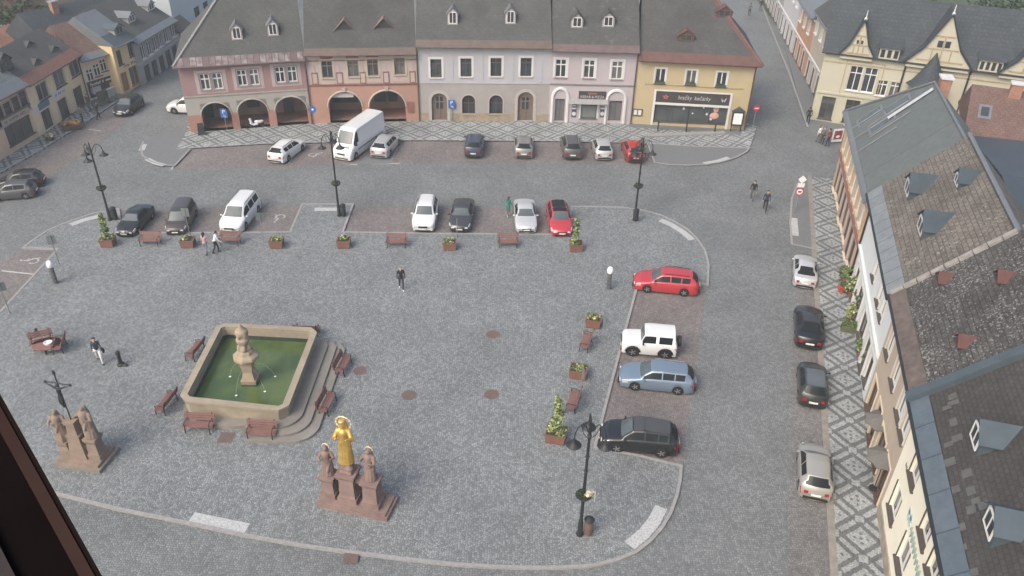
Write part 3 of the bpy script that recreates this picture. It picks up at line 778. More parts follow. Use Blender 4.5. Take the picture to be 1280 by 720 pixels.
mb = MB(); mb.box((x0+x1)/2-.45, (x0+x1)/2+.45, -.08, -.068, z0+(z1-z0)*.66, z0+(z1-z0)*.86); mb.build('sign_emblem', maroon, b4)
x0, z0 = h4.f(711,125.5); x1, z1 = h4.f(760,124)
mb = MB(); mb.add([(x0,-.02,z0+.22),(x1,-.02,z0+.22),(x1,-.75,z0-.05),(x0,-.75,z0-.05),(x0,-.02,z0+.17),(x1,-.02,z0+.17),(x1,-.75,z0-.1),(x0,-.75,z0-.1)], [(0,3,2,1),(4,5,6,7),(3,7,6,2),(0,4,7,3),(1,2,6,5)]); mb.build('canopy', M('canopy_grey',(.27,.26,.26)), h4.root)
for a, b in ((714,721.5),(749.5,757)):
    x0, z0 = h4.f(a,146.5); x1, z1 = h4.f(b,126.5)
    p = h4.plate(x0, x1, z0, z1, M('poster_navy',(.07,.085,.13),.5), .03, 'poster')
    cx = (x0+x1)/2; mb = MB(); mb.lathe([(.2,0),(.2,.01)], 12, (0,0,0), 0, Matrix.Translation((cx,-.03,z0+.38)) @ Matrix.Rotation(R_(90),4,'X')); mb.box(cx-.2, cx+.2, -.04, -.028, z0+.85, z0+1.0); mb.box(cx-.17, cx+.17, -.04, -.028, z0+1.15, z0+1.25); mb.build('poster_print', whitep, p)
h4.cornice(zs4-.05, zs4+.1, M('cornice_grey',(.2,.19,.19)), .1); h4.cornice(h4.h-.35, h4.h-.12, pinkwhite, .15)
h4.roof(m_roofpatch); h4.eave_strip(m_mauve, .0); h4.gutter(m_mauve, (h4.w-.1,))
for px, py in ((721,35),(760,34)):
    x, y = h4.r(px, py); h4.dormer(x, y, 1.15, .85, M('grey_render',(.27,.26,.25)), m_roofgrey2, True, pd=45)
# 5. yellow corner house with the toy shop
h5 = House('corner_shop_house', 'ochre yellow corner house with black toy shop sign and red roof edges', c4, c5, mid_eave(c4,c5,862,76), 10, 44, FARG)
wins = [h5.wbox(cx, cy, 1.0, 1.45) for cx, cy in ((825.5,95),(864,97),(902,99.5))]
sx0, sz0 = h5.f(813,155); sx1, _ = h5.f(909,158); szt = h5.f(862,115.5)[1]; szs = h5.f(862,131)[1]
shop = (sx0+.2, sx1-.2, .35, szs-.1, 0, .35)
h5.front(0, h5.w, 0, h5.h, wins+[shop], yellow, 'wall')
for b in wins: h5.window(*b, m_white, m_glass, whitep, .12, .14, 1, 0, True, silm=M('flower_box',(.10,.085,.07)), fw=.08)
for b in wins:
    mb = MB(); mb.box(b[0], b[1], -.2, -.02, b[2], b[2]+.22); mb.leaves(((b[0]+b[1])/2,-.12,b[2]+.28), (.42,.1,.1), 40, .12); mb.build('window_box', M('box_green',(.06,.075,.05)), h5.root)
sh = h5.window(*shop[:4], M('anthracite_frame',(.07,.075,.08)), m_glass2, None, .1, .3, 3, 0, False, name='shop_front', fw=.09)
mb = MB(); mb.box(sx0, sx0+.2, -.06, .02, .12, szt+.12); mb.box(sx1-.2, sx1, -.06, .02, .12, szt+.12); mb.box(sx0+.2, sx1-.2, -.06, .02, szs-.12, szs+.12); mb.box(sx0+.2, sx1-.2, -.06, .02, szt, szt+.12); mb.build('shop_frame', whitep, h5.root)
b5 = h5.plate(sx0+.2, sx1-.2, szs+.12, szt, M('sign_black',(.05,.045,.043)), .05)
wt = M('sign_white',(.42,.41,.40)); zc = (szs+.12+szt)/2
text('hračky  kočárky', .54, wt, b5, (sx0+(sx1-sx0)*.52, -.055, zc), sx=.86, shear=.15)
mb = MB()
for i in range(5):
    a = R_(90+i*144); b = R_(90+(i+1)*144); p = Vector((math.cos(a)*.3, math.sin(a)*.26)); q = Vector((math.cos(b)*.3, math.sin(b)*.26)); cx = sx0+1.15
    mb.tube([(cx+p.x,-.055,zc+p.y),(cx+q.x,-.055,zc+q.y)], .035, 4)
mb.build('star_emblem', M('sign_red',(.34,.12,.12)), b5)
mb = MB(); cx = sx1-.75; mb.tube([(cx-.22,-.055,zc+.12),(cx-.18,-.055,zc-.08),(cx+.12,-.055,zc-.08),(cx+.2,-.055,zc+.15)], .05, 4); mb.ball((cx-.12,-.055,zc-.18), .05, 6); mb.ball((cx+.1,-.055,zc-.18), .05, 6); mb.build('pram_emblem', wt, b5)
for px, py, r in ((855,137,.12),(880,136,.1),(884,144,.12),(889,150,.14),(866,143,.09)):
    x, z = h5.f(px, py); mb = MB(); mb.lathe([(r,0),(r,.01)], 10, (0,0,0), 0, Matrix.Translation((x,.285,z)) @ Matrix.Rotation(R_(90),4,'X')); mb.build('window_sticker', whitep, h5.root)
x, z = h5.f(893,146); mb = MB(); mb.ball((x,.24,z), (.45,.04,.35), 10); mb.ball((x+.1,.24,z+.7), (.28,.04,.4), 10); mb.build('window_display', M('display_pink',(.5,.3,.25)), h5.root)
for a, b in ((814,822),(900,908)):
    x0, _ = h5.f(a,150); x1, _ = h5.f(b,150); h5.plate(x0+.05, x1+.05, .37, 1.15, M('shop_red_panel',(.22,.09,.08)), -.28, 'door_panel', 0) if False else None
mb = MB(); z = h5.f(862,108)[1]; mb.box(.9, h5.w-.9, -.06, .005, z, z+.08); mb.build('string_course', M('course_brown',(.33,.25,.13)), h5.root)
nb = h5.plate(h5.f(791,140)[0], h5.f(803,140)[0], h5.f(797,144.5)[1], h5.f(797,136)[1], m_brownw, .09, 'notice_board')
mb = MB()
for a, b in ((792.3,796.2),(797.6,801.6)):
    mb.box(h5.f(a,140)[0], h5.f(b,140)[0], -.1, -.088, h5.f(797,143.3)[1], h5.f(797,137.2)[1])
mb.build('notice_sheet', whitep, nb)
h5.body(yellow, .9, gr=False)
h5.roof(m_roofgrey2, hipr=5.0, ovr=.4)
h5.eave_strip(m_redmetal, .2); h5.gutter(m_redmetal, (h5.w-.1,))
mb = MB(); e = .55
a, b, c, d = h5.slope(h5.x1,-h5.ov,.07), h5.slope(h5.x1-5,h5.d/2,.07), h5.slope(h5.x1-5-e,h5.d/2,.07), h5.slope(h5.x1-e*.6,-h5.ov,.07)
mb.add([a,b,c,d], [(0,1,2,3)]); mb.tube([a,b], .13, 6); mb.build('hip_edge', m_redmetal, h5.root)
for px, py in ((857,52),(905,22)):
    x, y = h5.r(px, py); h5.dormer(x, y, 1.5, .55, m_redmetal, m_redmetal, True, pd=35, frame=m_brownw)
h3.body(beigegrey, .9); h4.body(pinkwhite, .9)
# shop front railing, notice column, signs on the far pavement come later
# ------------------------------------------------------------------ left street row
LG = 'houses along the left street'
def gl(x, y): return G(x, y)
brownfr = M('dark_brown_frame', (.09,.075,.065))
orangep = M('peach_plaster', (0.594,0.432,0.313), .9, .08, 1, grime=.15)
yel2 = M('butter_yellow_plaster', (0.670,0.556,0.356), .9, .06, 1, grime=.15)
yel3 = M('warm_yellow_plaster', (.60,.46,.26), .9, .06, 1, grime=.15)
creamp = M('buff_plaster', (.58,.50,.38), .9, .06, 1, grime=.15)
greyp = M('grey_render', (.36,.35,.33), .9, .1, 1, grime=.25)
def shop_marks(parent, x0, x1, z0, z1, y, mat, n=12, seed=1):
    """small worn letter strokes on a board that cannot be read at this distance"""
    rg = random.Random(seed); mb = MB(); x = x0; st = (x1-x0)/n
    for i in range(n):
        if rg.random() < .12: continue
        a = x0+i*st; hh = (z1-z0)*rg.uniform(.55,1)
        mb.box(a, a+st*.28, y-.012, y, z0, z0+hh); mb.box(a+st*.28, a+st*.75, y-.012, y, z0+hh*rg.uniform(.3,.8), z0+hh)
    return mb.build('lettering', mat, parent)
# L0 peach shop house at the edge of the picture
a, b = G(-60,240), G(50,172)
l0 = House('shop_house', 'peach shop house with brown windows and a wide dark shop window', a, b, mid_eave(a,b,18,111), 7, 38, LG)
wn = [l0.wbox(cx, cy, .95, 1.75) for cx, cy in ((1,146),(11,140),(21,133),(30,126))]
s0 = (l0.f(8,170)[0], l0.f(39,150)[0], .7, l0.f(22,150)[1]); sA = (.6, 3.4, .2, s0[3])
l0.front(0, l0.w, 0, l0.h, wn+[s0, sA], orangep)
for w in wn: l0.window(*w, M('red_brown_frame',(.13,.07,.06)), m_glass, palepink, .12, .14, 0, .7, True, silm=palepink)
l0.window(*s0, brownfr, m_glass2, None, .1, .2, 2, 0, True, name='shop_window', fw=.08); l0.window(*sA, brownfr, m_glass2, None, .1, .2, 1, 0, False, name='shop_window', fw=.08)
z = l0.f(22,144)[1]; bd = l0.plate(s0[0]-.1, s0[1]+.1, z-.25, z+.25, cream, .06); shop_marks(bd, s0[0]+.2, s0[1]-.5, z-.13, z+.1, -.06, brownfr, 13, 3)
l0.cornice(l0.f(22,138)[1]-.1, l0.f(22,138)[1]+.1, M('dark_cornice',(.12,.1,.09)), .12)
l0.body(orangep, .5); l0.roof(tiles('blue_green_slate',(.12,.14,.145),(.145,.165,.165),(.09,.1,.1),.4,.28)); l0.eave_strip(m_zinc, .4); l0.gutter(m_mauve)
x, y = l0.r(10,88); l0.dormer(x, y, 1.6, .9, m_roofblue, m_roofblue, True, pd=40, frame=brownfr)
# L1 butter yellow
a, b = G(50,172), G(112,128)
l1 = House('town_house', 'butter yellow house with grey roof, red eaves and two small shop signs', a, b, mid_eave(a,b,71,82), 5.8, 36, LG)
wn = [l1.wbox(cx, cy, 1.75, 1.5) for cx, cy in ((53,114),(74,98),(93,85))]
dn = [l1.wbox(60,151,1.5,2.2), l1.wbox(80,136,1.6,2.0), l1.wbox(99,121,1.6,2.0)]
dn = [(d[0], d[1], max(.2, d[2]), d[3]) for d in dn]
l1.front(0, l1.w, 0, l1.h, wn+dn, yel2)
for w in wn: l1.window(*w, M('pale_window_frame',(.36,.34,.33)), m_glass, creamp, .14, .14, 1, 0, True, silm=brownfr)
for i, w in enumerate(dn): l1.window(*w, m_brownw, m_glass2, creamp, .14, .16, 1, 0, i > 0, name='shop_window')
z = dn[1][3]; bd = l1.plate(dn[1][0]-.5, dn[1][1]+.3, z+.25, z+.95, whitep, .05); shop_marks(bd, dn[1][0]-.05, dn[1][1]+.1, z+.45, z+.72, -.05, m_brownw, 9, 5)
z = dn[0][3]; bd = l1.plate(dn[0][0]-.05, dn[0][1]+.2, z+.15, z+.75, M('sign_blue',(.10,.16,.22)), .05); l1.plate(dn[0][0]-.95, dn[0][0]-.1, z+.1, z+.65, whitep, .05)
l1.body(yel2, .5); l1.roof(m_roofgrey); l1.eave_strip(M('red_tile_eave',(0.165,0.083,0.060),.8,.2), .35); l1.gutter(m_mauve, (l1.w-.1,))
for px, py in ((37,56),(68,62),(46,78)):
    x, y = l1.r(px, py); l1.dormer(x, y, 1.2, 0, m_roofblue, m_roofgrey2, False, True, 30)
# L2 brown roofed shop
a, b = G(112,128), G(154,114)
l2 = House('shop_house', 'low buff house with brown roof and black shop fascia in white letters', a, b, mid_eave(a,b,125,68), 6.5, 38, LG)
wn = [l2.wbox(cx, cy, .72, 1.2) for cx, cy in ((113,94),(121.5,87.5),(129.5,81.5),(138.5,75.5))]
x0, x1 = .25, l2.w-.2; s2 = (x0, x1, .25, l2.f(135,103)[1])
l2.front(0, l2.w, 0, l2.h, wn+[s2], creamp)
for w in wn: l2.window(*w, m_white, m_glass, None, .1, .14, 1, .7, True, silm=brownfr)
l2.window(*s2, brownfr, m_glass2, None, .1, .3, 3, 0, False, name='shop_window', fw=.1)
bd = l2.plate(x0, x1, s2[3], s2[3]+.62, M('sign_black',(.05,.045,.043)), .08); shop_marks(bd, x0+.3, x0+(x1-x0)*.52, s2[3]+.15, s2[3]+.45, -.08, m_white, 9, 8); mb = MB(); mb.box(x0+(x1-x0)*.58, x1-.3, -.095, -.08, s2[3]+.25, s2[3]+.38); mb.build('lettering_strip', m_white, bd)
l2.body(creamp, .5); l2.roof(m_roofred); l2.eave_strip(m_zinc, .1); l2.gutter(m_zinc)
# L3 small warm yellow
a, b = G(154,119), G(178,106)
l3 = House('town_house', 'narrow warm yellow house with pale metal roof and dormer', a, b, mid_eave(a,b,158,50), 7, 34, LG)
wn = [l3.wbox(149.5,72,.75,1.5), l3.wbox(163,61.5,.75,1.5)]
dn = [l3.wbox(157,103,1.0,2.1), l3.wbox(168,94,1.35,1.9)]; dn[0] = (dn[0][0], dn[0][1], .2, dn[0][3])
l3.front(0, l3.w, 0, l3.h, wn+dn, yel3)
for w in wn: l3.window(*w, brownfr, m_glass, None, .1, .14, 1, 0, True)
l3.window(*dn[0], M('orange_door',(.30,.16,.08)), M('orange_door_leaf',(.25,.14,.08),.6), None, .1, .14, 1, 0, False, name='door'); l3.window(*dn[1], M('orange_door',(.30,.16,.08)), m_glass2, None, .1, .14, 1, 0, True, name='shop_window')
shop_marks(l3.root, dn[0][1]-.2, dn[1][1], dn[1][3]+.2, dn[1][3]+.5, -.001, brownfr, 8, 11)
l3.body(yel3, .5); l3.roof(m_zinc); l3.eave_strip(m_bluezinc, .9); l3.gutter(m_zinc)
x, y = l3.r(150,43); l3.dormer(x, y, 1.5, .7, greyp, m_bluezinc, True, pd=30, frame=m_zinc)
# L4 long grey house
a, b = G(178,107), G(226,74)
l4 = House('town_house', 'long grey house with a row of white upper windows and two roof hatches', a, b, mid_eave(a,b,197,36), 9, 32, LG)
wn = [l4.wbox(cx, cy, .9, 1.45) for cx, cy in ((179,65),(187,60),(194,54.5),(200,50),(208,44),(216,38))]
dn = [l4.wbox(cx, cy, 1.15, 1.7) for cx, cy in ((185,91),(194,85),(203,79),(211,72),(219,66))]
l4.front(0, l4.w, 0, l4.h, wn+dn, greyp)
for w in wn: l4.window(*w, m_white, m_glass, None, .1, .14, 1, 0, True)
for w in dn: l4.window(*w, brownfr, m_glass2, None, .1, .14, 1, 0, True, name='shop_window')
l4.cornice(l4.f(199,64)[1]-.1, l4.f(199,64)[1]+.1, M('pale_cornice',(.36,.35,.33)), .15)
l4.body(greyp, .5); l4.roof(m_roofgrey); l4.eave_strip(m_zinc, .15); l4.gutter(m_zinc)
for px, py in ((166,28),(190,13)):
    x, y = l4.r(px, py); l4.dormer(x, y, 1.5, .7, greyp, m_zinc, True, pd=30)
# L5 cream gable closing the street
a, b = G(226,73), G(243,62)
l5 = House('gable_house', 'small cream house with half gable at the bend of the left street', a, b, mid_eave(a,b,232,34), 1.9, 40, LG)
wn = [l5.wbox(231.5,49,.9,1.5)]
l5.front(0, l5.w, 0, l5.h, wn, cream); l5.window(*wn[0], brownfr, m_glass, None, .1, .14, 1, 0, True)
l5.body(cream, .5); l5.roof(m_roofgrey2); l5.gutter(m_zinc)
# pale blue modern block behind
a, b = Vector((-41.6,98.2,0)), Vector((-40.4,113.5,0))
bb = House('office_block', 'pale blue rendered block with paired dark windows behind the left street', a, b, 10.5, 9, 12)
paleb = M('pale_blue_render', (.44,.49,.50), .85, .04, .6)
wn = [bb.wbox(cx, cy, 1.5, 1.9) for cx, cy in ((247,18),(258,11.5))]
wn = [w for w in wn if 0 < w[0] and w[1] < bb.w and w[3] < bb.h]
lw = [bb.wbox(cx, cy, 1.4, 1.5) for cx, cy in ((255,42),(265,35))]; lw = [w for w in lw if w[2] > .1 and w[0] > 0 and w[1] < bb.w and (not wn or w[3] < wn[0][2])]
bb.front(0, bb.w, 0, bb.h, wn+lw, paleb)
for w in wn: bb.window(*w, M('anthracite_frame',(.07,.075,.08)), m_glass, None, .1, .14, 1, 0, True)
for w in lw: bb.window(*w, M('anthracite_frame',(.07,.075,.08)), m_glass, None, .1, .14, 1, 0, True)
bb.body(paleb, .5); bb.roof(m_zinc)
a = bb.W @ Vector((bb.w+.3,-.6,0)); b = bb.W @ Vector((bb.w+12,-.4,0))
bn = House('rear_house', 'buff brown rear house beside the pale blue block', a, b, 8.5, 9, 30)
wn = [(1+i*2.4, 2.1+i*2.4, 3.8, 5.3) for i in range(4)]
bn.front(0, bn.w, 0, bn.h, wn, M('brown_render',(.30,.25,.20),.9,.1,1,grime=.2))
for w in wn: bn.window(*w, m_white, m_glass, None, .1, .14, 1, 0, True)
bn.body(creamp, .5); bn.roof(m_roofgrey)
# garden railing at the bend
fa, fb = G(234,64), G(254,52)
fr = thing('railing', 'dark garden railing by the pale blue block', 'fence', fa, math.atan2(fb.y-fa.y, fb.x-fa.x)); L = (fb-fa).length
mb = MB(); mb.box(0, L, -.02, .02, 1.05, 1.11); mb.box(0, L, -.02, .02, .12, .16)
for i in range(int(L/.28)): mb.box(i*.28, i*.28+.03, -.012, .012, .161, 1.049)
mb.build('rails', m_dark, fr)
for x in (0, L*.5, L): mb = MB(); mb.box(x-.05, x+.05, -.05, .05, 0, 1.3); mb.build('post', m_dark, fr)
# roofs behind the left row
def back_house(label, cx, cy, z, w, d, h, ang, roofm, wallm, pitch=38, name='rear_house', chim=True):
    c = G(cx, cy, z); A = c + Matrix.Rotation(ang, 3, 'Z') @ Vector((-w/2, -d*.25, 0)); B = A + Matrix.Rotation(ang, 3, 'Z') @ Vector((w, 0, 0))
    H = House(name, label, A, B, h, d, pitch)
    wn = [(x, x+1, h-2.2, h-.8) for x in [1+i*2.6 for i in range(int((w-1.5)/2.6))]]
    H.front(0, w, 0, h, wn, wallm)
    for q in wn: H.window(*q, m_white, m_glass, None, .1, .14, 1, 0, True)
    H.body(wallm, .5); H.roof(roofm, ovl=.3, ovr=.3); H.gutter(m_zinc)
    if chim: H.chimney(w*.3, d*.42, .7, .6, 1.0, M('chimney_brick',(.28,.15,.11),.9,.2,5), m_kerb)
    return H
back_house('orange tiled house behind the butter yellow house', 18, 46, 4.5, 15, 6, 3.4, R_(70), m_rooforange, creamp, 30)
back_house('dark blue slate roofed house with white hatches behind the left row', 104, 16, 6.5, 11, 8, 4.2, R_(60), m_roofblue, whitep, 35)
back_house('brown tiled house among trees behind the left row', 66, 9, 4.5, 9, 7, 3.5, R_(75), m_roofred, creamp, 35)
back_house('grey roofed house at the upper left corner', 150, -6, 5.5, 12, 9, 4.6, R_(65), m_roofgrey2, creamp, 35)

# ------------------------------------------------------------------ right row (the fronts look west on the pavement)
RG = 'houses along the right hand pavement'
FP = P1+rN*2.9 - rD*0; 
def rp(s): p = Vector((16.9,23.2,0))+Vector((.2585,.966,0))*s; return p
peach = M('orange_brown_plaster', (.48,.30,.175), .9, .12, 1, grime=.25)
sand = M('sandy_plaster', (.46,.375,.265), .9, .08, 1, grime=.2)
brownp = M('light_brown_plaster', (.43,.355,.275), .9, .07, 1, grime=.2)
creamy = M('creamy_yellow_plaster', (.80,.75,.60), .9, .05, .8, grime=.1)
# RA
ra = House('town_house', 'orange brown house with smooth grey green sheet roof on the right', rp(41.6)+Vector((-.3,.1,0)), rp(24.9), 6.4, 8.4, 46, RG)
wn = []; rg = random.Random(3)
n = 8
for i in range(n):
    x = .9+i*(ra.w-1.6)/n; wn += [(x, x+1.0, 3.7, 5.2), (x-.1, x+1.25, .5 if i%3 else .15, 2.6)]
ra.front(0, ra.w, 3.0, ra.h, wn, sand, 'upper_wall'); ra.front(0, ra.w, 0, 3.0, [w for w in wn if w[2] < 3], peach, 'lower_wall')
for i, w in enumerate(wn): ra.window(*w, brownfr if i%2 else m_white, m_glass, palepink if i%2 else cream, .15, .14, 1, .7 if i%2 == 0 else 0, True, silm=creamp, name='window' if i%2 == 0 else 'shop_window')
ra.cornice(2.95, 3.15, maroon, .18); ra.cornice(ra.h-.3, ra.h-.1, sand, .15)
for i in range(n+1):
    x = max(.2, .35+i*(ra.w-1.2)/n-.15); ra.band(x-.14, x+.14, 3.16, ra.h-.31, cream if i%2 else peach, .07, 'pilaster')
ra.body(sand, .5, gl=False); ra.roof(m_roofgreen, hipl=5.8, ovl=.3); ra.gutter(m_zinc)
ra.eave_strip(m_zinc, -.25)
mb = MB(); mb.tube([ra.slope(ra.x0,-ra.ov,.06), ra.slope(ra.x0+5.8, ra.d/2, .08), ra.slope(ra.x1, ra.d/2, .08)], .1, 6); mb.build('ridge_cap', m_zinc, ra.root)
for xx in (7.0,): pass
# roof windows with bright metal frames on the far part of RA
for k, (px, py) in enumerate(((1088,146),(1122,132),(1103,155))):
    x, y = ra.r(px, py)
    fb_ = MB(); p = lambda u, v, w: Vector(ra.slope(x+u, y+v, w))
    for (u0, u1, v0, v1) in ((-.7,.7,-.75,-.62),(-.7,.7,.62,.75),(-.7,-.58,-.62,.62),(.58,.7,-.62,.62)):
        fb_.add([p(u0,v0,.09),p(u1,v0,.09),p(u1,v1,.09),p(u0,v1,.09),p(u0,v0,0),p(u1,v0,0),p(u1,v1,0),p(u0,v1,0)], [(0,1,2,3),(0,4,5,1),(2,6,7,3),(1,5,6,2),(0,3,7,4)])
    f_ = fb_.build('roof_window', m_zinc, ra.root)
    gb = MB(); gb.add([p(-.58,-.62,.05),p(.58,-.62,.05),p(.58,.62,.05),p(-.58,.62,.05)], [(0,1,2,3)]); gb.build('pane', m_glass2, f_)
for px, py in ((1083,150),(1087,162),(1110,143),(1113,156),(1095,176)):
    mb = MB(); x, y = ra.r(px, py); mb.add([ra.slope(x-.07,y-1.1,.06),ra.slope(x+.07,y-1.1,.06),ra.slope(x+.07,y+1.1,.06),ra.slope(x-.07,y+1.1,.06),ra.slope(x-.07,y-1.1,0),ra.slope(x+.07,y-1.1,0),ra.slope(x+.07,y+1.1,0),ra.slope(x-.07,y+1.1,0)], [(0,1,2,3),(0,4,5,1),(2,6,7,3)])
    mb.build('snow_guard', m_kerb, ra.root)
brick = M('chimney_brick', (.28,.15,.11), .9, .2, 5)
ra.chimney(6.0, ra.d/2+.5, .9, .7, 1.1, brick, M('cap_white',(0.490,0.490,0.490)))
mb = MB(); x = 6.6; mb.add([ra.slope(x-.4,ra.d/2-2.6,.1),ra.slope(x+.1,ra.d/2-2.6,.1),ra.slope(x+.1,ra.d/2-.2,.1),ra.slope(x-.4,ra.d/2-.2,.1)], [(0,1,2,3)]); mb.build('verge_flashing', M('pale_sheet',(.42,.44,.46),.5), ra.root)
# RB
rb = House('town_house', 'white house with weathered tan tile roof and blue grey dormers', rp(24.9), rp(12.1), 7.05, 8.4, 45, RG)
up = [rb.wbox(cx, cy, 1.0, 1.35) for cx, cy in ((1102,314),(1109,341),(1117,370))]
up = [(w[0], w[1], 4.3, 5.75) for w in up]+[(9.9,10.9,4.3,5.75)] if True else up
lo = [(1.0,2.3,.15,2.5),(3.4,5.2,.6,2.5),(6.4,8.2,.6,2.5),(9.2,10.4,.15,2.5),(11.1,12.2,.6,2.5)]
ux = sorted(set(round(w[0],1) for w in up)); up = [(x, x+1.0, 4.3, 5.75) for i, x in enumerate(ux) if i == 0 or x-ux[i-1] > 1.3]
rb.front(0, rb.w, 0, rb.h, up+lo, M('bluish_white_plaster',(.60,.625,.62),.9,.05,.8,grime=.15))
for w in up: rb.window(*w, m_white, m_glass, whitep, .12, .16, 1, .7, True, silm=brownfr)
for i, w in enumerate(lo): rb.window(*w, brownfr, m_glass, whitep, .18, .16, 1, 0, True, name='door' if i in (0,3) else 'shop_window')
rb.cornice(3.15, 3.4, M('bluish_white_plaster',(.58,.61,.62)), .16); rb.cornice(6.55, 6.95, whitep, .25)
rb.body(whitep, .5); rb.roof(m_rooftan); 
es = rb.eave_strip(ribbed('standing_seam_sheet',(0.168,0.188,0.196),(0.200,0.220,0.228),1.15,.5,.1), .22, .06); rb.gutter(m_dark, (.1,))
for px, py in ((1132,243),(1194,232),(1148,291)):
    x, y = rb.r(px, py); rb.dormer(x, y, 1.9 if px != 1194 else 1.3, .7 if px != 1194 else .55, m_bluezinc, m_bluezinc2, True, pd=38, frame=M('pale_frame',(.42,.43,.43)))
mb = MB(); mb.tube([rb.slope(0, rb.d/2, .1), rb.slope(rb.w, rb.d/2, .1)], .13, 6); mb.build('ridge_cap', m_zinc, rb.root)
# RC
rc = House('town_house', 'light brown house with dark lichen speckled roof and tiny red dormers', rp(12.1), rp(3.7), 7.3, 8.6, 45, RG)
up = []
for cx, cy in ((1122,404),(1130.5,438),(1138,478),(1145,520)):
    x, z = rc.f(cx, cy); up.append((x-.55, x+.55, 4.35, 5.85))
up[-1] = (min(up[-1][0], rc.w-1.35), min(up[-1][1], rc.w-.25), 4.35, 5.85)
lo = [(.6,1.9,.5,2.5),(2.7,3.8,.15,2.6),(4.6,6.1,.5,2.5),(6.7,7.9,.15,2.5)]
rc.front(0, rc.w, 0, rc.h, up+lo, brownp)
for w in up: rc.window(*w, m_white, m_glass, whitep, .1, .16, 1, 0, True, silm=brownfr)
for i, w in enumerate(lo): rc.window(*w, m_brownw, m_glass, creamp, .12, .16, 1, 0, True, name='door' if i in (1,3) else 'shop_window')
rc.cornice(6.95, 7.2, brownp, .2)
rc.body(brownp, .5); rc.roof(m_roofspeck); rc.eave_strip(M('brown_tile_eave',(0.104,0.084,0.075),.85,.35,2.5), .12, .06); rc.gutter(m_dark)
for px, py in ((1172,353),(1245,352),(1196,432)):
    x, y = rc.r(px, py); rc.dormer(x, y, .75, .3, M('red_dormer_sheet',(0.090,0.042,0.037),.7,.15), M('red_dormer_sheet',(.30,.13,.105)), False, False, 40)
mb = MB(); mb.tube([rc.slope(0, rc.d/2, .1), rc.slope(rc.w, rc.d/2, .1)], .13, 6); mb.build('ridge_cap', m_zinc, rc.root)
mb = MB()      # cement verge towards the white house
for i in range(9):
    y0 = -.4+i*.5; mb.add([rc.slope(-.16,y0,.13),rc.slope(.16,y0,.13),rc.slope(.16,y0+.46,.13),rc.slope(-.16,y0+.46,.13),rc.slope(-.16,y0,-.05),rc.slope(.16,y0,-.05),rc.slope(.16,y0+.46,-.05),rc.slope(-.16,y0+.46,-.05)], [(0,1,2,3),(0,4,5,1),(1,5,6,2),(3,7,4,0),(2,6,7,3)])
mb.build('verge', M('cement_verge',(.25,.235,.22),.9,.25,3), rc.root)
# RD
rd_ = House('town_house', 'creamy yellow house with dark brown roof and wide blue grey metal eaves', rp(3.7), rp(-12), 7.15, 9.4, 44, RG)
up = []; 
for cx, cy in ((1152,570),(1163,650),(1169,706)):
    x, z = rd_.f(cx, cy); up.append((x-.6, x+.6, 4.6, 6.0))
up.append((up[-1][0]+2.4, up[-1][1]+2.4, 4.6, 6.0))
lo = []
for cx, cy in ((1122,622),(1127,700)):
    x, z = rd_.f(cx, cy); lo.append((x-.65, x+.65, 1.7, 3.3))
lo.append((lo[-1][0]+2.6, lo[-1][1]+2.6, 1.7, 3.3))
rd_.front(0, rd_.w, 0, rd_.h, up+lo, creamy)
for w in up+lo: rd_.window(*w, m_white, m_glass, None, .1, .2, 1, .0, True, silm=brownfr)
for w in up+lo: rd_.band(w[0]-.05, w[0]-.001, w[2]-.05, w[3], brownfr, .05, 'shutter_edge')
rd_.band(0, rd_.w, .12, .8, M('stone_plinth',(.30,.26,.21),.9,.3,2), .06, 'plinth')
zt_ = rd_.f(1136,597)[1]; x0 = rd_.f(1134,577)[0]; x1 = rd_.f(1137,618)[0]; shop_marks(rd_.root, x0, x1, zt_-.12, zt_+.13, -.002, brownfr, 14, 21)
teal = M('teal_paint', (.06,.20,.20), .6); tealg = M('grey_teal_paint', (.25,.32,.30), .7)
x, z = rd_.f(1138,648); mb = MB()
for sx, sz in ((-.28,.12),(.12,.12),(-.22,-.16),(.1,-.16)): mb.lathe([(.2,0),(.2,.02)], 10, (0,0,0), 0, Matrix.Translation((x+sx,-.001,z+sz)) @ Matrix.Rotation(R_(90),4,'X') @ Matrix.Diagonal((1,.8,1,1)))
mb.build('butterfly_emblem', M('pale_teal',(.45,.56,.54),.7), rd_.root)
mb = MB()
for sx, sz in ((-.26,.1),(.1,.1)): mb.lathe([(.1,0),(.1,.02)], 10, (0,0,0), 0, Matrix.Translation((x+sx,-.022,z+sz)) @ Matrix.Rotation(R_(90),4,'X'))
mb.build('emblem_spots', teal, rd_.root)
mb = MB(); rg = random.Random(4); xx = x+.5; z_ = z-.1
for i in range(9):
    pts = [(xx+.34*t/8, -.02, z_+.22*math.sin(t*.9+i)+rg.uniform(-.05,.05)) for t in range(9)]; mb.tube(pts, .035, 5); xx += .33
mb.build('script_lettering', tealg, rd_.root)
rd_.body(creamy, .5); rd_.roof(m_roofbrown)
rd_.eave_strip(ribbed('wide_eave_sheet',(0.088,0.112,0.132),(0.100,0.124,0.144),1.9,.5,.1), .12, .05); rd_.gutter(m_dark)
mb = MB()      # party wall flashing
mb.add([rd_.slope(-.28,-.5,.28),rd_.slope(.22,-.5,.28),rd_.slope(.22,4.9,.28),rd_.slope(-.28,4.9,.28),rd_.slope(-.28,-.5,-.2),rd_.slope(.22,-.5,-.2),rd_.slope(.22,4.9,-.2),rd_.slope(-.28,4.9,-.2)], [(0,1,2,3),(0,4,5,1),(1,5,6,2),(3,7,4,0)])
mb.build('party_wall_flashing', m_bluezinc, rd_.root)
for px, py in ((1215,556),(1232,666)):
    x, y = rd_.r(px, py); rd_.dormer(x, y, 1.35, .75, m_bluezinc, m_bluezinc, True, pd=38)
rg = random.Random(9)
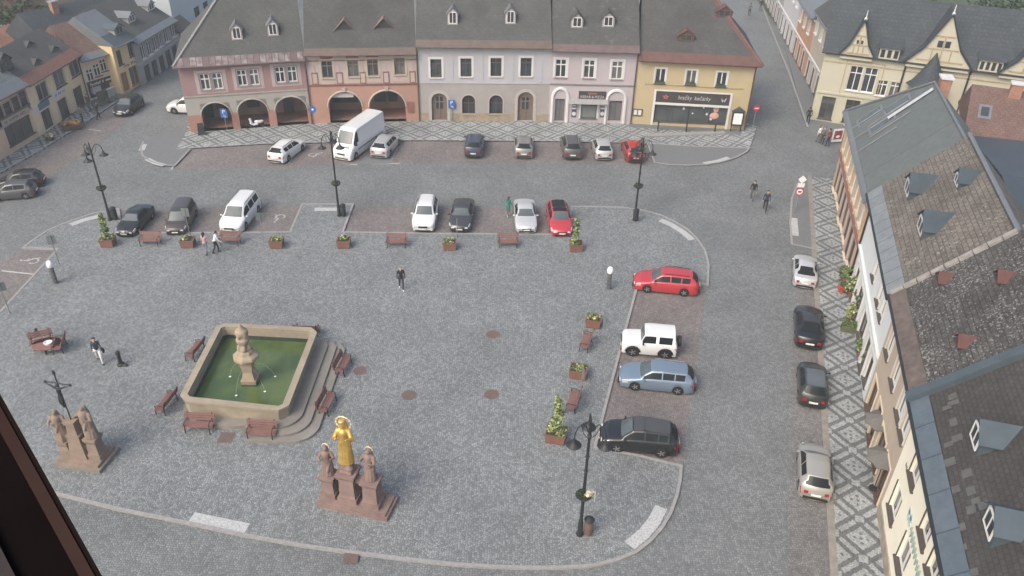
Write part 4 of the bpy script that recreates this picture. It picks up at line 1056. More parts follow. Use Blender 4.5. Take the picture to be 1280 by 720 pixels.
for px, py in ((1191,496),(1192,504),(1184,510),(1192,528),(1197,548),(1186,556),(1209,592),(1214,614),(1220,627),(1228,633),(1216,637),(1200,660),(1203,685),(1188,578),(1195,612),(1217,716)):
    x, y = rd_.r(px, py); a, b = rg.uniform(.12,.24), rg.uniform(.1,.17)
    mb = MB(); mb.add([rd_.slope(x-a,y-b,.03),rd_.slope(x+a,y-b,.03),rd_.slope(x+a,y+b,.03),rd_.slope(x-a,y+b,.03)], [(0,1,2,3)])
    mb.build('replaced_tile', M('new_tile_grey',(.085,.087,.085),.8,.2,3), rd_.root)
# ------------------------------------------------------------------ cream town hall with gables beyond the side street
A = Vector((29.8,78.4,0)); B = Vector((52.0,70.2,0))
cr = House('gabled_town_house', 'large cream building with steep timbered gables and blue slate roof', A, B, 7.1, 5.8, 57)
tim = M('timber_brown', (.31,.25,.165), .8, .2)
crm = M('cream_render', (.415,.395,.31), .9, .05, .7, grime=.12)
win1 = [cr.wbox(cx, cy, 1.05, 1.9) for cx, cy in ((1078,100),(1091,104))]
win2 = [cr.wbox(cx, cy, 1.2, 1.6) for cx, cy in ((1093,108),(1109,110))]
x1_, z1_ = cr.f(1077,98); win1 = [(x1_-1.2,x1_-.05,z1_-1.3,z1_+1.1),(x1_+.15,x1_+1.3,z1_-1.3,z1_+1.1)]
x2_, z2_ = cr.f(1101,108); win2 = [(x2_-1.0,x2_-.1,z2_-.9,z2_+.6),(x2_+.15,x2_+1.05,z2_-.9,z2_+.6)]
if win2[0][0] < win1[1][1]+.2: 
    dx = win1[1][1]+.25-win2[0][0]; win2 = [(w[0]+dx, w[1]+dx, w[2], w[3]) for w in win2]
more = [(x, x+1.0, 3.9, 5.6) for x in (9.2,10.6,13.5,14.9,17.5)]
low = [(x, x+1.3, .4, 2.7) for x in (.7,3.0,5.4,8,11,14,17)]
cr.front(0, cr.w, 0, cr.h, win1+win2+[m for m in more if m[0] > win2[1][1]+.3]+[l for l in low if l[3] < min(w[2] for w in win1+win2)-.1], crm)
for w in win1+win2+[m for m in more if m[0] > win2[1][1]+.3]: cr.window(*w, m_white, m_glass, crm, .1, .16, 1, .72, True)
for w in [l for l in low if l[3] < min(w[2] for w in win1+win2)-.1]: cr.window(*w, brownfr, m_glass, crm, .12, .16, 1, .7, True)
cr.body(crm, .5); cr.ov = .3; cr.roof(m_roofblue, ovl=.3, ovr=.3); cr.gutter(m_dark)
def gable(x0, x1, zt, y=-.35, cx=None):
    cx = cx or (x0+x1)/2; z0 = cr.h-.4; mb = MB()
    prof = [(x0,z0),(x1,z0),(x1,z0+.5),(cx+(x1-cx)*.55,z0+(zt-z0)*.38),(cx,zt),(cx-(x1-cx)*.55,z0+(zt-z0)*.38),(x0,z0+.5)]
    yb = (zt-cr.h)/cr.tp
    mb.add([(p[0],y,p[1]) for p in prof], [tuple(range(7))])
    mb.add([(x0,y,z0),(x0,.1,z0),(x1,.1,z0),(x1,y,z0)], [(0,1,2,3)])
    gb = mb.build('gable', crm, cr.root)
    r = MB()
    for sgn in (-1, 1):
        ln = [(cx+sgn*(x1-cx)*1.1, z0+.35), (cx+sgn*(x1-cx)*.57, z0+(zt-z0)*.385), (cx, zt+.12)]
        for i in range(2):
            (ax, az), (bx, bz) = ln[i], ln[i+1]
            ya = max(.1, (az-cr.h)/cr.tp+.3); yb_ = max(.1, (bz-cr.h)/cr.tp+.3)
            v = [(ax,y-.25,az),(bx,y-.25,bz),(bx,yb_,bz),(ax,ya,az)]; w = [(p[0],p[1],p[2]+.16) for p in v]
            r.add(v+w, [(4,5,6,7) if sgn > 0 else (7,6,5,4),(0,1,5,4),(3,2,1,0)])
    r.build('gable_roof', m_roofblue, gb)
    t = MB(); wz = lambda z: (x1-cx)*(1-.45*min(1,(z-z0)/((zt-z0)*.38))) if z < z0+(zt-z0)*.38 else (x1-cx)*.55*(zt-z)/((zt-z0)*.62)
    for f in (.16,.38,.62):
        z = z0+(zt-z0)*f; w = wz(z)*.92; t.box(cx-w, cx+w, y-.035, y-.002, z-.07, z+.07)
    for q in (-.5,0,.5):
        t.box(cx+q*(x1-cx)*.6-.06, cx+q*(x1-cx)*.6+.06, y-.033, y-.003, z0+(zt-z0)*.17+.05, z0+(zt-z0)*.37)
    t.box(cx-.06, cx+.06, y-.033, y-.003, z0+(zt-z0)*.39, z0+(zt-z0)*.6)
    t.build('timber_framing', tim, gb)
    w = MB(); z = z0+(zt-z0)*.42; q = min(.75, (x1-x0)*.1); w.box(cx-q, cx-.1, y-.04, y-.006, z, z+q*1.1); w.box(cx+.1, cx+q, y-.04, y-.006, z, z+q*1.1); w.build('gable_window', m_glass, gb)
    f = MB(); f.lathe([(.12,0),(.16,.15),(.05,.3),(.03,.9)], 8, (cx,y-.1,zt+.1)); f.build('finial', M('finial_zinc',(.5,.5,.5),.5), gb)
for (pl, pr, pa, pb) in ((1052,1092,1071,24),(1131,1209,1184,18),(1252,1330,1300,40)):
    xa, _ = cr.f(pl, 62 if pl < 1100 else 82); xb, _ = cr.f(pr, 66 if pl < 1100 else 92); zt = cr.f(pa, pb)[1]
    xc = cr.f(pa, pb)[0]; xa = max(xa, .2); hw_ = (xb-xa)/2; xc = (xa+xb)/2; gable(xa, xb, min(zt, cr.h+cr.d/2*cr.tp+.2))
for px_ in (1128, 1211):
    x, _ = cr.f(px_, 96); p = MB(); p.tube([(x,-.12,cr.h-.1),(x,-.12,.1)], .08, 8); p.build('downpipe', m_dark, cr.root)
cr.band(.1, cr.w, cr.h-1.0, cr.h-.88, tim, .04, 'string_course'); cr.band(.1, cr.w, 3.0, 3.2, crm, .12, 'string_course')
q0, q1, z0, z1 = win1[0][0]-.5, win1[1][1]+.5, win1[0][2]-.5, win1[0][3]+.5
pb_ = MB(); pb_.box(q0, q0+.08, -.03, .004, z0, z1); pb_.box(q1-.08, q1, -.03, .004, z0, z1); pb_.box(q0+.08, q1-.08, -.03, .004, z1-.08, z1); pb_.build('window_panel', tim, cr.root)
# bands of small attic windows
for pl, pr, py in ((1093,1127,70),(1214,1253,92)):
    xa, z = cr.f(pl, py); xb, _ = cr.f(pr, py+6); xa += .35; xb -= .35
    mb = MB(); mb.box(xa, xb, -.3, .6, cr.h-.1, cr.h+1.0); bd = mb.build('attic_windows', crm, cr.root)
    n = 3 if pl < 1100 else 4; st = (xb-xa)/n
    for i in range(n):
        w = MB(); w.box(xa+st*i+st*.2, xa+st*i+st*.8, -.33, -.28, cr.h+.15, cr.h+.85); w.build('pane', m_glass, bd)
    mb = MB(); mb.add([(xa-.2,-.5,cr.h+1.02),(xb+.2,-.5,cr.h+1.02),(xb+.2,1.3,cr.h+1.9),(xa-.2,1.3,cr.h+1.9)], [(0,1,2,3)]); mb.build('attic_roof', m_roofblue, bd)
x, z = cr.f(1162,92); mb = MB(); mb.lathe([(1.9,0),(1.5,.3),(.95,1.2),(.2,2.7),(.03,3.1)], 8, (x,-.8,z-.9)); mb.build('turret_roof', m_roofblue, cr.root)
mb = MB(); mb.lathe([(1.1,-2.5),(1.1,0)], 8, (x,-.8,z-.9)); mb.build('turret', crm, cr.root)
# ------------------------------------------------------------------ narrow houses along the right of the side street
SG = 'narrow houses along the side street'
def st_house(label, pa, pb, h, wallm, roofm, d=8, pitch=42, lowm=None):
    H = House('street_house', label, pa, pb, h, d, pitch, SG)
    n = max(2, int(H.w/2.4)); wn = [(.5+i*(H.w-.8)/n, .5+i*(H.w-.8)/n+1.05, h-2.3, h-.7) for i in range(n)]; lw = [(w[0], w[1]+.1, .3, 2.4) for w in wn]
    H.front(0, H.w, 0, h, wn+lw, wallm)
    for w in wn: H.window(*w, m_white, m_glass, whitep, .12, .14, 1, .7, True)
    for w in lw: H.window(*w, brownfr, m_glass, whitep, .12, .14, 1, 0, True, name='shop_window')
    H.cornice(2.75, 2.95, whitep, .15); H.cornice(h-.35, h-.1, whitep, .2)
    H.body(wallm, .5); H.roof(roofm); H.gutter(m_zinc)
    return H
def sp(y): return Vector((31.4+(y-77.6)*.118, y, 0))
st_house('grey narrow house with pale roof farthest up the side street', sp(128), sp(112), 7.0, greyp, m_roofgrey)
st_house('pale grey narrow house halfway up the side street', sp(111.9), sp(101), 7.4, M('pale_grey_plaster',(.42,.42,.42),.9,.06,1,grime=.2), m_zinc)
st_house('white and orange narrow house on the side street', sp(100.9), sp(92), 6.6, M('terracotta_plaster',(.38,.22,.14),.9,.1,1,grime=.2), m_zinc)
st_house('cream narrow house next to the gabled cream building', sp(91.9), sp(80.2), 7.6, cream, m_roofgrey2)
# low buildings behind the right row
a, b = Vector((37.2,63.2,0)), Vector((52,57.2,0))
rr = House('rear_house', 'low rear house with brown red roof in front of the cream gables', a, b, 4.6, 9, 33)
rr.front(0, rr.w, 0, rr.h, [], creamp); rr.body(creamp, .5); rr.roof(m_roofred, ovl=.2)
x, y = rr.r(1231,140); mb = MB(); mb.add([rr.slope(x-.5,y-.6,.06),rr.slope(x+.5,y-.6,.06),rr.slope(x+.5,y+.6,.06),rr.slope(x-.5,y+.6,.06)], [(0,1,2,3)]); sk = mb.build('roof_window', m_zinc, rr.root)
mb = MB(); mb.add([rr.slope(x-.3,y-.4,.08),rr.slope(x+.3,y-.4,.08),rr.slope(x+.3,y+.4,.08),rr.slope(x-.3,y+.4,.08)], [(0,1,2,3)]); mb.build('pane', m_glass, sk)
x, y = rr.r(1268,118); rr.chimney(x, y, .9, .8, .9, brick, M('cap_white',(.7,.7,.7)))
x, y = rr.r(1192,128); 
rw2 = House('rear_workshop', 'rear building with dark blue sheet roof and teal strip beyond the tan tiled roof', Vector((30.5,41.2,0)), Vector((52,35.5,0)), 6.2, 19, 6)
dkblue = M('dark_blue_sheet', (.05,.062,.075), .45, .1, .5, metal=.1)
rw2.front(0, rw2.w, 0, rw2.h, [], whitep); rw2.body(whitep, .5, gable=False); rw2.roof(dkblue, ridge=9.5)
mb = MB(); mb.add([rw2.slope(0,-.3,.04),rw2.slope(rw2.w,-.3,.04),rw2.slope(rw2.w,2.6,.04),rw2.slope(0,2.6,.04)], [(0,1,2,3)]); mb.build('skylight_strip', M('teal_sheet',(.09,.17,.18),.3), rw2.root)
# ------------------------------------------------------------------ trees behind the houses
def tree(label, cx, cy, zc, r, seed, dark):
    rg = random.Random(seed); c = G(cx, cy, zc)
    t = thing('tree', label, 'tree', (c.x, c.y, 0), 0, 'trees behind the houses')
    mb = MB(); mb.tube([(0,0,0),(.1,.1,zc*.4),(0,0,zc*.75),(.1,0,zc+r*.3)], [.28,.22,.16,.06], 8)
    for i in range(6):
        a = rg.uniform(0,6.28); mb.tube([(0,0,zc*.5+i*.25),(math.cos(a)*r*.5,math.sin(a)*r*.5,zc*.75+i*.2),(math.cos(a)*r*.85,math.sin(a)*r*.85,zc+i*.15)], [.1,.07,.03], 5)
    mb.build('trunk', M('bark',(.10,.08,.06),.9,.2), t)
    cb = MB()
    for i in range(34):
        while True:
            p = Vector((rg.uniform(-1,1), rg.uniform(-1,1), rg.uniform(-.9,1)))
            if .35 < p.length < 1: break
        cb.leaves((p.x*r*.85, p.y*r*.85, zc+p.z*r*.8), (r*.3, r*.3, r*.25), 75, .34, 0, rg, dark)
    cb.build('crown', [M('leaf_dark',(.035,.055,.028),.8,.3,1), M('leaf_mid',(.055,.08,.035),.8,.3,1), M('leaf_light',(.085,.11,.05),.8,.3,1)], t)
for i, (cx, cy, z, r, d, lb) in enumerate(((6,20,4,3.6,[0,0,1],'dark green tree at the upper left corner'),(28,27,3.6,3.0,[0,1],'mid green tree between orange roof and upper left corner'),(44,6,4,3.6,[0,0,1],'dark tree in the gardens behind the left row'),
    (22,2,4.5,4,[0,1],'broad garden tree behind the upper left roofs'),(72,22,3.2,2.2,[1,2],'small light green tree beside the brown tiled rear house'),(86,-2,4,3.2,[1,2],'light green tree behind the dark blue slate roof'),
    (122,-6,4,3.4,[0,1,2],'bushy tree beyond the dark blue slate roof'))):
    tree(lb, cx, cy, z, r, 40+i, d)
struct(MB().add([(34,84,.03),(140,60,.03),(170,260,.03),(44,260,.03)], [(0,1,2,3)]).build('garden_ground', M('garden_green', (.05,.075,.035), .95, .3, .4)))
for i, (x, y, z, r, d, lb) in enumerate(((41,90,4.5,3.6,[0,1],'green tree behind the left gable of the cream building'),(48,88,4,3.4,[0,0,1],'dark bushy tree close behind the slate ridge'),(55,87,4,3.2,[0,1,2],'light green bushy tree close behind the slate ridge'),
    (66,98,5,4.2,[0,1],'large tree beside the pink house'),(52,92,5.5,4.6,[0,1],'dark green tree behind the cream gabled building'),(60,94,5,4.2,[0,0,1],'second dark tree behind the slate roof of the cream building'),(46,96,5,4,[0,1],'tree rising behind the ridge of the cream building'))):
    t = None
    q = Vector((x,y,z)); c = cam.matrix_world.inverted() @ q; px = 640-FPX*c.x/c.z; py = 360+FPX*c.y/c.z
    tree(lb, px, py, z, r, 60+i, d)
ph = House('rear_house', 'pink house with grey roof at the upper right corner', Vector((62,88,0)), Vector((76,84,0)), 7.5, 9, 38)
wn = [(1+i*2.4, 2.1+i*2.4, 4.6, 6.2) for i in range(5)]
ph.front(0, ph.w, 0, ph.h, wn, M('old_pink_plaster',(.42,.29,.27),.9,.08,1,grime=.2))
for w in wn: ph.window(*w, m_white, m_glass, whitep, .14, .14, 1, 0, True)
ph.body(M('old_pink_plaster',(.42,.29,.27)), .5); ph.roof(m_roofgrey)
# ------------------------------------------------------------------ vehicles
m_tyre = M('tyre_rubber', (.018,.018,.018), .85, .1)
m_rim = M('alloy', (.35,.35,.36), .35, .08, 3, metal=.7)
m_cg = M('car_glass', (.016,.019,.021), .12, .1, 1, spec=.12)
m_ws = M('windshield_glass', (.07,.085,.09), .06, .25, 1.5, spec=.7)
m_hl = M('headlight_lens', (.55,.57,.58), .12, .05, 1, spec=.7)
m_tl = M('tail_lamp_red', (.30,.015,.015), .2, .1, 1)
m_blk = M('black_trim', (.02,.02,.021), .55, .1)
m_plate = M('number_plate', (.62,.62,.58), .5, .04)
def paint(name, c, metal=.0):
    return M('paint_'+name, c, .32 if metal else .28, .03, .5, metal=metal, coat=.6)
KINDS = {
 # L, W, H, wheelbase front/rear axle fraction, wheel r, keys: (t, belt, top, topwidth factor)
 'hatch': (4.1,1.76,1.50,.19,.82,.31,[(0,.50,.55,.80),(.03,.66,.70,.82),(.12,.78,.85,.80),(.26,.90,.97,.80),(.43,.94,1.43,.68),(.58,.96,1.50,.70),(.86,.99,1.42,.66),(.965,.96,1.02,.74),(.99,.80,.84,.8),(1,.55,.6,.8)], (.26,.43,.86,.965)),
 'estate': (4.6,1.80,1.50,.19,.79,.32,[(0,.50,.55,.80),(.03,.66,.70,.82),(.12,.78,.85,.80),(.26,.89,.96,.80),(.41,.93,1.41,.68),(.55,.95,1.48,.70),(.87,.99,1.42,.64),(.97,.97,1.05,.72),(.99,.82,.86,.8),(1,.55,.6,.8)], (.26,.41,.87,.97)),
 'sedan': (4.55,1.77,1.45,.18,.80,.31,[(0,.50,.55,.80),(.03,.66,.70,.82),(.12,.77,.84,.80),(.28,.89,.96,.80),(.42,.92,1.38,.67),(.54,.94,1.45,.69),(.68,.95,1.39,.66),(.83,.95,1.04,.76),(.97,.93,.99,.78),(.99,.84,.88,.8),(1,.55,.6,.8)], (.28,.42,.68,.83)),
 'suv': (4.5,1.86,1.68,.19,.80,.36,[(0,.58,.64,.82),(.025,.78,.83,.84),(.10,.93,1.0,.82),(.25,1.02,1.09,.82),(.40,1.06,1.60,.70),(.54,1.08,1.67,.71),(.87,1.12,1.58,.65),(.97,1.08,1.16,.74),(.99,.9,.95,.8),(1,.62,.68,.8)], (.25,.40,.87,.97)),
 'minivan': (4.95,1.95,1.75,.19,.80,.34,[(0,.52,.58,.80),(.025,.72,.77,.84),(.10,.88,.95,.82),(.20,.98,1.05,.82),(.36,1.02,1.66,.72),(.50,1.03,1.75,.75),(.92,1.06,1.70,.72),(.975,1.03,1.1,.78),(.99,.9,.95,.82),(1,.55,.62,.8)], (.20,.36,.92,.975)),
 'jeep': (3.5,1.66,1.75,.20,.80,.37,[(0,.70,.76,.86),(.02,.92,.97,.90),(.08,1.0,1.05,.90),(.33,1.06,1.10,.90),(.40,1.06,1.70,.80),(.48,1.07,1.75,.82),(.94,1.08,1.74,.82),(.985,1.08,1.12,.86),(.995,1.0,1.04,.88),(1,.7,.76,.86)], (.33,.40,.94,.985)),
 'coupe': (4.6,1.82,1.38,.19,.80,.33,[(0,.48,.52,.80),(.03,.62,.66,.82),(.12,.74,.81,.80),(.28,.85,.91,.80),(.44,.89,1.33,.64),(.55,.90,1.38,.66),(.68,.92,1.32,.62),(.88,.93,1.0,.74),(.97,.90,.95,.78),(.99,.8,.84,.8),(1,.52,.56,.8)], (.28,.44,.68,.88)),
 'van': (6.9,2.02,2.72,.14,.74,.35,[(0,.55,.62,.82),(.015,.85,.92,.86),(.05,1.1,1.18,.86),(.10,1.25,1.33,.88),(.20,1.35,2.55,.82),(.26,1.36,2.70,.84),(.97,1.36,2.70,.84),(.992,1.3,2.6,.84),(.996,1.2,2.3,.84),(1,.6,1.2,.84)], (.10,.20,.97,.992)),
}
class Shape:
    def __init__(s, kind):
        s.kind = kind
        s.L, s.W, s.H, s.af, s.ar, s.wr, s.keys, s.cab = KINDS[kind]
    def prm(s, t):
        K = s.keys
        for i in range(len(K)-1):
            if t <= K[i+1][0]+1e-9:
                u = (t-K[i][0])/(K[i+1][0]-K[i][0])
                return [K[i][j]+(K[i+1][j]-K[i][j])*u for j in (1,2,3)]
        return list(K[-1][1:])
    def sec(s, t):
        """half section from the underside up to the roof middle; y >= 0"""
        b, tp, wf = s.prm(t); hw = s.W/2
        box = s.kind in ('jeep', 'van')
        e0 = .13 if not box else .045; e1 = .09 if not box else .03
        k = 1.0
        if t < e0: k = 1-(.20 if not box else .10)*((e0-t)/e0)**2
        if t > 1-e1: k = 1-(.13 if not box else .05)*((t-1+e1)/e1)**2
        hw *= k; x = s.L/2-t*s.L
        zb = .19 if s.kind not in ('suv','jeep') else .26
        zu = zb
        for a in (s.af, s.ar):
            d = abs((t-a)*s.L); rr = s.wr+.055
            if d < rr: zu = max(zu, s.wr*1.0+math.sqrt(rr*rr-d*d)-.0)
        cabin = tp-b > .2
        wt = hw*wf if cabin else hw*.86
        zm = max(zu+.06, (zb+b)*.5)
        bb = max(b, zm+.05)
        return x, [(0,zb),(hw*.72,zb),(hw*.97,min(zu,bb-.1)+.0),(hw*.995,min(zu,bb-.1)+.05),(hw,zm),(hw*.985,bb-.04),(hw*.95,bb),(wt+ (0.0 if cabin else .02),tp-(.06 if cabin else .03)),(wt*.9,tp-.015),(wt*.5,tp+.008),(0,tp+.015)]
    def X(s, t, y):
        c = .3 if s.kind in ('jeep','van') else 1.0
        return s.L/2-t*s.L + ((-.24*max(0,1-t/.5) + .20*max(0,(t-.6)/.4))*c)*(y/(s.W/2))**2
    def belt_roof(s, t):
        x, q = s.sec(t); return s.X(t, q[6][0]), q[6], q[7]
    def top(s, t, f):
        """point on the top, f in -1..1 across"""
        x, q = s.sec(t); a = abs(f); pts = [q[10], q[9], q[8], q[7]]; br = [0,.5,.9,1.0]
        for i in range(3):
            if a <= br[i+1]+1e-9:
                u = (a-br[i])/(br[i+1]-br[i]); y = pts[i][0]+(pts[i+1][0]-pts[i][0])*u; z = pts[i][1]+(pts[i+1][1]-pts[i][1])*u
                return Vector((s.X(t, y), math.copysign(y, f), z))
    def body(s):
        ts = sorted(set([k[0] for k in s.keys]+[i/44 for i in range(45)]+[s.af+d for d in (-.085,-.07,-.05,0,.05,.07,.085)]+[s.ar+d for d in (-.085,-.07,-.05,0,.05,.07,.085)]))
        ts = [t for i, t in enumerate(ts) if i == 0 or t-ts[i-1] > .004 or t in [k[0] for k in s.keys]]
        mb = MB(); vs = []; fs = []; n = 0
        for t in ts:
            x, q = s.sec(t); ring = [(s.X(t,y),y,z) for y, z in q]+[(s.X(t,y),-y,z) for y, z in q[-2:0:-1]]
            n = len(ring); vs += ring
        for k in range(len(ts)-1):
            for i in range(n):
                j = (i+1)%n; fs.append((k*n+i,(k+1)*n+i,(k+1)*n+j,k*n+j))
        mb.add(vs, fs, 0, None, True)
        mb.add(vs[:n], [tuple(range(n))]); mb.add(vs[-n:], [tuple(range(n-1,-1,-1))])
        return mb
    def patch(s, P, nu, nv, off):
        """skin patch from P(u, v), lifted by off along its normal"""
        mb = MB(); g = [[P(i/nu, j/nv) for j in range(nv+1)] for i in range(nu+1)]; vs = []
        for i in range(nu+1):
            for j in range(nv+1):
                a = g[min(i+1,nu)][j]-g[max(i-1,0)][j]; b = g[i][min(j+1,nv)]-g[i][max(j-1,0)]
                nn = a.cross(b)
                if nn.length > 0: nn.normalize()
                if nn.dot(g[i][j]-Vector((g[i][j].x*.7,0,.5))) < 0: nn = -nn
                vs.append(g[i][j]+nn*off)
        w = nv+1; fs = []
        for i in range(nu):
            for j in range(nv):
                a, b, c, d = i*w+j, (i+1)*w+j, (i+1)*w+j+1, i*w+j+1
                nrm = (vs[b]-vs[a]).cross(vs[d]-vs[a])
                fs.append((a,b,c,d) if nrm.dot(vs[a]-Vector((vs[a].x*.7,0,.5))) > 0 else (d,c,b,a))
        mb.add(vs, fs, 0, None, True)
        return mb
def wheel_parts(parent, x, y, r, w=.2, rimm=None):
    Mx = Matrix.Translation((x, y, r)) @ Matrix.Rotation(R_(-90 if y > 0 else 90), 4, 'X')
    t = MB(); t.lathe([(r*.62,-w/2),(r*.92,-w/2),(r,-w*.3),(r,w*.3),(r*.92,w/2),(r*.62,w/2)], 20, (0,0,0), 0, Mx)
    wo = t.build('wheel', m_tyre, parent)
    k = MB(); k.lathe([(r*.63,w*.42),(r*.60,w*.5),(r*.16,w*.44),(r*.10,w*.5),(.004,w*.5)], 16, (0,0,0), 0, Mx)
    for i in range(5):
        a = 2*math.pi*i/5
        k.box(r*.1, r*.56, -.03, .03, w*.45, w*.53, 0, Mx @ Matrix.Rotation(a, 4, 'Z'))
    k.build('rim', rimm or m_rim, wo)
def car(label, px, py, head, kind, color, name='parked_car', cat='car', group='cars parked on the square', zc=.7, scale=1.0, rails=False, extra=None, roofc=None):
    S = Shape(kind); c = G(px, py, zc)
    root = thing(name, label, cat, (c.x, c.y, .004), head, group)
    root.scale = (scale*.955,)*3
    S.body().build('body', color, root, 50)
    a0, a1, a2, a3 = S.cab
    def lerp(a, b, u): return a+(b-a)*u
    ws = S.patch(lambda u, v: S.top(lerp(a0+.010, a1-.006, u), lerp(-.86,.86,v)), 4, 10, .007); ws.build('windshield', m_ws, root, 60)
    if kind != 'van':
        rw = S.patch(lambda u, v: S.top(lerp(a2+.008, a3-.006, u), lerp(-.84,.84,v)), 4, 10, .007); rw.build('rear_window', m_cg, root, 60)
    bp = {'hatch':(.285,.585,.60,.83),'estate':(.285,.545,.56,.715,.73,.86),'sedan':(.30,.55,.565,.70),'suv':(.275,.545,.56,.72,.735,.855),'minivan':(.225,.47,.49,.68,.70,.90),'jeep':(.36,.60,.66,.90),'coupe':(.31,.57,.585,.72),'van':(.125,.245)}[kind]
    for sg in (1, -1):
        for i in range(0, len(bp), 2):
            t0, t1 = bp[i], bp[i+1]
            def P(u, v, t0=t0, t1=t1, sg=sg):
                x, b, r = S.belt_roof(lerp(t0, t1, u)); f = .10+.80*v
                yv = lerp(b[0], r[0], f); return Vector((S.X(lerp(t0, t1, u), yv), sg*yv, lerp(b[1]+.02, r[1], f)))
            S.patch(P, 6, 2, .006).build('side_window', m_cg, root, 60)
    r = S.wr; yw = S.W/2-.115
    for t in (S.af, S.ar):
        for sg in (1, -1): wheel_parts(root, S.X(t, S.W/2), sg*yw, r, .21)
    u = MB(); u.box(-S.L*.44, S.L*.43, -S.W*.35, S.W*.35, .15, .5); u.build('underbody', m_blk, root)
    xf = S.L/2
    def front(t, y): 
        x, q = S.sec(t); return x
    zf = S.keys[1][1]; hwf = S.W/2
    for sg in (1, -1):
        # head and tail lamps as patches over the corners
        def HL(u, v, sg=sg):
            t = lerp(.018,.085,u) if kind != 'jeep' else lerp(.001,.012,u); x, q = S.sec(t); a = Vector(q[5]); b = Vector(q[6]); d = Vector(q[8])
            k = Vector((lerp(q[4][0]*.99, q[6][0], min(1,v*2)), lerp(q[5][1]-.10, q[6][1], min(1,v*2)))) if v <= .5 else b.lerp(d, (v-.5)*.5)
            return Vector((S.X(t, k.x), sg*k.x, k.y))
        S.patch(HL, 4, 6, .008).build('headlight', m_hl, root, 60)
        def TL(u, v, sg=sg):
            t = lerp(.955,.997,u); x, q = S.sec(t); zt = min(q[5][1], S.prm(.96)[0]); 
            yv = lerp(q[4][0]*.998, q[6][0]*1.0, v); return Vector((S.X(t, yv), sg*yv, lerp(zt-.22, zt-.01, v)))
        S.patch(TL, 3, 4, .009).build('tail_light', m_tl, root, 60)
        mm = MB(); tb = a0+.045; x, b, rr = S.belt_roof(tb); mm.ball((x, sg*(b[0]+.11), b[1]+.06), (.07,.10,.075), 8); mm.tube([(x,sg*(b[0]-.05),b[1]+.03),(x,sg*(b[0]+.08),b[1]+.04)], .025, 5)
        if kind == 'van': mm.ball((x, sg*(b[0]+.16), b[1]+.2), (.07,.1,.2), 8)
        mm.build('mirror', color if kind not in ('van','jeep') else m_blk, root)
        # tail light face on the back
        t_ = MB(); x = S.X(.999, S.W*.30); zt = S.prm(.985)[0] if kind != 'van' else 1.3
        t_.box(x-.03, x+.02, sg*S.W*.30-.11, sg*S.W*.30+.11, zt-.24, zt-.08); t_.build('tail_light', m_tl, root)
        h_ = MB(); x = S.X(.0, S.W*.30); h_.box(x-.05, x+.012, sg*S.W*.30-.12, sg*S.W*.30+.12, zf-.17, zf-.07); h_.build('headlight', m_hl, root)
    gr = MB(); gr.box(xf-.05, xf+.014, -S.W*.19, S.W*.19, zf-.20, zf-.08); gr.box(xf-.05, xf+.012, -S.W*.33, S.W*.33, .27, .36); gr.build('grille', m_blk, root)
    rb_ = MB(); rb_.box(-xf-.014, -xf+.05, -S.W*.36, S.W*.36, .27, .38); rb_.build('rear_bumper_strip', m_blk, root)
    p = MB(); p.box(xf-.02, xf+.022, -.26, .26, .40, .51); p.build('number_plate', m_plate, root)
    p = MB(); z = .62 if kind not in ('hatch','sedan','coupe') else .58; p.box(-xf-.022, -xf+.02, -.26, .26, z-.06, z+.05); p.build('number_plate', m_plate, root)
    if rails:
        for sg in (1,-1):
            q = MB(); pts = []
            for i in range(9):
                t = lerp(a1+.05, a2-.03, i/8); P_ = S.top(t, sg*.9); pts.append((P_.x, P_.y, P_.z+.045))
            q.tube(pts, .022, 6); q.build('roof_rail', m_blk if rails == 'b' else m_rim, root)
    if roofc is not None:
        S.patch(lambda u, v: S.top(lerp(a1+.012, a2-.01, u), lerp(-.93,.93,v)), 8, 10, .008).build('roof_panel', roofc, root, 60)
    if extra: extra(root, S)
    return root
def hd(ax, ay, bx, by, z=0): 
    a, b = G(ax, ay, z), G(bx, by, z); return math.atan2(b.y-a.y, b.x-a.x)
white = paint('white', (.56,.57,.57)); silver = paint('silver', (.42,.43,.44), .35); black = paint('black', (.014,.015,.017)); brown = paint('dark_brown', (.055,.046,.042), .2)
red = paint('red', (.36,.035,.045)); darkred = paint('dark_red', (.30,.03,.03)); navy = paint('navy', (.035,.045,.075)); grey = paint('grey', (.20,.20,.195), .3); dgrey = paint('dark_grey', (.085,.088,.092), .3)
blue = paint('steel_blue', (.16,.215,.275), .3); anth = paint('anthracite', (.045,.046,.05), .2); silverb = paint('bright_silver', (.50,.51,.51), .35); darkgreen = paint('black_green', (.03,.036,.036), .1)
FRG = 'cars parked in front of the far houses'; RWG = 'cars parked along the upper edge of the square'; EG = 'cars parked on the right edge of the square'; KG = 'cars parked along the right hand kerb'; LG2 = 'cars on the left street'
up_ = lambda x0,y0,x1,y1: hd(x0,y0,x1,y1)
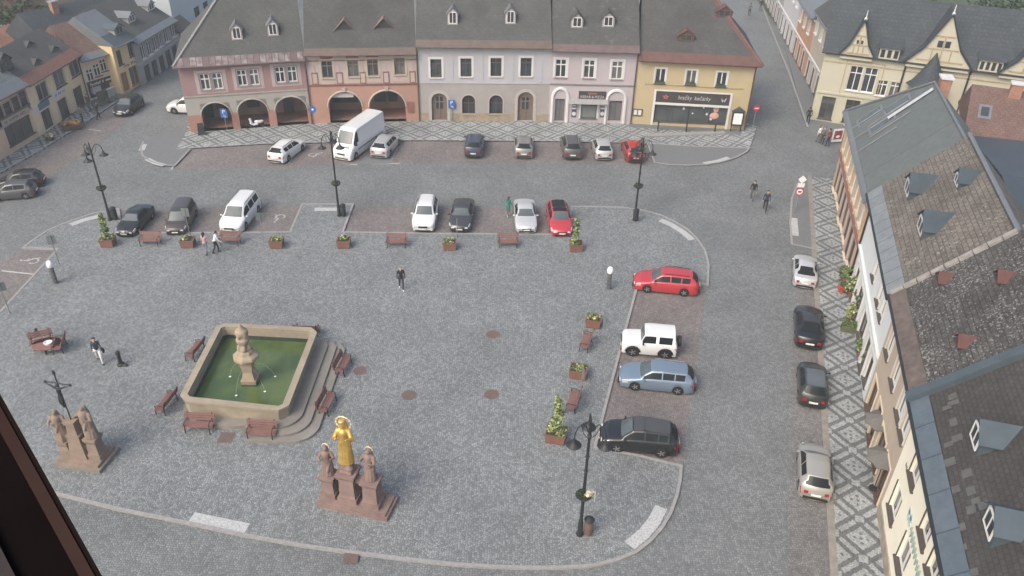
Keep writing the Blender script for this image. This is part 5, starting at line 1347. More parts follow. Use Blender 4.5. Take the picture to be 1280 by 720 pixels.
# far row
car('white estate seen from behind in front of the rose arcade house', 358.5,184.5, R_(74), 'estate', white, group=FRG, rails='b')
def vanx(root, S):
    m = MB(); 
    for sg in (1,-1): m.box(-S.L*.40, S.L*.30, sg*(S.W/2-.0)-.012, sg*(S.W/2)+.014, .78, .86)
    m.build('side_moulding', m_blk, root)
    w = MB(); w.box(S.L/2-.55-.12, S.L/2-.55+.12, -.6, .6, 1.235, 1.262); w.build('wiper_cowl', m_blk, root)
car('long high roofed white delivery van parked before the salmon arcade house', 449,168, R_(250), 'van', white, 'delivery_van', 'van', FRG, 1.3, 1.0, False, vanx)
car('silver estate with its rear to the square right of the white van', 482,178.5, R_(80), 'estate', silver, group=FRG)
car('navy blue hatchback below the lilac white house', 593,179, R_(90), 'suv', navy, group=FRG, scale=.96)
car('grey hatchback below the second arched door of the lilac white house', 654.5,180, R_(91), 'hatch', grey, group=FRG, scale=1.02)
car('dark grey sport utility car below the kebab shop door', 714,181, R_(92), 'suv', dgrey, group=FRG, scale=.98, rails=True)
car('small silver hatchback between dark grey car and red car with bicycles', 752.5,182.5, R_(93), 'hatch', silver, group=FRG, scale=.98)
def bikes(root, S):
    rk = MB(); xb = -S.L/2-.28
    rk.tube([(-S.L/2+.1,-.35,.55),(xb-.1,-.35,.55),(xb-.1,.35,.55),(-S.L/2+.1,.35,.55)], .03, 6); rk.tube([(xb,0,.55),(xb,0,1.35)], .03, 6); rk.build('bicycle_rack', m_blk, root)
redc = car('red hatchback with two bicycles hung on its tail rack', 791,185, R_(93), 'hatch', darkred, group=FRG, scale=1.0, extra=bikes)
# row along the upper edge of the square
car('black sedan beside the leftmost lamp post', 168.5,272, hd(184,262,157,291), 'sedan', black, group=RWG, scale=.92)
car('dark brown minivan above the second planter from the left', 226,269.5, hd(235,254,214,294), 'minivan', brown, group=RWG, scale=.86)
car('white minivan with black roof rails behind the two women', 300,265.5, R_(266), 'minivan', white, group=RWG, rails='b')
car('white sport utility car in the middle of the upper row', 532,266, R_(270), 'suv', white, group=RWG, rails=True)
car('anthracite sedan beside the white sport utility car', 577.5,266, R_(268), 'sedan', anth, group=RWG)
car('silver sedan beside the person in green', 656.5,267, R_(273), 'sedan', silverb, group=RWG)
car('red estate behind the tall shrub planter', 699,271, R_(274), 'estate', red, group=RWG, roofc=m_cg)
# right edge of the square
car('red estate with black roof rails at the corner of the square', 833,349.5, R_(172), 'estate', red, group=EG, rails='b', scale=1.02)
def jeepx(root, S):
    sp_ = MB(); sp_.lathe([(.2,-.1),(.33,-.1),(.36,-.05),(.36,.05),(.33,.1),(.2,.1)], 18, (0,0,0), 0, Matrix.Translation((-S.L/2-.12,.05,1.0)) @ Matrix.Rotation(R_(90),4,'Y')); sp_.build('spare_wheel', m_blk, root)
    for sg in (1,-1):
        for t in (S.af, S.ar):
            f = MB(); x = S.X(t, S.W/2); pts = [(x+(S.wr+.08)*math.cos(R_(a)), sg*(S.W/2-.0), S.wr+(S.wr+.08)*math.sin(R_(a))) for a in range(10,171,16)]; f.tube(pts, .065, 6); f.build('fender_flare', m_blk, root)
    g_ = MB()
    for i in range(5): g_.box(S.L/2-.02, S.L/2+.03, -.42+i*.19, -.34+i*.19, .68, .88)
    g_.build('grille_slots', m_blk, root)
car('boxy white off-road car with spare wheel at the back', 811.5,425, R_(174), 'jeep', paint('warm_white', (.58,.585,.58)), 'off_road_car', 'car', EG, .8, 1.0, False, jeepx)
car('steel blue estate next to the white off-road car', 821.5,468, R_(173), 'estate', blue, group=EG, rails=True)
car('black sport utility car behind the nearest lamp post', 799.5,543.5, R_(173.5), 'suv', black, group=EG, scale=.96, roofc=M('grey_glass_roof',(.06,.062,.065),.12,.1,1))
# kerb row on the right
car('silver coupe by the grey pavement island, farthest in the kerb row', 1007,333.5, R_(74), 'coupe', silverb, group=KG, scale=.92)
car('large black hatchback second along the right kerb', 1012,403, R_(75), 'coupe', black, group=KG, scale=1.0, roofc=M('dark_sky_roof',(.04,.043,.047),.1,.1,1))
car('small dark green black hatchback third along the right kerb', 1016.5,475, R_(75), 'hatch', darkgreen, group=KG, scale=.96, roofc=M('grey_blue_roof',(.09,.105,.12),.25,.1,1))
car('silver beige hatchback nearest to the viewer along the right kerb', 1019.5,583, R_(75), 'hatch', paint('silver_beige', (.33,.322,.295), .3), group=KG, scale=.95)
# left
car('dark grey hatchback at the left edge of the picture', 14,236, R_(196), 'hatch', dgrey, group=LG2, scale=.92)
car('black hatchback behind the dark grey one at the left edge', 24,222.5, R_(196), 'hatch', black, group=LG2, scale=.92)
car('black hatchback driving down the left street', 160,130, hd(173,122,150,139), 'hatch', black, 'car', 'car', LG2)
car('white sport utility car half hidden by the rose corner house', 236,131.5, R_(176), 'suv', white, 'car', 'car', LG2, scale=1.0)
# the two bicycles on the red car
def bicycle(label, loc, rz, fc, name='bicycle', group=None, scale=1.0):
    t = thing(name, label, 'bicycle', loc, rz, group); t.scale = (scale,)*3
    for x in (-.52,.52):
        w = MB(); pts = [(x+.33*math.cos(R_(a)),0,.34+.33*math.sin(R_(a))) for a in range(0,361,20)]; w.tube(pts, .025, 5, cap=False)
        for a in range(0,180,30): w.tube([(x+.32*math.cos(R_(a)),0,.34+.32*math.sin(R_(a))),(x-.32*math.cos(R_(a)),0,.34-.32*math.sin(R_(a)))], .004, 3)
        w.build('wheel', m_tyre, t)
    f = MB()
    for a, b in (((-.52,0,.34),(-.1,0,.32)),((-.1,0,.32),(-.25,0,.82)),((-.52,0,.34),(-.22,0,.75)),((-.22,0,.75),(.36,0,.78)),((-.1,0,.32),(.38,0,.70)),((.34,0,.88),(.52,0,.34))): f.tube([a,b], .022, 6)
    f.build('frame', fc, t)
    s = MB(); s.ball((-.27,0,.88), (.13,.06,.035), 8); s.build('saddle', m_blk, t)
    h = MB(); h.tube([(.36,-.28,.98),(.34,-.12,1.0),(.33,0,.95),(.34,.12,1.0),(.36,.28,.98)], .018, 6); h.tube([(.33,0,.95),(.34,0,.86)], .02, 6); h.build('handlebar', m_blk, t)
    return t
cb = redc.matrix_world if False else Matrix.Translation(redc.location) @ Matrix.Rotation(redc.rotation_euler.z, 4, 'Z')
for i, (off, fc, lb) in enumerate(((-2.28, m_blk, 'black bicycle hung closest to the tail of the red hatchback'),(-2.52, m_rim, 'grey bicycle hung outermost on the tail rack of the red hatchback'))):
    p = cb @ Vector((off, .1-.2*i, .62))
    bicycle(lb, p, redc.rotation_euler.z+R_(90 if i else -90), fc, group='bicycles on the rack of the red car')
# ------------------------------------------------------------------ street furniture
m_slat = M('bench_slats', (0.180,0.095,0.081), .65, .15, 2)
m_planter = M('planter_wood', (0.167,0.086,0.063), .75, .15, 2)
m_soil = M('soil', (.05,.038,.03), .95, .2, 6)
LF = [M('shrub_dark', (.06,.09,.035), .8, .25, 2), M('shrub_mid', (.13,.175,.065), .8, .25, 2), M('shrub_light', (.25,.29,.12), .8, .25, 2)]
m_flower = M('flower_pale', (.45,.42,.25), .8, .2, 8)
def bench(label, px, py, face, group, L=1.6):
    """face: the direction the sitter looks, degrees"""
    c = G(px, py, PZ+.4); t = thing('park_bench', label, 'bench', (c.x, c.y, PZ), R_(face-90), group)   # local +y looks out
    a = L/2
    mb = MB()
    for i in range(4): mb.box(-a, a, -.22+i*.12, -.12+i*.12, .42, .46)
    mb.build('seat', m_slat, t)
    mb = MB(); Mx = Matrix.Translation((0,-.26,.46)) @ Matrix.Rotation(R_(14), 4, 'X')
    for i in range(3): mb.box(-a, a, -.02, .02, .06+i*.14, .17+i*.14, 0, Mx)
    mb.build('backrest', m_slat, t)
    for x in (-a+.15, a-.15):
        mb = MB(); mb.tube([(x,.27,0),(x,.24,.25),(x,.22,.40)], .03, 6); mb.tube([(x,-.28,0),(x,-.24,.3),(x,-.27,.48),(x,-.40,.95)], .03, 6); mb.tube([(x,-.26,.40),(x,.24,.40)], .025, 6)
        mb.tube([(x,.22,.41),(x,.24,.62),(x,.1,.66),(x,-.28,.62)], .022, 6)
        mb.build('leg', m_dark, t)
    return t
BG = 'benches along the edges of the square'; FG = 'benches around the fountain'
b0 = bench('red brown bench between the leftmost tall planter and the second planter', 187,300, 268, BG)
bench('red brown bench below the white minivan, right of the two women', 287,299, 268, BG)
bench('red brown bench below the white sport utility car', 495.5,302, 270, BG)
bench('red brown bench below the silver sedan in the upper row', 635,302, 272, BG)
bench('red brown bench between the two low planters on the right', 732,426, 166, BG)
bench('red brown bench above the tall planter on the right', 716,500, 166, BG)
bench('bench at the north side of the fountain behind the column', 302,411, 90, FG)
bench('bench at the north side of the fountain near its right corner', 384,411, 90, FG)
bench('bench at the upper left side of the fountain', 243,437, 172, FG)
bench('bench at the lower left corner of the fountain', 207,502, 172, FG)
bench('bench at the right side of the fountain steps next to a manhole', 429,455, -8, FG)
bench('bench at the right side of the fountain near the golden statue', 409,503, -8, FG)
bench('bench at the front of the fountain, left of the square drain cover', 248,531, 268, FG)
bench('bench at the front of the fountain, right of the square drain cover', 326,540, 268, FG)
def planter(label, px, py, rz, group, tall=False, seed=1, w=.95):
    rg = random.Random(seed); c = G(px, py, PZ+.3); t = thing('planter', label, 'planter', (c.x, c.y, PZ), R_(rz), group)
    a = w/2; mb = MB(); mb.frustum((0,0), (w*.9,w*.78), (w,w*.86), .04, .56)
    for x in (-a*.75,a*.75):
        for y in (-a*.6,a*.6): mb.cbox((x,y,.03), (.08,.08,.06))
    mb.build('box', m_planter, t)
    r = MB(); b = w*.43
    r.box(-a-.02, a+.02, -b-.02, -b+.05, .56, .61); r.box(-a-.02, a+.02, b-.05, b+.02, .56, .61); r.box(-a-.02, -a+.05, -b+.05, b-.05, .56, .61); r.box(a-.05, a+.02, -b+.05, b-.05, .56, .61)
    r.build('rim', m_planter, t)
    s = MB(); s.box(-a+.05, a-.05, -b+.05, b-.05, .53, .585); s.build('soil', m_soil, t)
    f = MB()
    for i in range(9): f.leaves((rg.uniform(-a,a)*.7, rg.uniform(-b,b)*.7, .66), (.16,.16,.13), 26, .11, 0, rg, [0,1,2,2] if i%2 else [0,1,3])
    f.build('flowers', LF+[m_flower], t)
    if tall:
        f = MB(); lean = rg.uniform(-.1,.1); big = 1.35 if w > 1.02 else 1.0
        f.tube([(0,0,.5),(lean*.4,0,1.3),(lean,0,2.2)], [.03,.025,.01], 5, 0)
        n = 16
        for i in range(n):
            u = i/(n-1); z = .75+u*1.75*(1.15 if big > 1 else 1); r_ = .23*big*(1-.35*u)*rg.uniform(.6,1.35)
            f.leaves((lean*u+rg.uniform(-.13,.13)*big, rg.uniform(-.13,.13)*big, z), (r_,r_,.16), 34, .12, 0, rg, [0,1,2,2,2])
        f.build('shrub', LF, t)
    return t
PG = 'planters along the edges of the square'
planter('planter with tall shrub at the leftmost lamp post', 135,302, 2, PG, True, 2)
planter('low planter left of the two women', 235,303, 4, PG, False, 3)
planter('low planter below the empty wheelchair bay', 346,303.5, 2, PG, False, 4)
planter('low planter at the foot of the grey paved gap with lamp post', 430,303.5, 2, PG, False, 5)
planter('low planter below the anthracite sedan', 562,306, 3, PG, False, 6)
planter('planter with tall shrub in front of the red estate in the upper row', 720,308, 3, PG, True, 7)
planter('low planter on the right above a bench, left of the white off-road car', 742,402, -12, PG, False, 8)
planter('low planter on the right between two benches', 723,465, -12, PG, False, 9, 1.0)
planter('planter with broad tall shrub left of the black sport utility car', 695,544, -12, PG, True, 10, 1.05)
# ---- lamps
def lamp(label, px, py, H, ang, basket=.47, ribbon=False):
    c = G(px, py, PZ); t = thing('street_lamp', label, 'street lamp', (c.x, c.y, PZ), R_(ang), 'three-armed street lamps on the square')
    p = MB(); p.lathe([(.17,0),(.17,.1),(.12,.2),(.11,.9),(.085,1.0),(.07,H*.5),(.06,H*.93),(.05,H),(.03,H+.25),(.005,H+.4)], 12); 
    for z in (1.0,H*.6,H*.72,H*.9): p.lathe([(.06,z-.06),(.105,z),(.06,z+.06)], 12)
    p.build('pole', m_dark, t)
    for i in range(3):
        a = R_(i*120); d = Vector((math.cos(a), math.sin(a), 0))
        arm = MB(); pts = [d*.05+Vector((0,0,H*.93)), d*.22+Vector((0,0,H*.985)), d*.4+Vector((0,0,H*1.02)), d*.62+Vector((0,0,H*1.0)), d*.74+Vector((0,0,H*.96)), d*.76+Vector((0,0,H*.915))]
        arm.tube(pts, .028, 6); arm.tube([d*.06+Vector((0,0,H*.88)), d*.3+Vector((0,0,H*.93)), d*.45+Vector((0,0,H*1.01))], .016, 5)
        ao = arm.build('arm', m_dark, t)
        s = MB(); e = d*.76; z = H*.915; s.lathe([(.04,z+.04),(.07,z-.05),(.10,z-.13),(.14,z-.2),(.31,z-.29),(.33,z-.32),(.29,z-.315)], 16, (e.x,e.y,0)); s.build('lamp_shade', m_dark, ao)
        bl = MB(); bl.ball((e.x,e.y,z-.34), (.12,.12,.1), 10); bl.build('bulb_glass', M('opal_glass',(.5,.5,.48),.3), ao)
    z = H*basket; b = MB(); b.lathe([(.09,z-.22),(.28,z-.14),(.38,z),(.36,z+.03)], 14); rg = random.Random(px); b.leaves((0,0,z+.05), (.34,.34,.09), 90, .10, 0, rg, [1,1,0]); b.build('flower_basket', [m_dark, LF[0], LF[1]], t)
    if ribbon:
        r = MB(); r.leaves((.0,-.2,z+.14), (.28,.18,.06), 9, .24, 0, rg); r.box(-.06,.12,-.52,-.48,z-.35,z+.15); r.build('ribbon', M('pale_ribbon',(.42,.40,.30),.7), t)
    return t
lamp('leftmost street lamp with three bell shades, by the black sedan', 138,275, 6.0, 30, .45)
lamp('street lamp standing in the grey paved gap in front of the white van', 424,270, 6.7, 95, .42)
lamp('street lamp in front of the red car with bicycles', 793,275, 6.6, 95, .45)
lamp('nearest street lamp with pale ribbon in its basket', 724.5,668, 6.9, 88, .38, True)
# ---- litter bins beside the lamps
def bin_(label, px, py, col_, name='litter_bin'):
    c = G(px, py, PZ+.3); t = thing(name, label, 'litter bin', (c.x, c.y, PZ), 0, 'litter bins beside the street lamps')
    b = MB(); b.lathe([(.17,.08),(.21,.12),(.22,.85),(.2,.88),(.18,.86)], 14); b.lathe([(.05,0),(.05,.1)], 8); b.build('bin', col_, t)
    h = MB(); h.lathe([(.24,.95),(.25,.98),(.08,1.1),(.01,1.12)], 14); h.box(-.2,-.17,-.02,.02,.8,.97); h.box(.17,.2,-.02,.02,.8,.97); h.build('lid', m_dark, t)
bin_('dark litter bin beside the leftmost lamp post', 143,270, m_dark); bin_('dark litter bin at the lamp post in the paved gap', 429,266, m_dark)
bin_('dark litter bin right of the lamp post by the bay corner', 794.5,272, m_dark); bin_('brown litter bin at the foot of the nearest lamp post', 735.5,662, M('bin_brown',(.11,.075,.06),.6,.15))
# ---- light columns with white tops
def column(label, px, py, H=1.75):
    c = G(px, py, PZ); t = thing('light_column', label, 'light column', (c.x, c.y, PZ), 0, 'grey light columns with white domes')
    b = MB(); b.lathe([(.20,0),(.20,.03),(.155,.05),(.155,H*.72)], 16)
    for i in range(4): b.box(-.17,.17,-.17,-.13,.25+i*.26,.29+i*.26)
    b.build('shaft', M('column_grey',(.10,.105,.11),.5,.1), t)
    d = MB(); d.lathe([(.16,H*.725),(.19,H*.75),(.21,H*.86),(.17,H*.95),(.07,H),(.005,H+.01)], 16); d.build('dome', M('white_enamel',(.75,.75,.74),.4), t)
column('grey column with white dome left of the red estate at the corner', 760.5,361); column('grey column with white dome near the left wheelchair bay', 70,354)
c = G(151.5,456,PZ); t = thing('bollard', 'short black bollard to the left of the fountain', 'bollard', c); b = MB(); b.lathe([(.22,0),(.22,.08),(.12,.14),(.10,.75),(.13,.82),(.12,.95),(.06,1.02),(.01,1.05)], 12); b.build('post', m_dark, t)
b = MB(); b.ball((.3,-.1,.08), (.16,.12,.08), 8); b.build('foot_plate', m_dark, t)
# ---- manholes
def cover(label, px, py, r, square=False):
    c = G(px, py, PZ); mb = MB()
    if square: mb.box(-r, r, -r, r, 0, .008)
    else: mb.lathe([(r,0),(r,.008),(r*.86,.009)], 22)
    o = mb.build('manhole_cover' if not square else 'drain_cover', M('rusty_iron',(.115,.085,.075),.8,.25,9)); o.location = (c.x, c.y, PZ+.001)
    tag(o, label, 'manhole cover', 'iron covers in the paving')
cover('round iron cover in the middle of the square, farthest of the round covers', 616,418, .43); cover('round iron cover directly right of the fountain, midway to the benches', 511.5,494, .43)
cover('round iron cover below the farthest round cover in the square', 614.5,493, .43); cover('round iron cover beside the bench right of the fountain steps', 450,463.5, .4)
cover('square iron drain cover between the two front fountain benches', 283,547, .38, True); cover('square iron grate at the kerb at the bottom of the square', 439,696, .33, True)
# ---- signs
m_pole = M('galvanised_pole', (.22,.23,.235), .5, .1, 3, metal=.3); m_sb = M('sign_blue_face',(.035,.11,.32),.4,.05); m_sw = M('sign_white_face',(.66,.66,.66),.4,.05); m_sr = M('sign_red_face',(.42,.03,.04),.4,.05); m_back = M('sign_back_grey',(.15,.165,.165),.5,.1)
def sign(label, px, py, H, faces, rz=0, z=.12, name='traffic_sign'):
    """faces: (kind, z)"""
    c = G(px, py, z); t = thing(name, label, 'sign', (c.x, c.y, z), R_(rz))
    p = MB(); p.tube([(0,0,0),(0,0,H)], .032, 8); p.build('pole', m_pole, t)
    for kind, zz in faces:
        Mx = Matrix.Translation((0,-.045,zz)) @ Matrix.Rotation(R_(90),4,'X')
        if kind in ('round_red','round_blue'):
            d = MB(); d.lathe([(.33,-.012),(.33,.012)], 24, (0,0,0), 0, Mx); o = d.build('sign_face', m_sr if kind == 'round_red' else m_sb, t)
            d = MB(); d.lathe([(.24,.0),(.24,.02)] if kind == 'round_red' else [(.1,0),(.1,.02)], 20, (0,0,0), 0, Mx); o2 = d.build('sign_disc', m_sw, t)
            if kind == 'round_red': d = MB(); d.box(-.13,.13,-.075,-.066,zz-.06,zz+.06); d.build('symbol', m_blk, t)
        elif kind == 'noentry':
            d = MB(); d.lathe([(.33,-.012),(.33,.012)], 24, (0,0,0), 0, Mx); d.build('sign_face', m_sr, t); d = MB(); d.box(-.22,.22,-.07,-.06,zz-.05,zz+.05); d.build('symbol', m_sw, t)
        elif kind == 'parking':
            d = MB(); d.box(-.32,.32,-.05,-.025,zz-.42,zz+.42); f = d.build('sign_face', m_sb, t)
            text('P', .52, m_sw, f, (0,-.055,zz+.14), ext=.004, name='letter')
            d = MB(); d.tube([(-.05,-.06,zz-.15),(-.02,-.06,zz-.25),(.1,-.06,zz-.26),(.16,-.06,zz-.36)], .025, 5); d.build('symbol', m_sw, f)
        elif kind == 'white': d = MB(); d.box(-.26,.26,-.05,-.025,zz-.17,zz+.17); d.build('sign_face', m_sw, t)
        elif kind == 'diamond': d = MB(); d.box(-.24,.24,-.05,-.025,-.24,.24,0, Matrix.Translation((0,0,zz)) @ Matrix.Rotation(R_(45),4,'Y')); d.build('sign_face', m_sw, t)
        elif kind == 'back': d = MB(); d.box(-.27,.27,-.05,-.025,zz-.34,zz+.34); d.build('sign_face', m_back, t)
        elif kind == 'map': d = MB(); d.box(-.3,.3,-.05,-.02,zz-.3,zz+.3); d.build('sign_face', M('teal_sign',(.10,.125,.125),.5), t)
    return t
sign('blue wheelchair parking sign under the first rose arch', 284,165, 2.3, [('parking',1.85)])
sign('round blue sign on the kerb between the rose and the salmon arcade houses', 394,163, 2.5, [('round_blue',2.1)])
sign('blue wheelchair parking sign at the left door of the lilac white house', 565,152, 2.3, [('parking',1.8)])
sign('no entry sign at the corner of the yellow toy shop house', 940,164, 2.7, [('noentry',2.35)], 10)
sign('sign post with round red rimmed sign under a white diamond on the right island', 993,266, 3.1, [('diamond',2.95),('white',2.45),('round_red',1.9)], 0)
sign('bay sign post with grey sign back near the left wheelchair bay', 74,330, 2.3, [('back',1.9)], 200, PZ)
sign('bay sign post at the left edge of the picture', 13,392, 2.4, [('map',2.0)], 200, PZ)
sign('parking sign post with grey back in front of the dark brown minivan', 237,292, 2.1, [('back',1.75)], 180, PZ)
sign('thin sign post with wheelchair sign beside the white minivan', 330,303, 2.5, [('map',2.1)], 190, PZ)
sign('thin sign post between planter and white off-road car', 752,431, 2.0, [('back',1.6)], 95, PZ)
sign('small sign post beside the bench above the tall planter', 726,492, 1.9, [('back',1.55)], 95, PZ)
sign('short black sign post right of the nearest lamp post', 745,617, 1.3, [], 0, PZ)
sign('thin dark post before the anthracite sedan', 571.5,297, 1.6, [], 0, PZ)
# notice column, railing and boards in front of the far houses
c = G(919,164,.13); t = thing('notice_case', 'dark notice case with pitched top at the yellow house corner', 'notice board', c, R_(-4)); b = MB(); b.box(-.55,.55,-.1,.1,.6,2.0); b.box(-.5,-.42,-.06,.06,0,.6); b.box(.42,.5,-.06,.06,0,.6); b.build('case', m_dark, t)
b = MB(); b.prism([(-.65,0),(.65,0),(0,.45)], -.16, .16, 0, Matrix.Translation((0,0,2.0)) @ Matrix.Rotation(R_(90),4,'X')); b.build('roof', m_roofgrey2, t)
b = MB(); b.box(-.42,.42,-.115,-.095,.75,1.85); b.build('poster', m_sw, t)
a, b = G(822,163,.13), G(893,166,.13); L = (b-a).length; t = thing('railing', 'dark three-post railing in front of the toy shop window', 'railing', a, math.atan2(b.y-a.y, b.x-a.x))
for i in range(3): mb = MB(); x = L*i/2; mb.box(x-.06, x+.06, -.06, .06, 0, 1.0 if i != 1 else 2.4); mb.build('post', m_dark, t)
mb = MB(); mb.box(.06, L/2-.06, -.03, .03, .78, .88); mb.box(L/2+.06, L-.06, -.03, .03, .78, .88); mb.build('rail', m_brownw, t)
a = G(841,168,.13); t = thing('step', 'low stone step in front of the toy shop', 'step', a, math.atan2(b.y-a.y, b.x-a.x)); mb = MB(); mb.box(-2.6,5.2,-.5,.1,0,.14); mb.build('step_slab', m_kerb, t)
c = G(1045,178,.12); t = thing('a_board', 'white advertising board with red picture at the side street corner', 'board', c, R_(15)); mb = MB(); mb.box(-.55,.55,-.04,.04,.08,1.35); mb.build('panel', m_sw, t)
mb = MB(); mb.box(-.42,.42,-.06,-.041,.35,1.2); mb.build('picture', M('board_red',(.25,.05,.05),.6,.3,2), t); mb = MB(); mb.ball((0,-.06,.6),(.22,.02,.15),8); mb.build('emblem', m_sw, t)
mb = MB(); mb.box(-.5,-.44,.04,.45,0,.05); mb.box(.44,.5,.04,.45,0,.05); mb.build('foot', m_dark, t)
c = G(252.5,168,.13); t = thing('a_board', 'dark folding board at the corner pillar of the rose house', 'board', c, R_(20)); mb = MB(); mb.frustum((0,-.0),(.7,.6),(.5,.06),0,1.1); mb.build('panel', m_dark, t); mb = MB(); mb.box(-.3,.3,-.31,-.28,.0,.06); mb.build('foot', m_pole, t)
# scooter under the second rose arch
c = G(320,159,.14); t = thing('scooter', 'white and black scooter parked under the second rose arch', 'scooter', (c.x, c.y, .14), R_(200))
for x in (-.55,.55): w = MB(); w.lathe([(.12,-.06),(.23,-.06),(.25,0),(.23,.06),(.12,.06)], 16, (0,0,0), 0, Matrix.Translation((x,0,.25)) @ Matrix.Rotation(R_(90),4,'X')); w.build('wheel', m_tyre, t)
b = MB(); b.ball((-.35,0,.55), (.45,.17,.2), 10); b.tube([(-.2,0,.35),(.2,0,.3),(.38,0,.45),(.42,0,.95)], [.14,.13,.15,.1], 8); b.build('body', white, t)
b = MB(); b.ball((-.3,0,.76), (.36,.14,.07), 8); b.build('seat', m_blk, t); b = MB(); b.tube([(.36,-.32,1.05),(.42,0,1.0),(.36,.32,1.05)], .02, 6); b.build('handlebar', m_blk, t)
b = MB(); b.ball((.5,0,.82), (.07,.09,.09), 8); b.build('headlight', m_hl, t)
# ------------------------------------------------------------------ terrace plants along the right hand pavement
def bush(label, px, py, r, h, seed, mi=(0,1,1,2), pot=True, cat='plant', flowers=False, name='potted_shrub'):
    rg = random.Random(seed); c = G(px, py, .3); t = thing(name, label, cat, (c.x, c.y, .12), rg.uniform(0,1), 'terrace plants on the right hand pavement')
    if pot: p = MB(); p.lathe([(.2,0),(.3,.35),(.33,.4),(.28,.4)], 12); p.build('pot', M('clay_pot',(.22,.11,.08),.8,.15), t)
    f = MB(); f.tube([(0,0,.2),(.02,0,h*.6)], [.04,.02], 5)
    for i in range(20): f.leaves((rg.uniform(-r,r)*.65, rg.uniform(-r,r)*.65, .35+rg.uniform(.1,.95)*(h-.35)), (r*.36,r*.36,h*.14), 26, .13, 0, rg, list(mi)+([3] if flowers else []))
    f.build('foliage', LF+[m_flower], t)
bush('round green shrub at the head of the terrace on the right pavement', 1057,352, .55, 1.3, 1)
bush('leafy shrub behind the red flower pot on the terrace', 1064,368, .6, 1.5, 2, flowers=True)
bush('dark shrub in the middle of the terrace', 1071,386, .6, 1.5, 3, (0,0,1))
bush('broad shrub next to the white house front', 1080,396, .6, 1.6, 4)
bush('yellowish flowering shrub on the terrace', 1063,398, .5, 1.2, 5, (1,2,2), flowers=True)
bush('sparse shrub beside the wooden stand', 1076,443, .45, 1.2, 6, (0,1,2))
bush('dark pot plant at the end of the wooden stand', 1083,455, .4, 1.1, 7, (0,0,1))
c = G(1068,412,.3); t = thing('hedge_box', 'long green hedge box closing the terrace', 'planter', (c.x, c.y, .12), R_(-15), 'terrace plants on the right hand pavement'); b = MB(); b.box(-.8,.8,-.22,.22,0,.45); b.build('box', M('olive_box',(.10,.11,.06),.85,.2), t)
f = MB(); rg = random.Random(5)
for i in range(9): f.leaves((-.75+i*.19,0,.6), (.2,.25,.2), 40, .11, 0, rg, [0,1,1])
f.build('hedge', LF, t)
c = G(1052,362,.3); t = thing('flower_pot', 'small red flower pot at the terrace edge', 'pot', (c.x, c.y, .12)); b = MB(); b.lathe([(.2,0),(.3,.45),(.33,.5),(.28,.5)], 12); b.build('pot', M('red_pot',(.40,.08,.06),.6), t); f = MB(); f.leaves((0,0,.6), (.28,.28,.15), 70, .11, 0, random.Random(2), [0,1]); f.build('flowers', LF, t)
c = G(1075,372,.3); t = thing('terrace_table', 'small wooden terrace table with two stools by the white house', 'table', (c.x, c.y, .12), R_(75)); b = MB(); b.box(-.45,.45,-.35,.35,.7,.75); b.build('top', M('pale_wood',(.33,.24,.18),.7,.15), t)
for x in (-.38,.38):
    for y in (-.28,.28): b = MB(); b.box(x-.03,x+.03,y-.03,y+.03,0,.7); b.build('leg', m_brownw, t)
c = G(1088,460,.3); t = thing('wooden_stand', 'dark wooden display stand with steps on the right pavement', 'stand', (c.x, c.y, .12), R_(-15)); b = MB()
for i in range(4): b.box(-.45,.45,-.55+i*.3,-.27+i*.3,.25+i*.25,.3+i*.25)
b.build('shelves', M('dark_wood',(.085,.065,.05),.75,.2), t)
for x in (-.45,.40): b = MB(); b.add([(x,-.6,0),(x+.05,-.6,0),(x+.05,.65,0),(x,.65,0),(x,-.6,.25),(x+.05,-.6,.25),(x+.05,.65,1.1),(x,.65,1.1)], [(0,3,2,1),(4,5,6,7),(0,1,5,4),(1,2,6,5),(2,3,7,6),(3,0,4,7)]); b.build('side_panel', M('dark_wood',(.085,.065,.05)), t)
def umbrella(label, px, py, r=.95, op=2.25):
    c = G(px, py, op); t = thing('parasol', label, 'parasol', (c.x, c.y, .12), 0, 'dark parasols in front of the light brown house')
    p = MB(); p.tube([(0,0,0),(0,0,op+.25)], .025, 8); p.lathe([(.25,0),(.25,.06),(.05,.1)], 12); p.build('pole', m_dark, t)
    u = MB(); vs = [(0,0,op+.22)]; n = 8
    for i in range(n): a = 2*math.pi*i/n; vs.append((r*math.cos(a), r*math.sin(a), op-.18))
    for i in range(n): a = 2*math.pi*(i+.5)/n; vs.append((r*.86*math.cos(a), r*.86*math.sin(a), op-.16))
    lo = [(v[0]*.98, v[1]*.98, v[2]-.04) for v in vs]; m = len(vs); fs = []
    for i in range(n):
        j = (i+1)%n; fs += [(0,1+i,1+n+i),(0,1+n+i,1+j)]; fs += [(m,m+1+n+i,m+1+i),(m,m+1+j,m+1+n+i)]; fs += [(1+i,m+1+i,m+1+n+i,1+n+i),(1+n+i,m+1+n+i,m+1+j,1+j)]
    u.add(vs+lo, fs); u.build('canopy', M('parasol_cloth',(.13,.125,.115),.9,.12,3), t)
umbrella('dark grey parasol by the light brown house front', 1104,526); umbrella('dark grey parasol nearest to the creamy yellow house', 1107,572)
c = G(1096,553,.4); t = thing('terrace_bench', 'red brown terrace bench under the dark parasols', 'bench', (c.x, c.y, .12), R_(75)); b = MB(); b.box(-.9,.9,-.2,.2,.42,.47); b.build('seat', m_slat, t); b = MB(); b.box(-.9,.9,-.24,-.2,.5,.9); b.build('backrest', m_slat, t)
for x in (-.75,.75): b = MB(); b.box(x-.04,x+.04,-.22,.2,0,.42); b.build('leg', m_dark, t)
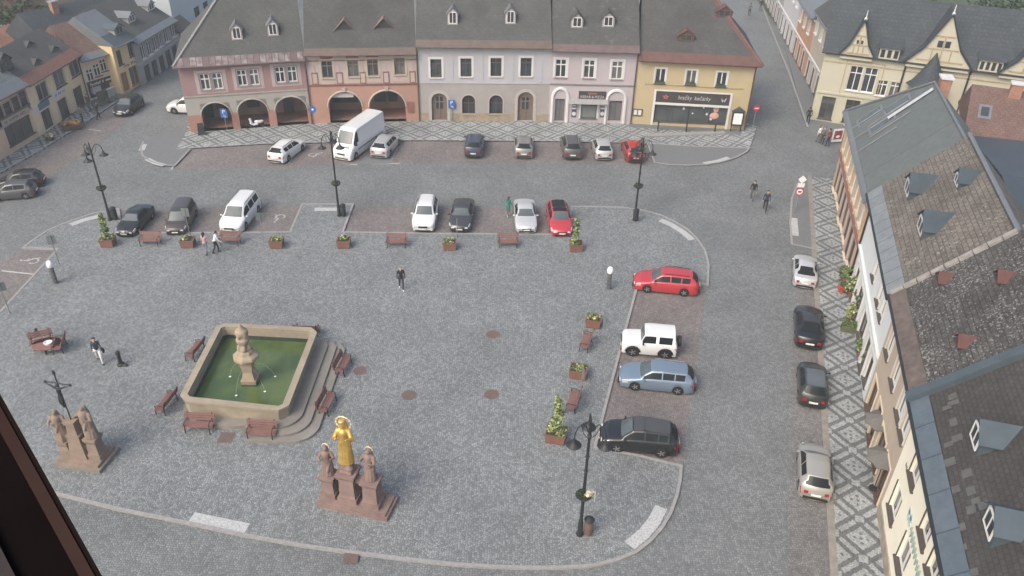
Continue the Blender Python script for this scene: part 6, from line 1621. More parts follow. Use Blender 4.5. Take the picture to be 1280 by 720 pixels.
c = G(1099,515,.4); t = thing('terrace_table', 'red brown terrace table left of the farther dark parasol', 'table', (c.x, c.y, .12), R_(75)); b = MB(); b.box(-.6,.6,-.3,.3,.7,.74); b.build('top', m_slat, t)
for x in (-.5,.5): b = MB(); b.box(x-.04,x+.04,-.25,.25,0,.7); b.build('leg', m_dark, t)
# flower stand and boards on the left street
c = G(90,160,.2); t = thing('flower_stand', 'round crate stand of orange and yellow fruit in front of the butter yellow house', 'stand', (c.x, c.y, .12), .6); b = MB(); b.frustum((0,0),(1.5,.9),(1.8,1.1),0,.5); b.build('crate', m_brownw, t)
f = MB(); rg = random.Random(3)
for i in range(60): f.ball((rg.uniform(-.75,.75), rg.uniform(-.42,.42), .56+rg.uniform(0,.12)), .11, 6, rg.choice([0,0,1,2]))
f.build('fruit', [M('fruit_orange',(0.315,0.168,0.049),.6), M('fruit_yellow',(0.350,0.294,0.098),.6), M('fruit_red',(0.210,0.049,0.035),.6)], t)
c = G(63,174,.2); t = thing('flower_tub', 'yellow flower tub at the shop door of the butter yellow house', 'pot', (c.x, c.y, .12)); b = MB(); b.lathe([(.3,0),(.42,.35),(.38,.35)], 12); b.build('pot', m_brownw, t); f = MB(); f.leaves((0,0,.45),(.42,.42,.15),90,.14,0,random.Random(6),[0,1,1]); f.build('flowers', [LF[1], M('flower_yellow',(.55,.5,.25),.8)], t)
for i, (px, py, cc, lb) in enumerate(((122,121,(.55,.52,.52),'rack of white clothes beside the black shop fascia'),(131,129,(.07,.09,.06),'rack of dark green clothes in front of the low buff house'),(141,125,(.30,.33,.32),'rack of pale goods by the low buff house wall'))):
    c = G(px, py, .2); t = thing('goods_rack', lb, 'rack', (c.x, c.y, .12), R_(70), 'goods racks on the left street'); b = MB(); b.tube([(-.6,0,0),(-.6,0,1.4),(.6,0,1.4),(.6,0,0)], .025, 6); b.box(-.65,-.55,-.25,.25,0,.05); b.box(.55,.65,-.25,.25,0,.05); b.build('frame', m_dark, t)
    f = MB(); rg = random.Random(i)
    for k in range(9): x = -.5+k*.12; f.box(x-.04, x+.04, -.2-rg.random()*.05, .2, .45+rg.random()*.2, 1.36)
    f.build('garments', M('garment_%d'%i, cc, .9, .25, 8), t)
# ------------------------------------------------------------------ fountain
sand1 = M('fountain_sandstone', (0.275,0.237,0.178), .85, .16, 1.6, grime=.4, bump=.15); sand2 = M('fountain_step_stone', (0.197,0.185,0.164), .9, .14, 1.5, grime=.3, bump=.15)
fo = Vector((-14.5,35.2,PZ)); t = thing('fountain', 'square sandstone fountain with green water and a carved column', 'fountain', fo, 0)
def q4(pts, off=0.0):
    c = sum((Vector(p) for p in pts), Vector((0,0)))/4; out = []
    for p in pts:
        d = Vector(p)-c; out.append(c+Vector((d.x+(off if d.x > 0 else -off), d.y+(off if d.y > 0 else -off))))
    return out
base = [(-17.5,32.15),(-11.6,31.55),(-11.52,38.9),(-17.6,39.15)]
base = [Vector(p)-fo.to_2d() for p in base]
def cham(pts, k):
    out = []; n = len(pts)
    for i in range(n):
        p = pts[i]; a = (pts[i-1]-p).normalized(); b = (pts[(i+1)%n]-p).normalized(); out += [p+a*k, p+b*k]
    return out
def ringwall(po, pi, z0, z1, mb=None, mi=0):
    mb = mb or MB(); n = len(po)
    for i in range(n):
        j = (i+1)%n; a, b, c, d = po[i], po[j], pi[j], pi[i]
        vs = [(p.x,p.y,z) for z in (z0,z1) for p in (a,b,c,d)]
        mb.add(vs, [(4,5,6,7),(0,1,5,4),(2,3,7,6),(3,2,1,0)], mi)
    return mb
ringwall(cham(q4(base,-.10),.42), cham(q4(base,-.36),.2), 0.0, 1.10).build('basin_wall', sand1, t)
rm = ringwall(cham(q4(base,.02),.45), cham(q4(base,-.34),.18), 1.10, 1.24); ringwall(cham(q4(base,-.04),.44), cham(q4(base,-.2),.3), .98, 1.098, rm); rm.build('rim', sand1, t)
ringwall(cham(q4(base,.10),.65), cham(q4(base,-.2),.5), -.02, .22).build('plinth', sand2, t)
ringwall(cham(q4(base,-.361),.2), cham(q4(base,-.385),.2), .3, .66).build('waterline_stain', M('wet_algae_stone',(.035,.05,.042),.4,.3,3), t)
w = MB(); w.prism(cham(q4(base,-.34),.2), .1, .40)
def water():
    n = NT('green_water'); v = n.obj(); n.set(n.b.inputs['Base Color'], n.mix(n.ramp(n.noise(v,.7,3),.35,.65), (.045,.078,.024), (.082,.118,.04))); n.b.inputs['Roughness'].default_value = .08; n.b.inputs['Specular IOR Level'].default_value = .45
    d = n.ma('ADD', n.noise(v, 3.0, 3), n.ma('MULTIPLY', n.noise(v, 9.0, 2), .4)); n.bump(d, .12, .05); return n.m
w.build('water', water(), t)
# stone steps wrapping the right side and front corner
for i, (o, z0, z1) in enumerate(((1.6,-.02,.14),(1.1,.141,.28),(.6,.281,.42))):
    se = base[1]; ne = base[2]; r = 1.3
    pts = [Vector((ne.x-.3, ne.y-.25+o*.15)), Vector((ne.x+o*.75, ne.y-.25+o*.15)), Vector((ne.x+o, ne.y-.55))]
    cx, cy = se.x+o-r, se.y-o*.72+r
    for k in range(9): a = -k*math.pi/16; pts.append(Vector((cx+r*math.cos(a), cy+r*math.sin(a))))
    pts += [Vector((se.x-2.0-i*.1, se.y-o*.72+.02)), Vector((se.x-2.1-i*.1, se.y+.3)), Vector((se.x-.25, se.y+.3))]
    mb = MB(); mb.prism([(p.x,p.y) for p in pts], z0, z1); mb.build('step', sand2, t)
mid = (base[0]+base[1])/2+Vector((-.2,0)); pts = [Vector((mid.x+1.3*math.cos(a), mid.y+.1-.62*math.sin(a))) for a in [math.pi*k/14 for k in range(15)]]; mb = MB(); mb.prism([(p.x,p.y) for p in pts], -.02, .24); mb.build('apron_step', sand2, t)
cp = G(314,478,.45)-fo; cp.z = 0
c_ = MB(); c_.frustum((cp.x,cp.y),(.74,.74),(.84,.84),.3,.75); c_.frustum((cp.x,cp.y),(.70,.70),(.52,.52),.751,1.25); c_.frustum((cp.x,cp.y),(.52,.52),(.68,.68),1.251,1.95); c_.build('column_base', M('column_stone',(0.286,0.231,0.164),.85,.18,2,grime=.4), t)
w_ = MB(); w_.frustum((cp.x,cp.y),(.86,.86),(.85,.85),.33,.5); w_.build('wet_stone', M('wet_stone',(.05,.06,.055),.3,.3,4), t)
c_ = MB(); c_.lathe([(.42,1.95),(.68,2.12),(.72,2.24),(.68,2.34),(.48,2.46),(.42,2.62),(.32,2.7)], 8, (cp.x,cp.y,0), smooth=False); c_.build('bowl', M('column_stone',(.34,.275,.195)), t)
c_ = MB(); rg = random.Random(8)
c_.lathe([(.28,2.6),(.34,2.75),(.22,3.0),(.32,3.2),(.37,3.4),(.24,3.58),(.33,3.75),(.34,3.95),(.18,4.1),(.09,4.3),(.05,4.4)], 14, (cp.x,cp.y,0))
for k in range(5):
    a = k*1.256; c_.ball((cp.x+.28*math.cos(a), cp.y+.28*math.sin(a), 2.88), (.13,.13,.24), 8); c_.ball((cp.x+.28*math.cos(a+.6), cp.y+.28*math.sin(a+.6), 3.72), (.10,.10,.2), 8); c_.ball((cp.x+.3*math.cos(a+.3), cp.y+.3*math.sin(a+.3), 3.3), (.08,.08,.12), 8)
me = remesh(c_, .04); me.materials.append(M('column_stone',(.34,.275,.195))); o = bpy.data.objects.new('carved_figures', me); col.objects.link(o); o.parent = t
fm = M('water_foam', (.62,.65,.64), .25, .1, 8)
for k, a in enumerate((20,100,165,250,320)):
    a = R_(a); d = Vector((math.cos(a), math.sin(a), 0)); mb = MB(); mb.tube([cp+d*(.45+.85*u)+Vector((0,0,1.55+.25*u-1.2*u*u)) for u in [i/8 for i in range(9)]], [.0022+.001*i/8 for i in range(9)], 5); jo = mb.build('water_jet', fm, t)
    e = cp+d*1.32; s = MB(); rg = random.Random(k)
    s.lathe([(.075,.451),(.055,.462),(.04,.455),(.02,.48),(.005,.47)], 9, (e.x,e.y,0))
    s.build('splash', fm, jo)
# ------------------------------------------------------------------ figures
SKIN = M('skin', (.42,.28,.21), .6, .06)
def figure_caps(h=1.72, stride=.22, arm=(.25,-.25), bend=(.3,.3), twist=0.0, lean=0.04, fem=False):
    """capsules (p, q, r1, r2, region) of a person looking along +x"""
    k = h/1.72; hipw = .095 if not fem else .10; shw = .185 if not fem else .165
    C = []
    hip = Vector((0,0,.93)); sh = Vector((lean*1.0,0,1.43)); nk = Vector((lean*1.05,0,1.49)); hd_ = Vector((lean*1.25+.015,0,1.615))
    C.append((hip+Vector((0,-.05,0)), hip+Vector((0,.05,0)), .125, .125, 'leg'))
    C.append((hip+Vector((0,0,.05)), Vector((lean*.5,0,1.15)), .135, .125, 'top')); C.append((Vector((lean*.5,0,1.15)), Vector((lean*.85,0,1.33)), .125, .145, 'top'))
    C.append((Vector((lean*.9,-.09,1.36)), Vector((lean*.9,.09,1.36)), .12, .12, 'top')); C.append((sh+Vector((0,-shw+.03,-.02)), sh+Vector((0,shw-.03,-.02)), .07, .07, 'top'))
    C.append((nk+Vector((0,0,-.03)), nk+Vector((.01,0,.06)), .055, .05, 'skin'))
    C.append((hd_+Vector((-.012,0,.03)), hd_+Vector((.0,0,.035)), .098, .098, 'skin')); C.append((hd_+Vector((.03,0,-.06)), hd_+Vector((.035,0,-.03)), .062, .075, 'skin'))
    C.append((hd_+Vector((.095,0,-.01)), hd_+Vector((.112,0,-.03)), .014, .02, 'skin'))
    for s in (-1,1): C.append((hd_+Vector((0,s*.095,-.015)), hd_+Vector((0,s*.1,.015)), .018, .022, 'skin'))
    for s, st in ((1,stride),(-1,-stride)):
        h0 = hip+Vector((0,s*hipw,-.02)); kn = Vector((st*.75+.04, s*(hipw-.005), .50)); an = Vector((st*1.05-(.10 if st < 0 else 0), s*(hipw-.01), .10 if st >= 0 else .14))
        C.append((h0, kn, .088, .06, 'leg')); C.append((kn, an, .058, .043, 'leg'))
        C.append((an+Vector((-.03,0,-.045)), an+Vector((.14,s*.02,-.06)), .043, .035, 'shoe'))
    H = []
    for s, sw, bd in ((1,arm[0],bend[0]),(-1,arm[1],bend[1])):
        s0 = sh+Vector((0,s*shw,-.03)); el = s0+Vector((math.sin(sw)*.28, s*.05, -math.cos(sw)*.28)); w = sw+bd
        wr = el+Vector((math.sin(w)*.25, s*.01, -math.cos(w)*.25)); C.append((s0, el, .056, .043, 'top')); C.append((el, wr, .042, .03, 'top'))
        d = (wr-el).normalized(); pm = wr+d*.075; C.append((wr+d*.01, pm, .028, .034, 'hand'))
        H.append((pm, d, s))
    return C, H, hd_, k
def fingers(mb, pm, d, s, mi):
    """four curled fingers and a thumb from the side of the palm"""
    side = Vector((1,0,0)) if abs(d.x) < .9 else Vector((0,0,1)); side = (side-d*side.dot(d)).normalized(); inn = d.cross(side)*(1 if s > 0 else -1)
    for i, L in enumerate((.066,.078,.073,.056)):
        b = pm+side*(.027-.018*i)+d*.012; m_ = b+d*L*.6+inn*.006; e = m_+d*L*.45+inn*.022; mb.tube([b, m_, e], [.0095,.009,.007], 6, mi)
    b = pm-d*.03+side*.028; mb.tube([b, b+side*.03+d*.025, b+side*.035+d*.055+inn*.01], [.011,.010,.008], 6, mi)
def person(label, px, py, head, top, leg, hair, shoe=None, h=1.72, z=.0, longhair=False, skin=SKIN, group=None, fem=False, skirt=False, coatlen=0.0, hood=False, bare=False, **kw):
    c = G(px, py, z); t = thing('person', label, 'person', (c.x, c.y, z), head, group)
    C, H, hd_, k = figure_caps(h, fem=fem, **kw)
    mb = MB()
    for p, q, r1, r2, reg in C: mb.capsule(p, q, r1, r2, 12)
    if coatlen: C.append((Vector((0,0,1.0)), Vector((0,0,.93-coatlen)), .15, .17, 'top')); mb.capsule(*C[-1][:4], 12)
    me = remesh(mb, .021)
    regs = {'skin':0,'top':1,'leg':2,'shoe':3,'hand':0}
    for m in (skin, top, leg, shoe or m_blk): me.materials.append(m)
    idx = []
    for f in me.polygons:
        cc = f.center; best = None
        for p, q, r1, r2, reg in C:
            d = q-p; L2 = d.length_squared; u = max(0,min(1,(cc-p).dot(d)/L2)) if L2 > 0 else 0
            e = (cc-(p+d*u)).length-(r1+(r2-r1)*u)
            if best is None or e < best[0]: best = (e, reg, u)
        rg_ = best[1]
        if bare and rg_ == 'top' and abs(cc.y) > .2 and cc.z < 1.22: rg_ = 'skin'
        idx.append(regs[rg_])
    me.polygons.foreach_set('material_index', idx)
    # hands and eyes join the same mesh
    fb = MB()
    for pm, d, s in H: fingers(fb, pm, d, s, 0)
    for s in (-1,1): fb.ball(hd_+Vector((.083,s*.034,.012)), .012, 6, 1)
    fb.box(hd_.x+.088, hd_.x+.1, -.022, .022, hd_.z-.068, hd_.z-.06, 2)
    e = fb.build('tmp', [skin, m_blk, M('lips',(.35,.14,.13),.5)])
    bm = bmesh.new(); bm.from_mesh(me); n0 = len(bm.faces); bm.from_mesh(e.data); bm.faces.ensure_lookup_table()
    me.materials.append(m_blk); me.materials.append(M('lips',(.35,.14,.13)))
    for i in range(n0, len(bm.faces)): bm.faces[i].material_index = {0:0,1:4,2:5}[bm.faces[i].material_index]
    bm.to_mesh(me); bm.free(); dm = e.data; bpy.data.objects.remove(e); bpy.data.meshes.remove(dm)
    me.name = 'body'; o = bpy.data.objects.new('body', me); col.objects.link(o); o.parent = t
    hb = MB(); hb.ball(hd_+Vector((-.022,0,.055)), (.108,.108,.10), 14)
    if longhair: hb.capsule(hd_+Vector((-.07,0,.0)), hd_+Vector((-.10,0,-.22)), .085, .06, 10)
    else: hb.capsule(hd_+Vector((-.06,0,.0)), hd_+Vector((-.07,0,-.05)), .065, .05, 10)
    hm = remesh(hb, .02); hm.materials.append(hair); ho = bpy.data.objects.new('hair' if not hood else 'hood', hm); col.objects.link(ho); ho.parent = t
    t.scale = (k,)*3
    return t
def cloth(n, c): return M('cloth_'+n, c, .9, .12, 6)
def bag(t, loc, size, mat, name='bag', label=None):
    pass
ck, cg, cw, cn, cj = cloth('black',(.022,.022,.024)), cloth('grey',(.11,.11,.115)), cloth('white',(.60,.59,.59)), cloth('navy',(.035,.04,.06)), cloth('jeans',(.10,.12,.15))
hk, hb_, hg = M('hair_dark',(.02,.016,.013),.6), M('hair_brown',(.07,.045,.03),.6), M('hair_blond',(.22,.16,.09),.6)
ws = M('white_shoes',(.6,.6,.58),.6)
person('man in black jacket and trousers with white shoes walking alone across the square', 502,362, R_(285), ck, cn, hg, ws, 1.82, PZ, stride=.16, arm=(.12,-.1), bend=(.15,.1))
person('woman in pink top with long dark hair standing left of her companion', 258.5,318, R_(80), cloth('pink',(.45,.29,.29)), M('cloth_greyish',(.19,.19,.2),.9), hk, None, 1.74, PZ, True, fem=True, stride=.1, arm=(.05,.1), bend=(.5,.3))
person('woman in white shirt and black trousers leaning forward by the bench', 271,316, R_(20), cw, ck, hk, None, 1.72, PZ, fem=True, stride=.14, lean=.16, arm=(.5,.3), bend=(.4,.5))
person('person in green jacket standing beside the silver sedan', 635,271, R_(60), cloth('green',(.015,.16,.12)), cg, hb_, ws, 1.74, .0, True, fem=True, stride=.08, arm=(.3,.2), bend=(.9,.6), coatlen=.12)
person('person in dark clothes walking on the right road, left of a pair', 939.5,250, R_(255), ck, cg, hk, None, 1.76, 0, stride=.2, group='pair walking on the right road')
person('person in dark clothes walking on the right road, right of a pair', 955.5,263, R_(255), cn, ck, hk, None, 1.78, 0, stride=.22, group='pair walking on the right road')
pw = person('person in white trousers and dark top striding left of the fountain', 126,453, R_(300), cn, cw, hk, None, 1.8, PZ, fem=True, stride=.26, arm=(.35,-.3), bend=(.3,.3))
b = MB(); b.ball((-.2,.02,1.22), (.12,.16,.2), 10); o = b.build('backpack', M('pale_yellow_bag',(.50,.5,.36),.8), pw)
b = MB(); b.ball((-.12,.3,.70), (.2,.08,.18), 10); b.tube([(-.12,.29,.85),(-.08,.27,.98),(.02,.25,1.05)], .012, 5); hbg = b.build('handbag', ck, None)
hbg.matrix_world = Matrix.Translation(pw.location) @ Matrix.Rotation(pw.rotation_euler.z,4,'Z'); tag(hbg, 'big dark handbag carried by the person in white trousers', 'bag')
GRP = 'people at the corner of the side street'
person('person in grey in the group at the side street corner', 1027,180, R_(250), cg, ck, hb_, None, 1.72, .12, group=GRP, stride=.06)
person('person in dark red in the group at the side street corner', 1033.5,183, R_(120), cloth('dark_red',(.18,.06,.06)), cn, hk, None, 1.76, .12, group=GRP, stride=.05)
person('person in pale top in the group at the side street corner', 1022,178, R_(300), cw, cg, hb_, None, 1.7, .12, True, group=GRP, fem=True, stride=.05)
person('person in black walking on the far pavement of the side street', 1009,155, R_(75), ck, ck, hk, None, 1.74, .0, stride=.2)
person('distant person in dark clothes on the side street, left of two', 936,20, R_(80), cg, ck, hk, None, 1.78, 0, stride=.2)
person('distant person in dark clothes at the kerb of the side street, right of two', 950,14, R_(80), ck, cg, hk, None, 1.74, 0, stride=.2)
person('person with white bag by the fruit stand on the left street', 104,154, R_(70), cg, ck, hb_, None, 1.72, .12, fem=True, stride=.12)
person('person in black on the left street between fruit stand and parked car', 124,149, R_(60), ck, ck, hk, None, 1.76, .12, stride=.18)
person('person in brown in front of the dark shop entrance on the left street', 113,139, R_(240), cloth('brown',(.10,.07,.055)), cj, hb_, None, 1.74, .12, stride=.1)
# ------------------------------------------------------------------ the two statue groups
def Zat(px, py, base):
    lo, hi = 0.0, 12.0; inv = cam.matrix_world.inverted()
    for _ in range(40):
        m = (lo+hi)/2; c = inv @ Vector((base.x, base.y, m)); y = 360+FPX*c.y/c.z*-1*-1
        y = 360-FPX*c.y/(-c.z)
        if y > py: lo = m
        else: hi = m
    return lo
def saint(root, mat, x, y, z0, h, yaw=-90, name='statue', arms=((.5,1.2),(.3,1.5)), veil=False, crown=False, seed=1, width=1.0):
    """a robed standing figure fused into one body"""
    rg = random.Random(seed); mb = MB(); k = h/1.75; w = width
    for a in range(12):
        an = a*math.pi/6; r0 = .19*w+rg.uniform(-.03,.04); r1 = .165*w
        mb.capsule((r0*.75*math.cos(an), r0*math.sin(an), .03), (r1*.7*math.cos(an+.15), r1*math.sin(an+.15), .95), .085, .06, 8)
    mb.capsule((0,0,.1), (0,0,.95), .19*w, .17*w, 12); mb.capsule((0,0,.9), (.02,0,1.32), .18*w, .18*w, 12); mb.capsule((0,-.13*w,1.36), (0,.13*w,1.36), .1, .1, 10)
    mb.capsule((.02,0,1.4), (.03,0,1.52), .06, .055, 8); mb.capsule((.03,0,1.6), (.04,0,1.66), .095, .095, 12); mb.capsule((.12,0,1.61), (.13,0,1.6), .02, .02, 6)
    for s, (u, b_) in zip((1,-1), arms):
        s0 = Vector((0,s*.2*w,1.36)); el = s0+Vector((math.sin(u)*.25, s*.12, -math.cos(u)*.27)); wr = el+Vector((math.sin(u+b_)*.25, -s*.12, -math.cos(u+b_)*.25)); mb.capsule(s0, el, .085, .08, 8); mb.capsule(el, wr, .075, .04, 8); mb.capsule(wr, wr+Vector((.05,0,.03)), .04, .03, 8)
    for i in range(7):
        a = rg.uniform(0,6.28); z = rg.uniform(.2,1.1); r = (.23-.05*z)*w; mb.capsule((r*math.cos(a), r*math.sin(a), z), (r*.8*math.cos(a+.5), r*.8*math.sin(a+.5), z+.35), .07, .05, 7)
    if veil: mb.capsule((-.05,0,1.62), (-.1,0,1.3), .12, .16, 10)
    if crown: mb.lathe([(.10,1.7),(.12,1.82),(.06,1.84)], 10, (.03,0,0))
    me = remesh(mb, .024); me.materials.append(mat); me.name = name
    o = bpy.data.objects.new(name, me); col.objects.link(o); o.parent = root; o.location = (x, y, z0); o.rotation_euler = (0,0,R_(yaw)); o.scale = (k,)*3
    return o
redst = M('red_brown_sandstone', (0.197,0.139,0.122), .9, .18, 2, grime=.35, bump=.2); gold = M('gilding', (.66,.44,.13), .42, .2, 5, metal=.7); tanst = M('tan_sandstone', (0.210,0.160,0.124), .9, .18, 2, grime=.35, bump=.2)
fa, fb = G(396,633,PZ), G(484,653,PZ); ang = math.atan2(fb.y-fa.y, fb.x-fa.x); L = (fb-fa).length
t = thing('statue_group', 'red brown sandstone statue group with a gilded madonna on the tall middle pedestal', 'statue', (fa.x,fa.y,PZ), ang)
inv = (Matrix.Translation((fa.x,fa.y,PZ)) @ Matrix.Rotation(ang,4,'Z')).inverted()
mb = MB(); mb.box(0, L, 0, 1.45, 0, .22); mb.box(.12, L-.12, .1, 1.36, .22, .34); mb.build('base_slab', redst, t)
def pedestal(x, y, w, h, nm='pedestal', mat=None, d=None):
    m = MB(); d = d or w; m.frustum((x,y),(w*1.25,d*1.25),(w*1.25,d*1.25),.34,.62); m.frustum((x,y),(w*1.1,d*1.1),(w,d),.621,.8); m.frustum((x,y),(w,d),(w*.92,d*.92),.8,h-.3); m.frustum((x,y),(w*1.0,d*1.0),(w*1.2,d*1.2),h-.299,h-.14); m.frustum((x,y),(w*1.22,d*1.22),(w*1.22,d*1.22),h-.139,h); m.build(nm, mat or redst, t)
x1, x2, x3 = .46, L*.41, L-.95
b2 = t.matrix_basis @ Vector((x2,.75,0)); zf = Zat(0,577,Vector((b2.x,b2.y,0)))-PZ; zt = Zat(0,524,Vector((b2.x,b2.y,0)))-PZ
b1 = t.matrix_basis @ Vector((x1,.7,0)); z1f = Zat(0,592,Vector((b1.x,b1.y,0)))-PZ; z1t = Zat(0,558,Vector((b1.x,b1.y,0)))-PZ
b3 = t.matrix_basis @ Vector((x3,.7,0)); z3f = Zat(0,598,Vector((b3.x,b3.y,0)))-PZ; z3t = Zat(0,562,Vector((b3.x,b3.y,0)))-PZ
pedestal(x1, .7, .62, max(1.2,z1f)); pedestal(x3, .7, .72, max(1.2,z3f))
zc_ = zf-.55; pedestal(x2, .75, .78, zc_)
m = MB(); m.frustum((x2,.75),(.66,.66),(.58,.58),zc_,zc_+.14); m.ball((x2-.1,.68,zc_+.3),(.26,.2,.2),8); m.ball((x2+.16,.62,zc_+.28),(.22,.2,.2),8); m.ball((x2,.9,zc_+.33),(.3,.22,.22),8); m.frustum((x2,.75),(.5,.5),(.46,.46),zc_+.14,zf)
me = remesh(m, .04); me.materials.append(redst); me.name = 'cloud_socle'; o = bpy.data.objects.new('cloud_socle', me); col.objects.link(o); o.parent = t
m = MB(); m.box(x1+.35, x2-.4, .55, .9, 1.5, 1.75); m.box(x2+.4, x3-.4, .55, .9, 1.55, 1.8); m.build('link_stone', redst, t)
mad = saint(t, gold, x2, .75, zf, (zt-zf)*.95, -80, 'gilded_madonna', ((.6,1.6),(.3,1.9)), True, True, 3, .88)
h_ = MB(); R0 = .36
hz = zf+(zt-zf)*.88; pts = [(x2+R0*math.cos(R_(a)), .86, hz+R0*math.sin(R_(a))) for a in range(0,361,15)]; h_.tube(pts, .025, 6, cap=False)
for a in range(0,360,30): h_.ball((x2+R0*math.cos(R_(a)), .86, hz+R0*math.sin(R_(a))), .05, 8)
h_.build('star_halo', M('pale_gilding',(.85,.68,.38),.4,.1,5,metal=.6), t)
saint(t, redst, x1, .7, max(1.2,z1f), (z1t-z1f), -70, 'statue', ((.5,1.5),(.8,1.2)), True, False, 5, 1.1); saint(t, redst, x3, .7, max(1.2,z3f), (z3t-z3f), -100, 'statue', ((.7,1.2),(.4,1.7)), True, False, 6, 1.15)
for xx, zz in ((x1, z1t),(x3, z3t)):
    hl_ = MB()
    for q in range(5): hl_.ball((xx+.17*math.cos(R_(q*45)), .75, zz-.05+.17*math.sin(R_(q*45))), .035, 6)
    hl_.tube([(xx+.17*math.cos(R_(a)), .75, zz-.05+.17*math.sin(R_(a))) for a in range(0,181,20)], .02, 6); hl_.build('halo', M('pale_gilding',(.85,.68,.38)), t)
# crucifix group
fa, fb = G(67,583,PZ), G(122,592,PZ); ang = math.atan2(fb.y-fa.y, fb.x-fa.x); L = (fb-fa).length+.15
t = thing('statue_group', 'tan sandstone statue group with an iron crucifix between two saints', 'statue', (fa.x,fa.y,PZ), ang)
mb = MB(); mb.box(0, L, 0, 1.7, 0, .2); mb.build('base_slab', M('slab_stone',(0.193,0.168,0.139),.9,.18,2,grime=.3), t)
mb = MB(); mb.box(.15, L-.15, .15, 1.55, .2, .36); mb.build('step_slab', tanst, t)
x1, x2, x3 = .45, L*.47, L-.55
def zrel(x, y, py): q = t.matrix_basis @ Vector((x,y,0)); return Zat(0,py,Vector((q.x,q.y,0)))-PZ
z1f, z1t = zrel(x1,.75,549), zrel(x1,.75,513); z3f, z3t = zrel(x3,.85,545), zrel(x3,.85,508); z2f = zrel(x2,.8,524); z2t = zrel(x2,.8,466)
pedestal(x1, .75, .46, max(1.0,z1f), mat=tanst); pedestal(x3, .85, .55, max(1.0,z3f), mat=tanst)
m = MB(); m.frustum((x2,.8),(.95,.8),(.62,.55),.36,z2f*.62); m.frustum((x2,.8),(.72,.62),(.72,.62),z2f*.62,z2f*.68); m.frustum((x2,.8),(.55,.5),(.46,.42),z2f*.68,z2f*.92); m.frustum((x2,.8),(.6,.54),(.6,.54),z2f*.92,z2f)
for s in (-1,1): m.tube([(x2+s*.5,.7,.4),(x2+s*.52,.7,.75),(x2+s*.38,.7,1.1)], [.14,.1,.05], 8)
m.build('pedestal', tanst, t)
saint(t, tanst, x1, .75, max(1.0,z1f), z1t-z1f, -70, 'statue', ((.5,1.5),(.6,1.2)), True, False, 15, 1.15); saint(t, tanst, x3, .85, max(1.0,z3f), z3t-z3f, -100, 'statue', ((.4,1.6),(.4,1.7)), True, False, 16, 1.35)
H = z2t-z2f; cx_ = MB(); cx_.tube([(x2,.8,z2f-.02),(x2,.8,z2f+H)], .032, 6); cx_.tube([(x2-.62,.8,z2f+H*.78),(x2+.62,.8,z2f+H*.78)], .032, 6)
cx_.ball((x2,.8,z2f+H+.02),(.1,.04,.16),8); cx_.ball((x2-.64,.8,z2f+H*.78),(.1,.05,.08),8); cx_.ball((x2+.64,.8,z2f+H*.78),(.1,.05,.08),8)
cx_.build('cross', m_dark, t)
m = MB(); z = z2f+H*.74; m.capsule((x2,.71,z-.2),(x2,.70,z-.62),.105,.085,10); m.capsule((x2,.70,z+.05),(x2+.02,.69,z+.06),.085,.085,10)
for s in (-1,1): m.capsule((x2+s*.1,.71,z-.15),(x2+s*.36,.73,z),.055,.045,8); m.capsule((x2+s*.36,.73,z),(x2+s*.58,.75,z+.06),.045,.03,8); m.capsule((x2+s*.06,.69,z-.62),(x2+s*.07,.64,z-.95),.085,.06,8); m.capsule((x2+s*.07,.64,z-.95),(x2+s*.03,.70,z-1.28),.058,.035,8)
me = remesh(m, .03); me.materials.append(m_dark); me.name = 'corpus'; o = bpy.data.objects.new('corpus', me); col.objects.link(o); o.parent = t
# ------------------------------------------------------------------ seats by the left edge
c = G(61,437,PZ)
bench('pale red brown bench right of the oval wooden seat at the left', 73,430, 195, 'seats at the left of the square', 1.25)
bench('dark framed bench behind the oval wooden seat at the left', 52,426, -60, 'seats at the left of the square', 1.3)
t = thing('round_bench', 'oval red brown wooden seat round a white pot', 'bench', (c.x, c.y, PZ), .2)
m = MB(); m.lathe([(.42,.38),(.82,.38),(.84,.44),(.82,.46),(.42,.46)], 24, (0,0,0), 0, Matrix.Diagonal((1,.75,1,1))); m.build('seat', m_slat, t)
for a in (30,150,270): m = MB(); m.tube([(.62*math.cos(R_(a)),.46*math.sin(R_(a)),0),(.62*math.cos(R_(a)),.46*math.sin(R_(a)),.38)], .05, 6); m.build('leg', m_dark, t)
m = MB(); m.lathe([(.16,.02),(.22,.5),(.24,.56),(.2,.56),(.18,.5),(.01,.5)], 14, (.1,0,PZ)); o = m.build('pot', M('white_pot',(.66,.66,.64),.6)); o.location = (c.x, c.y, 0); tag(o, 'white pot in the middle of the oval wooden seat', 'pot')
bp_ = G(47,420,PZ+.5); m = MB(); m.ball((0,0,.2), (.2,.16,.24), 10); m.ball((.03,.02,.5), (.09,.08,.1), 8); o = m.build('backpack', ck); o.location = (bp_.x, bp_.y, PZ+.47); tag(o, 'black backpack lying on the dark framed bench at the left', 'bag')
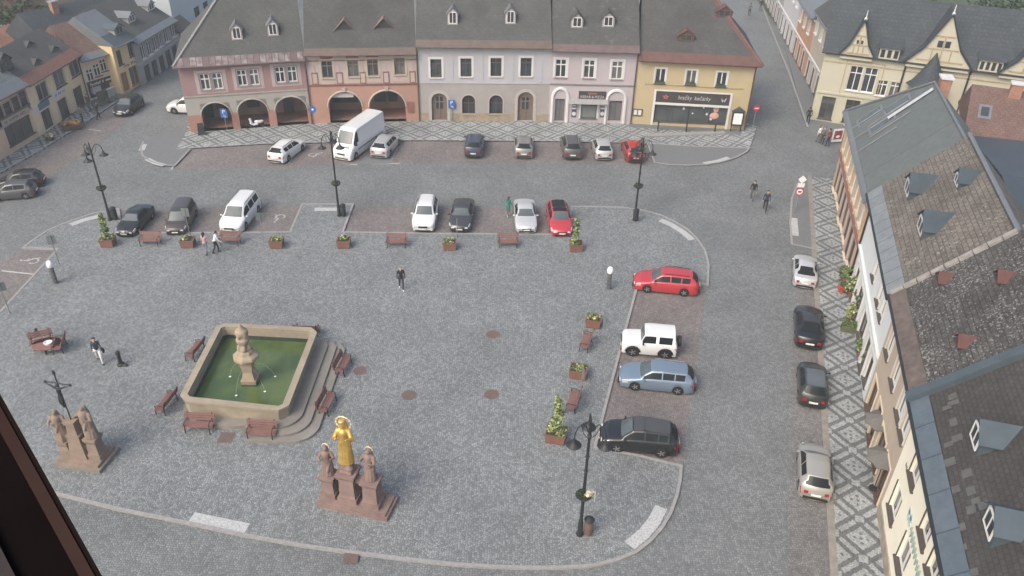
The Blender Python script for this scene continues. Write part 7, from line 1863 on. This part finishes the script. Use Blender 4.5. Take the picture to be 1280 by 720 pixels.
# ------------------------------------------------------------------ open casement of the tower window, close to the camera
def near(px, py, dist):
    d = ray(px, py).normalized(); return Vector((0,0,CAMH))+d*dist
a = near(-46,410,1.25); b = near(135,733,1.05)
ax = (b-a).normalized(); view = ((a+b)/2-Vector((0,0,CAMH))).normalized(); sd = view.cross(ax).normalized()
if sd.x > 0: sd = -sd
dp = ax.cross(sd).normalized()
if dp.dot(view) < 0: dp = -dp
Mx = Matrix((( sd.x, dp.x, ax.x, a.x),(sd.y, dp.y, ax.y, a.y),(sd.z, dp.z, ax.z, a.z),(0,0,0,1)))
t = thing('tower_window', 'dark brown wooden casement of the lookout window at the lower left corner', 'window', a)
Li = (b-a).length
iT = Matrix.Translation(-a)
m = MB(); m.box(.0,.006,.002,.02,-.4,Li+.35,0,iT@Mx); m.build('outer_edge', M('casement_edge',(.012,.008,.007),.8,.2,spec=.03), t)
m = MB(); m.box(.0061,.019,.0,.02,-.4,Li+.35,0,iT@Mx); m.build('stile', M('casement_brown',(.035,.02,.017),.8,.25,8,spec=.05), t)
m = MB(); m.box(.0191,.6,.004,.02,-.4,Li+.35,0,iT@Mx); m.build('panel', M('casement_dark',(.007,.005,.005),.9,.35,4,spec=.02), t)
m = MB(); m.box(.07,.082,-.004,.0039,-.4,Li+.35,0,iT@Mx); m.build('moulding', M('casement_mould',(.022,.015,.014),.7,.2), t)
# ------------------------------------------------------------------ daylight
w = bpy.data.worlds.new('World'); sc.world = w; w.use_nodes = True
nt = w.node_tree; bg = nt.nodes['Background']; sky = nt.nodes.new('ShaderNodeTexSky'); sky.sky_type = 'NISHITA'; sky.sun_disc = False
SUN_E, SUN_R = 46, 222
sky.sun_elevation = R_(SUN_E); sky.sun_rotation = R_(SUN_R); sky.altitude = 500; sky.air_density = 1.0; sky.dust_density = 9.0; sky.ozone_density = .6
nt.links.new(sky.outputs[0], bg.inputs[0]); bg.inputs[1].default_value = .145
sl = bpy.data.lights.new('sun', 'SUN'); sl.energy = .5; sl.angle = R_(28); sl.color = (.91,1,.975)
so = bpy.data.objects.new('sun', sl); col.objects.link(so)
dv = Vector((math.sin(R_(SUN_R))*math.cos(R_(SUN_E)), math.cos(R_(SUN_R))*math.cos(R_(SUN_E)), math.sin(R_(SUN_E))))
so.rotation_euler = dv.to_track_quat('Z','Y').to_euler()
vs = sc.view_settings; vs.view_transform = 'Standard'; vs.look = 'None'; vs.gamma = 1; vs.use_curve_mapping = False; vs.exposure = 0.98

hz_ = MB(); hz_.box(-300, 300, -40, 420, -1, 36); ho = hz_.build('haze', None)
hm = bpy.data.materials.new('haze_air'); hm.use_nodes = True; hn = hm.node_tree; hn.nodes.remove(hn.nodes['Principled BSDF'])
pv = hn.nodes.new('ShaderNodeVolumePrincipled'); pv.inputs['Color'].default_value = (.90,.965,.95,1); pv.inputs['Density'].default_value = .0011; pv.inputs['Anisotropy'].default_value = .2
hn.links.new(pv.outputs[0], hn.nodes['Material Output'].inputs['Volume'])
ho.data.materials.clear(); ho.data.materials.append(hm); ho['kind'] = 'stuff'
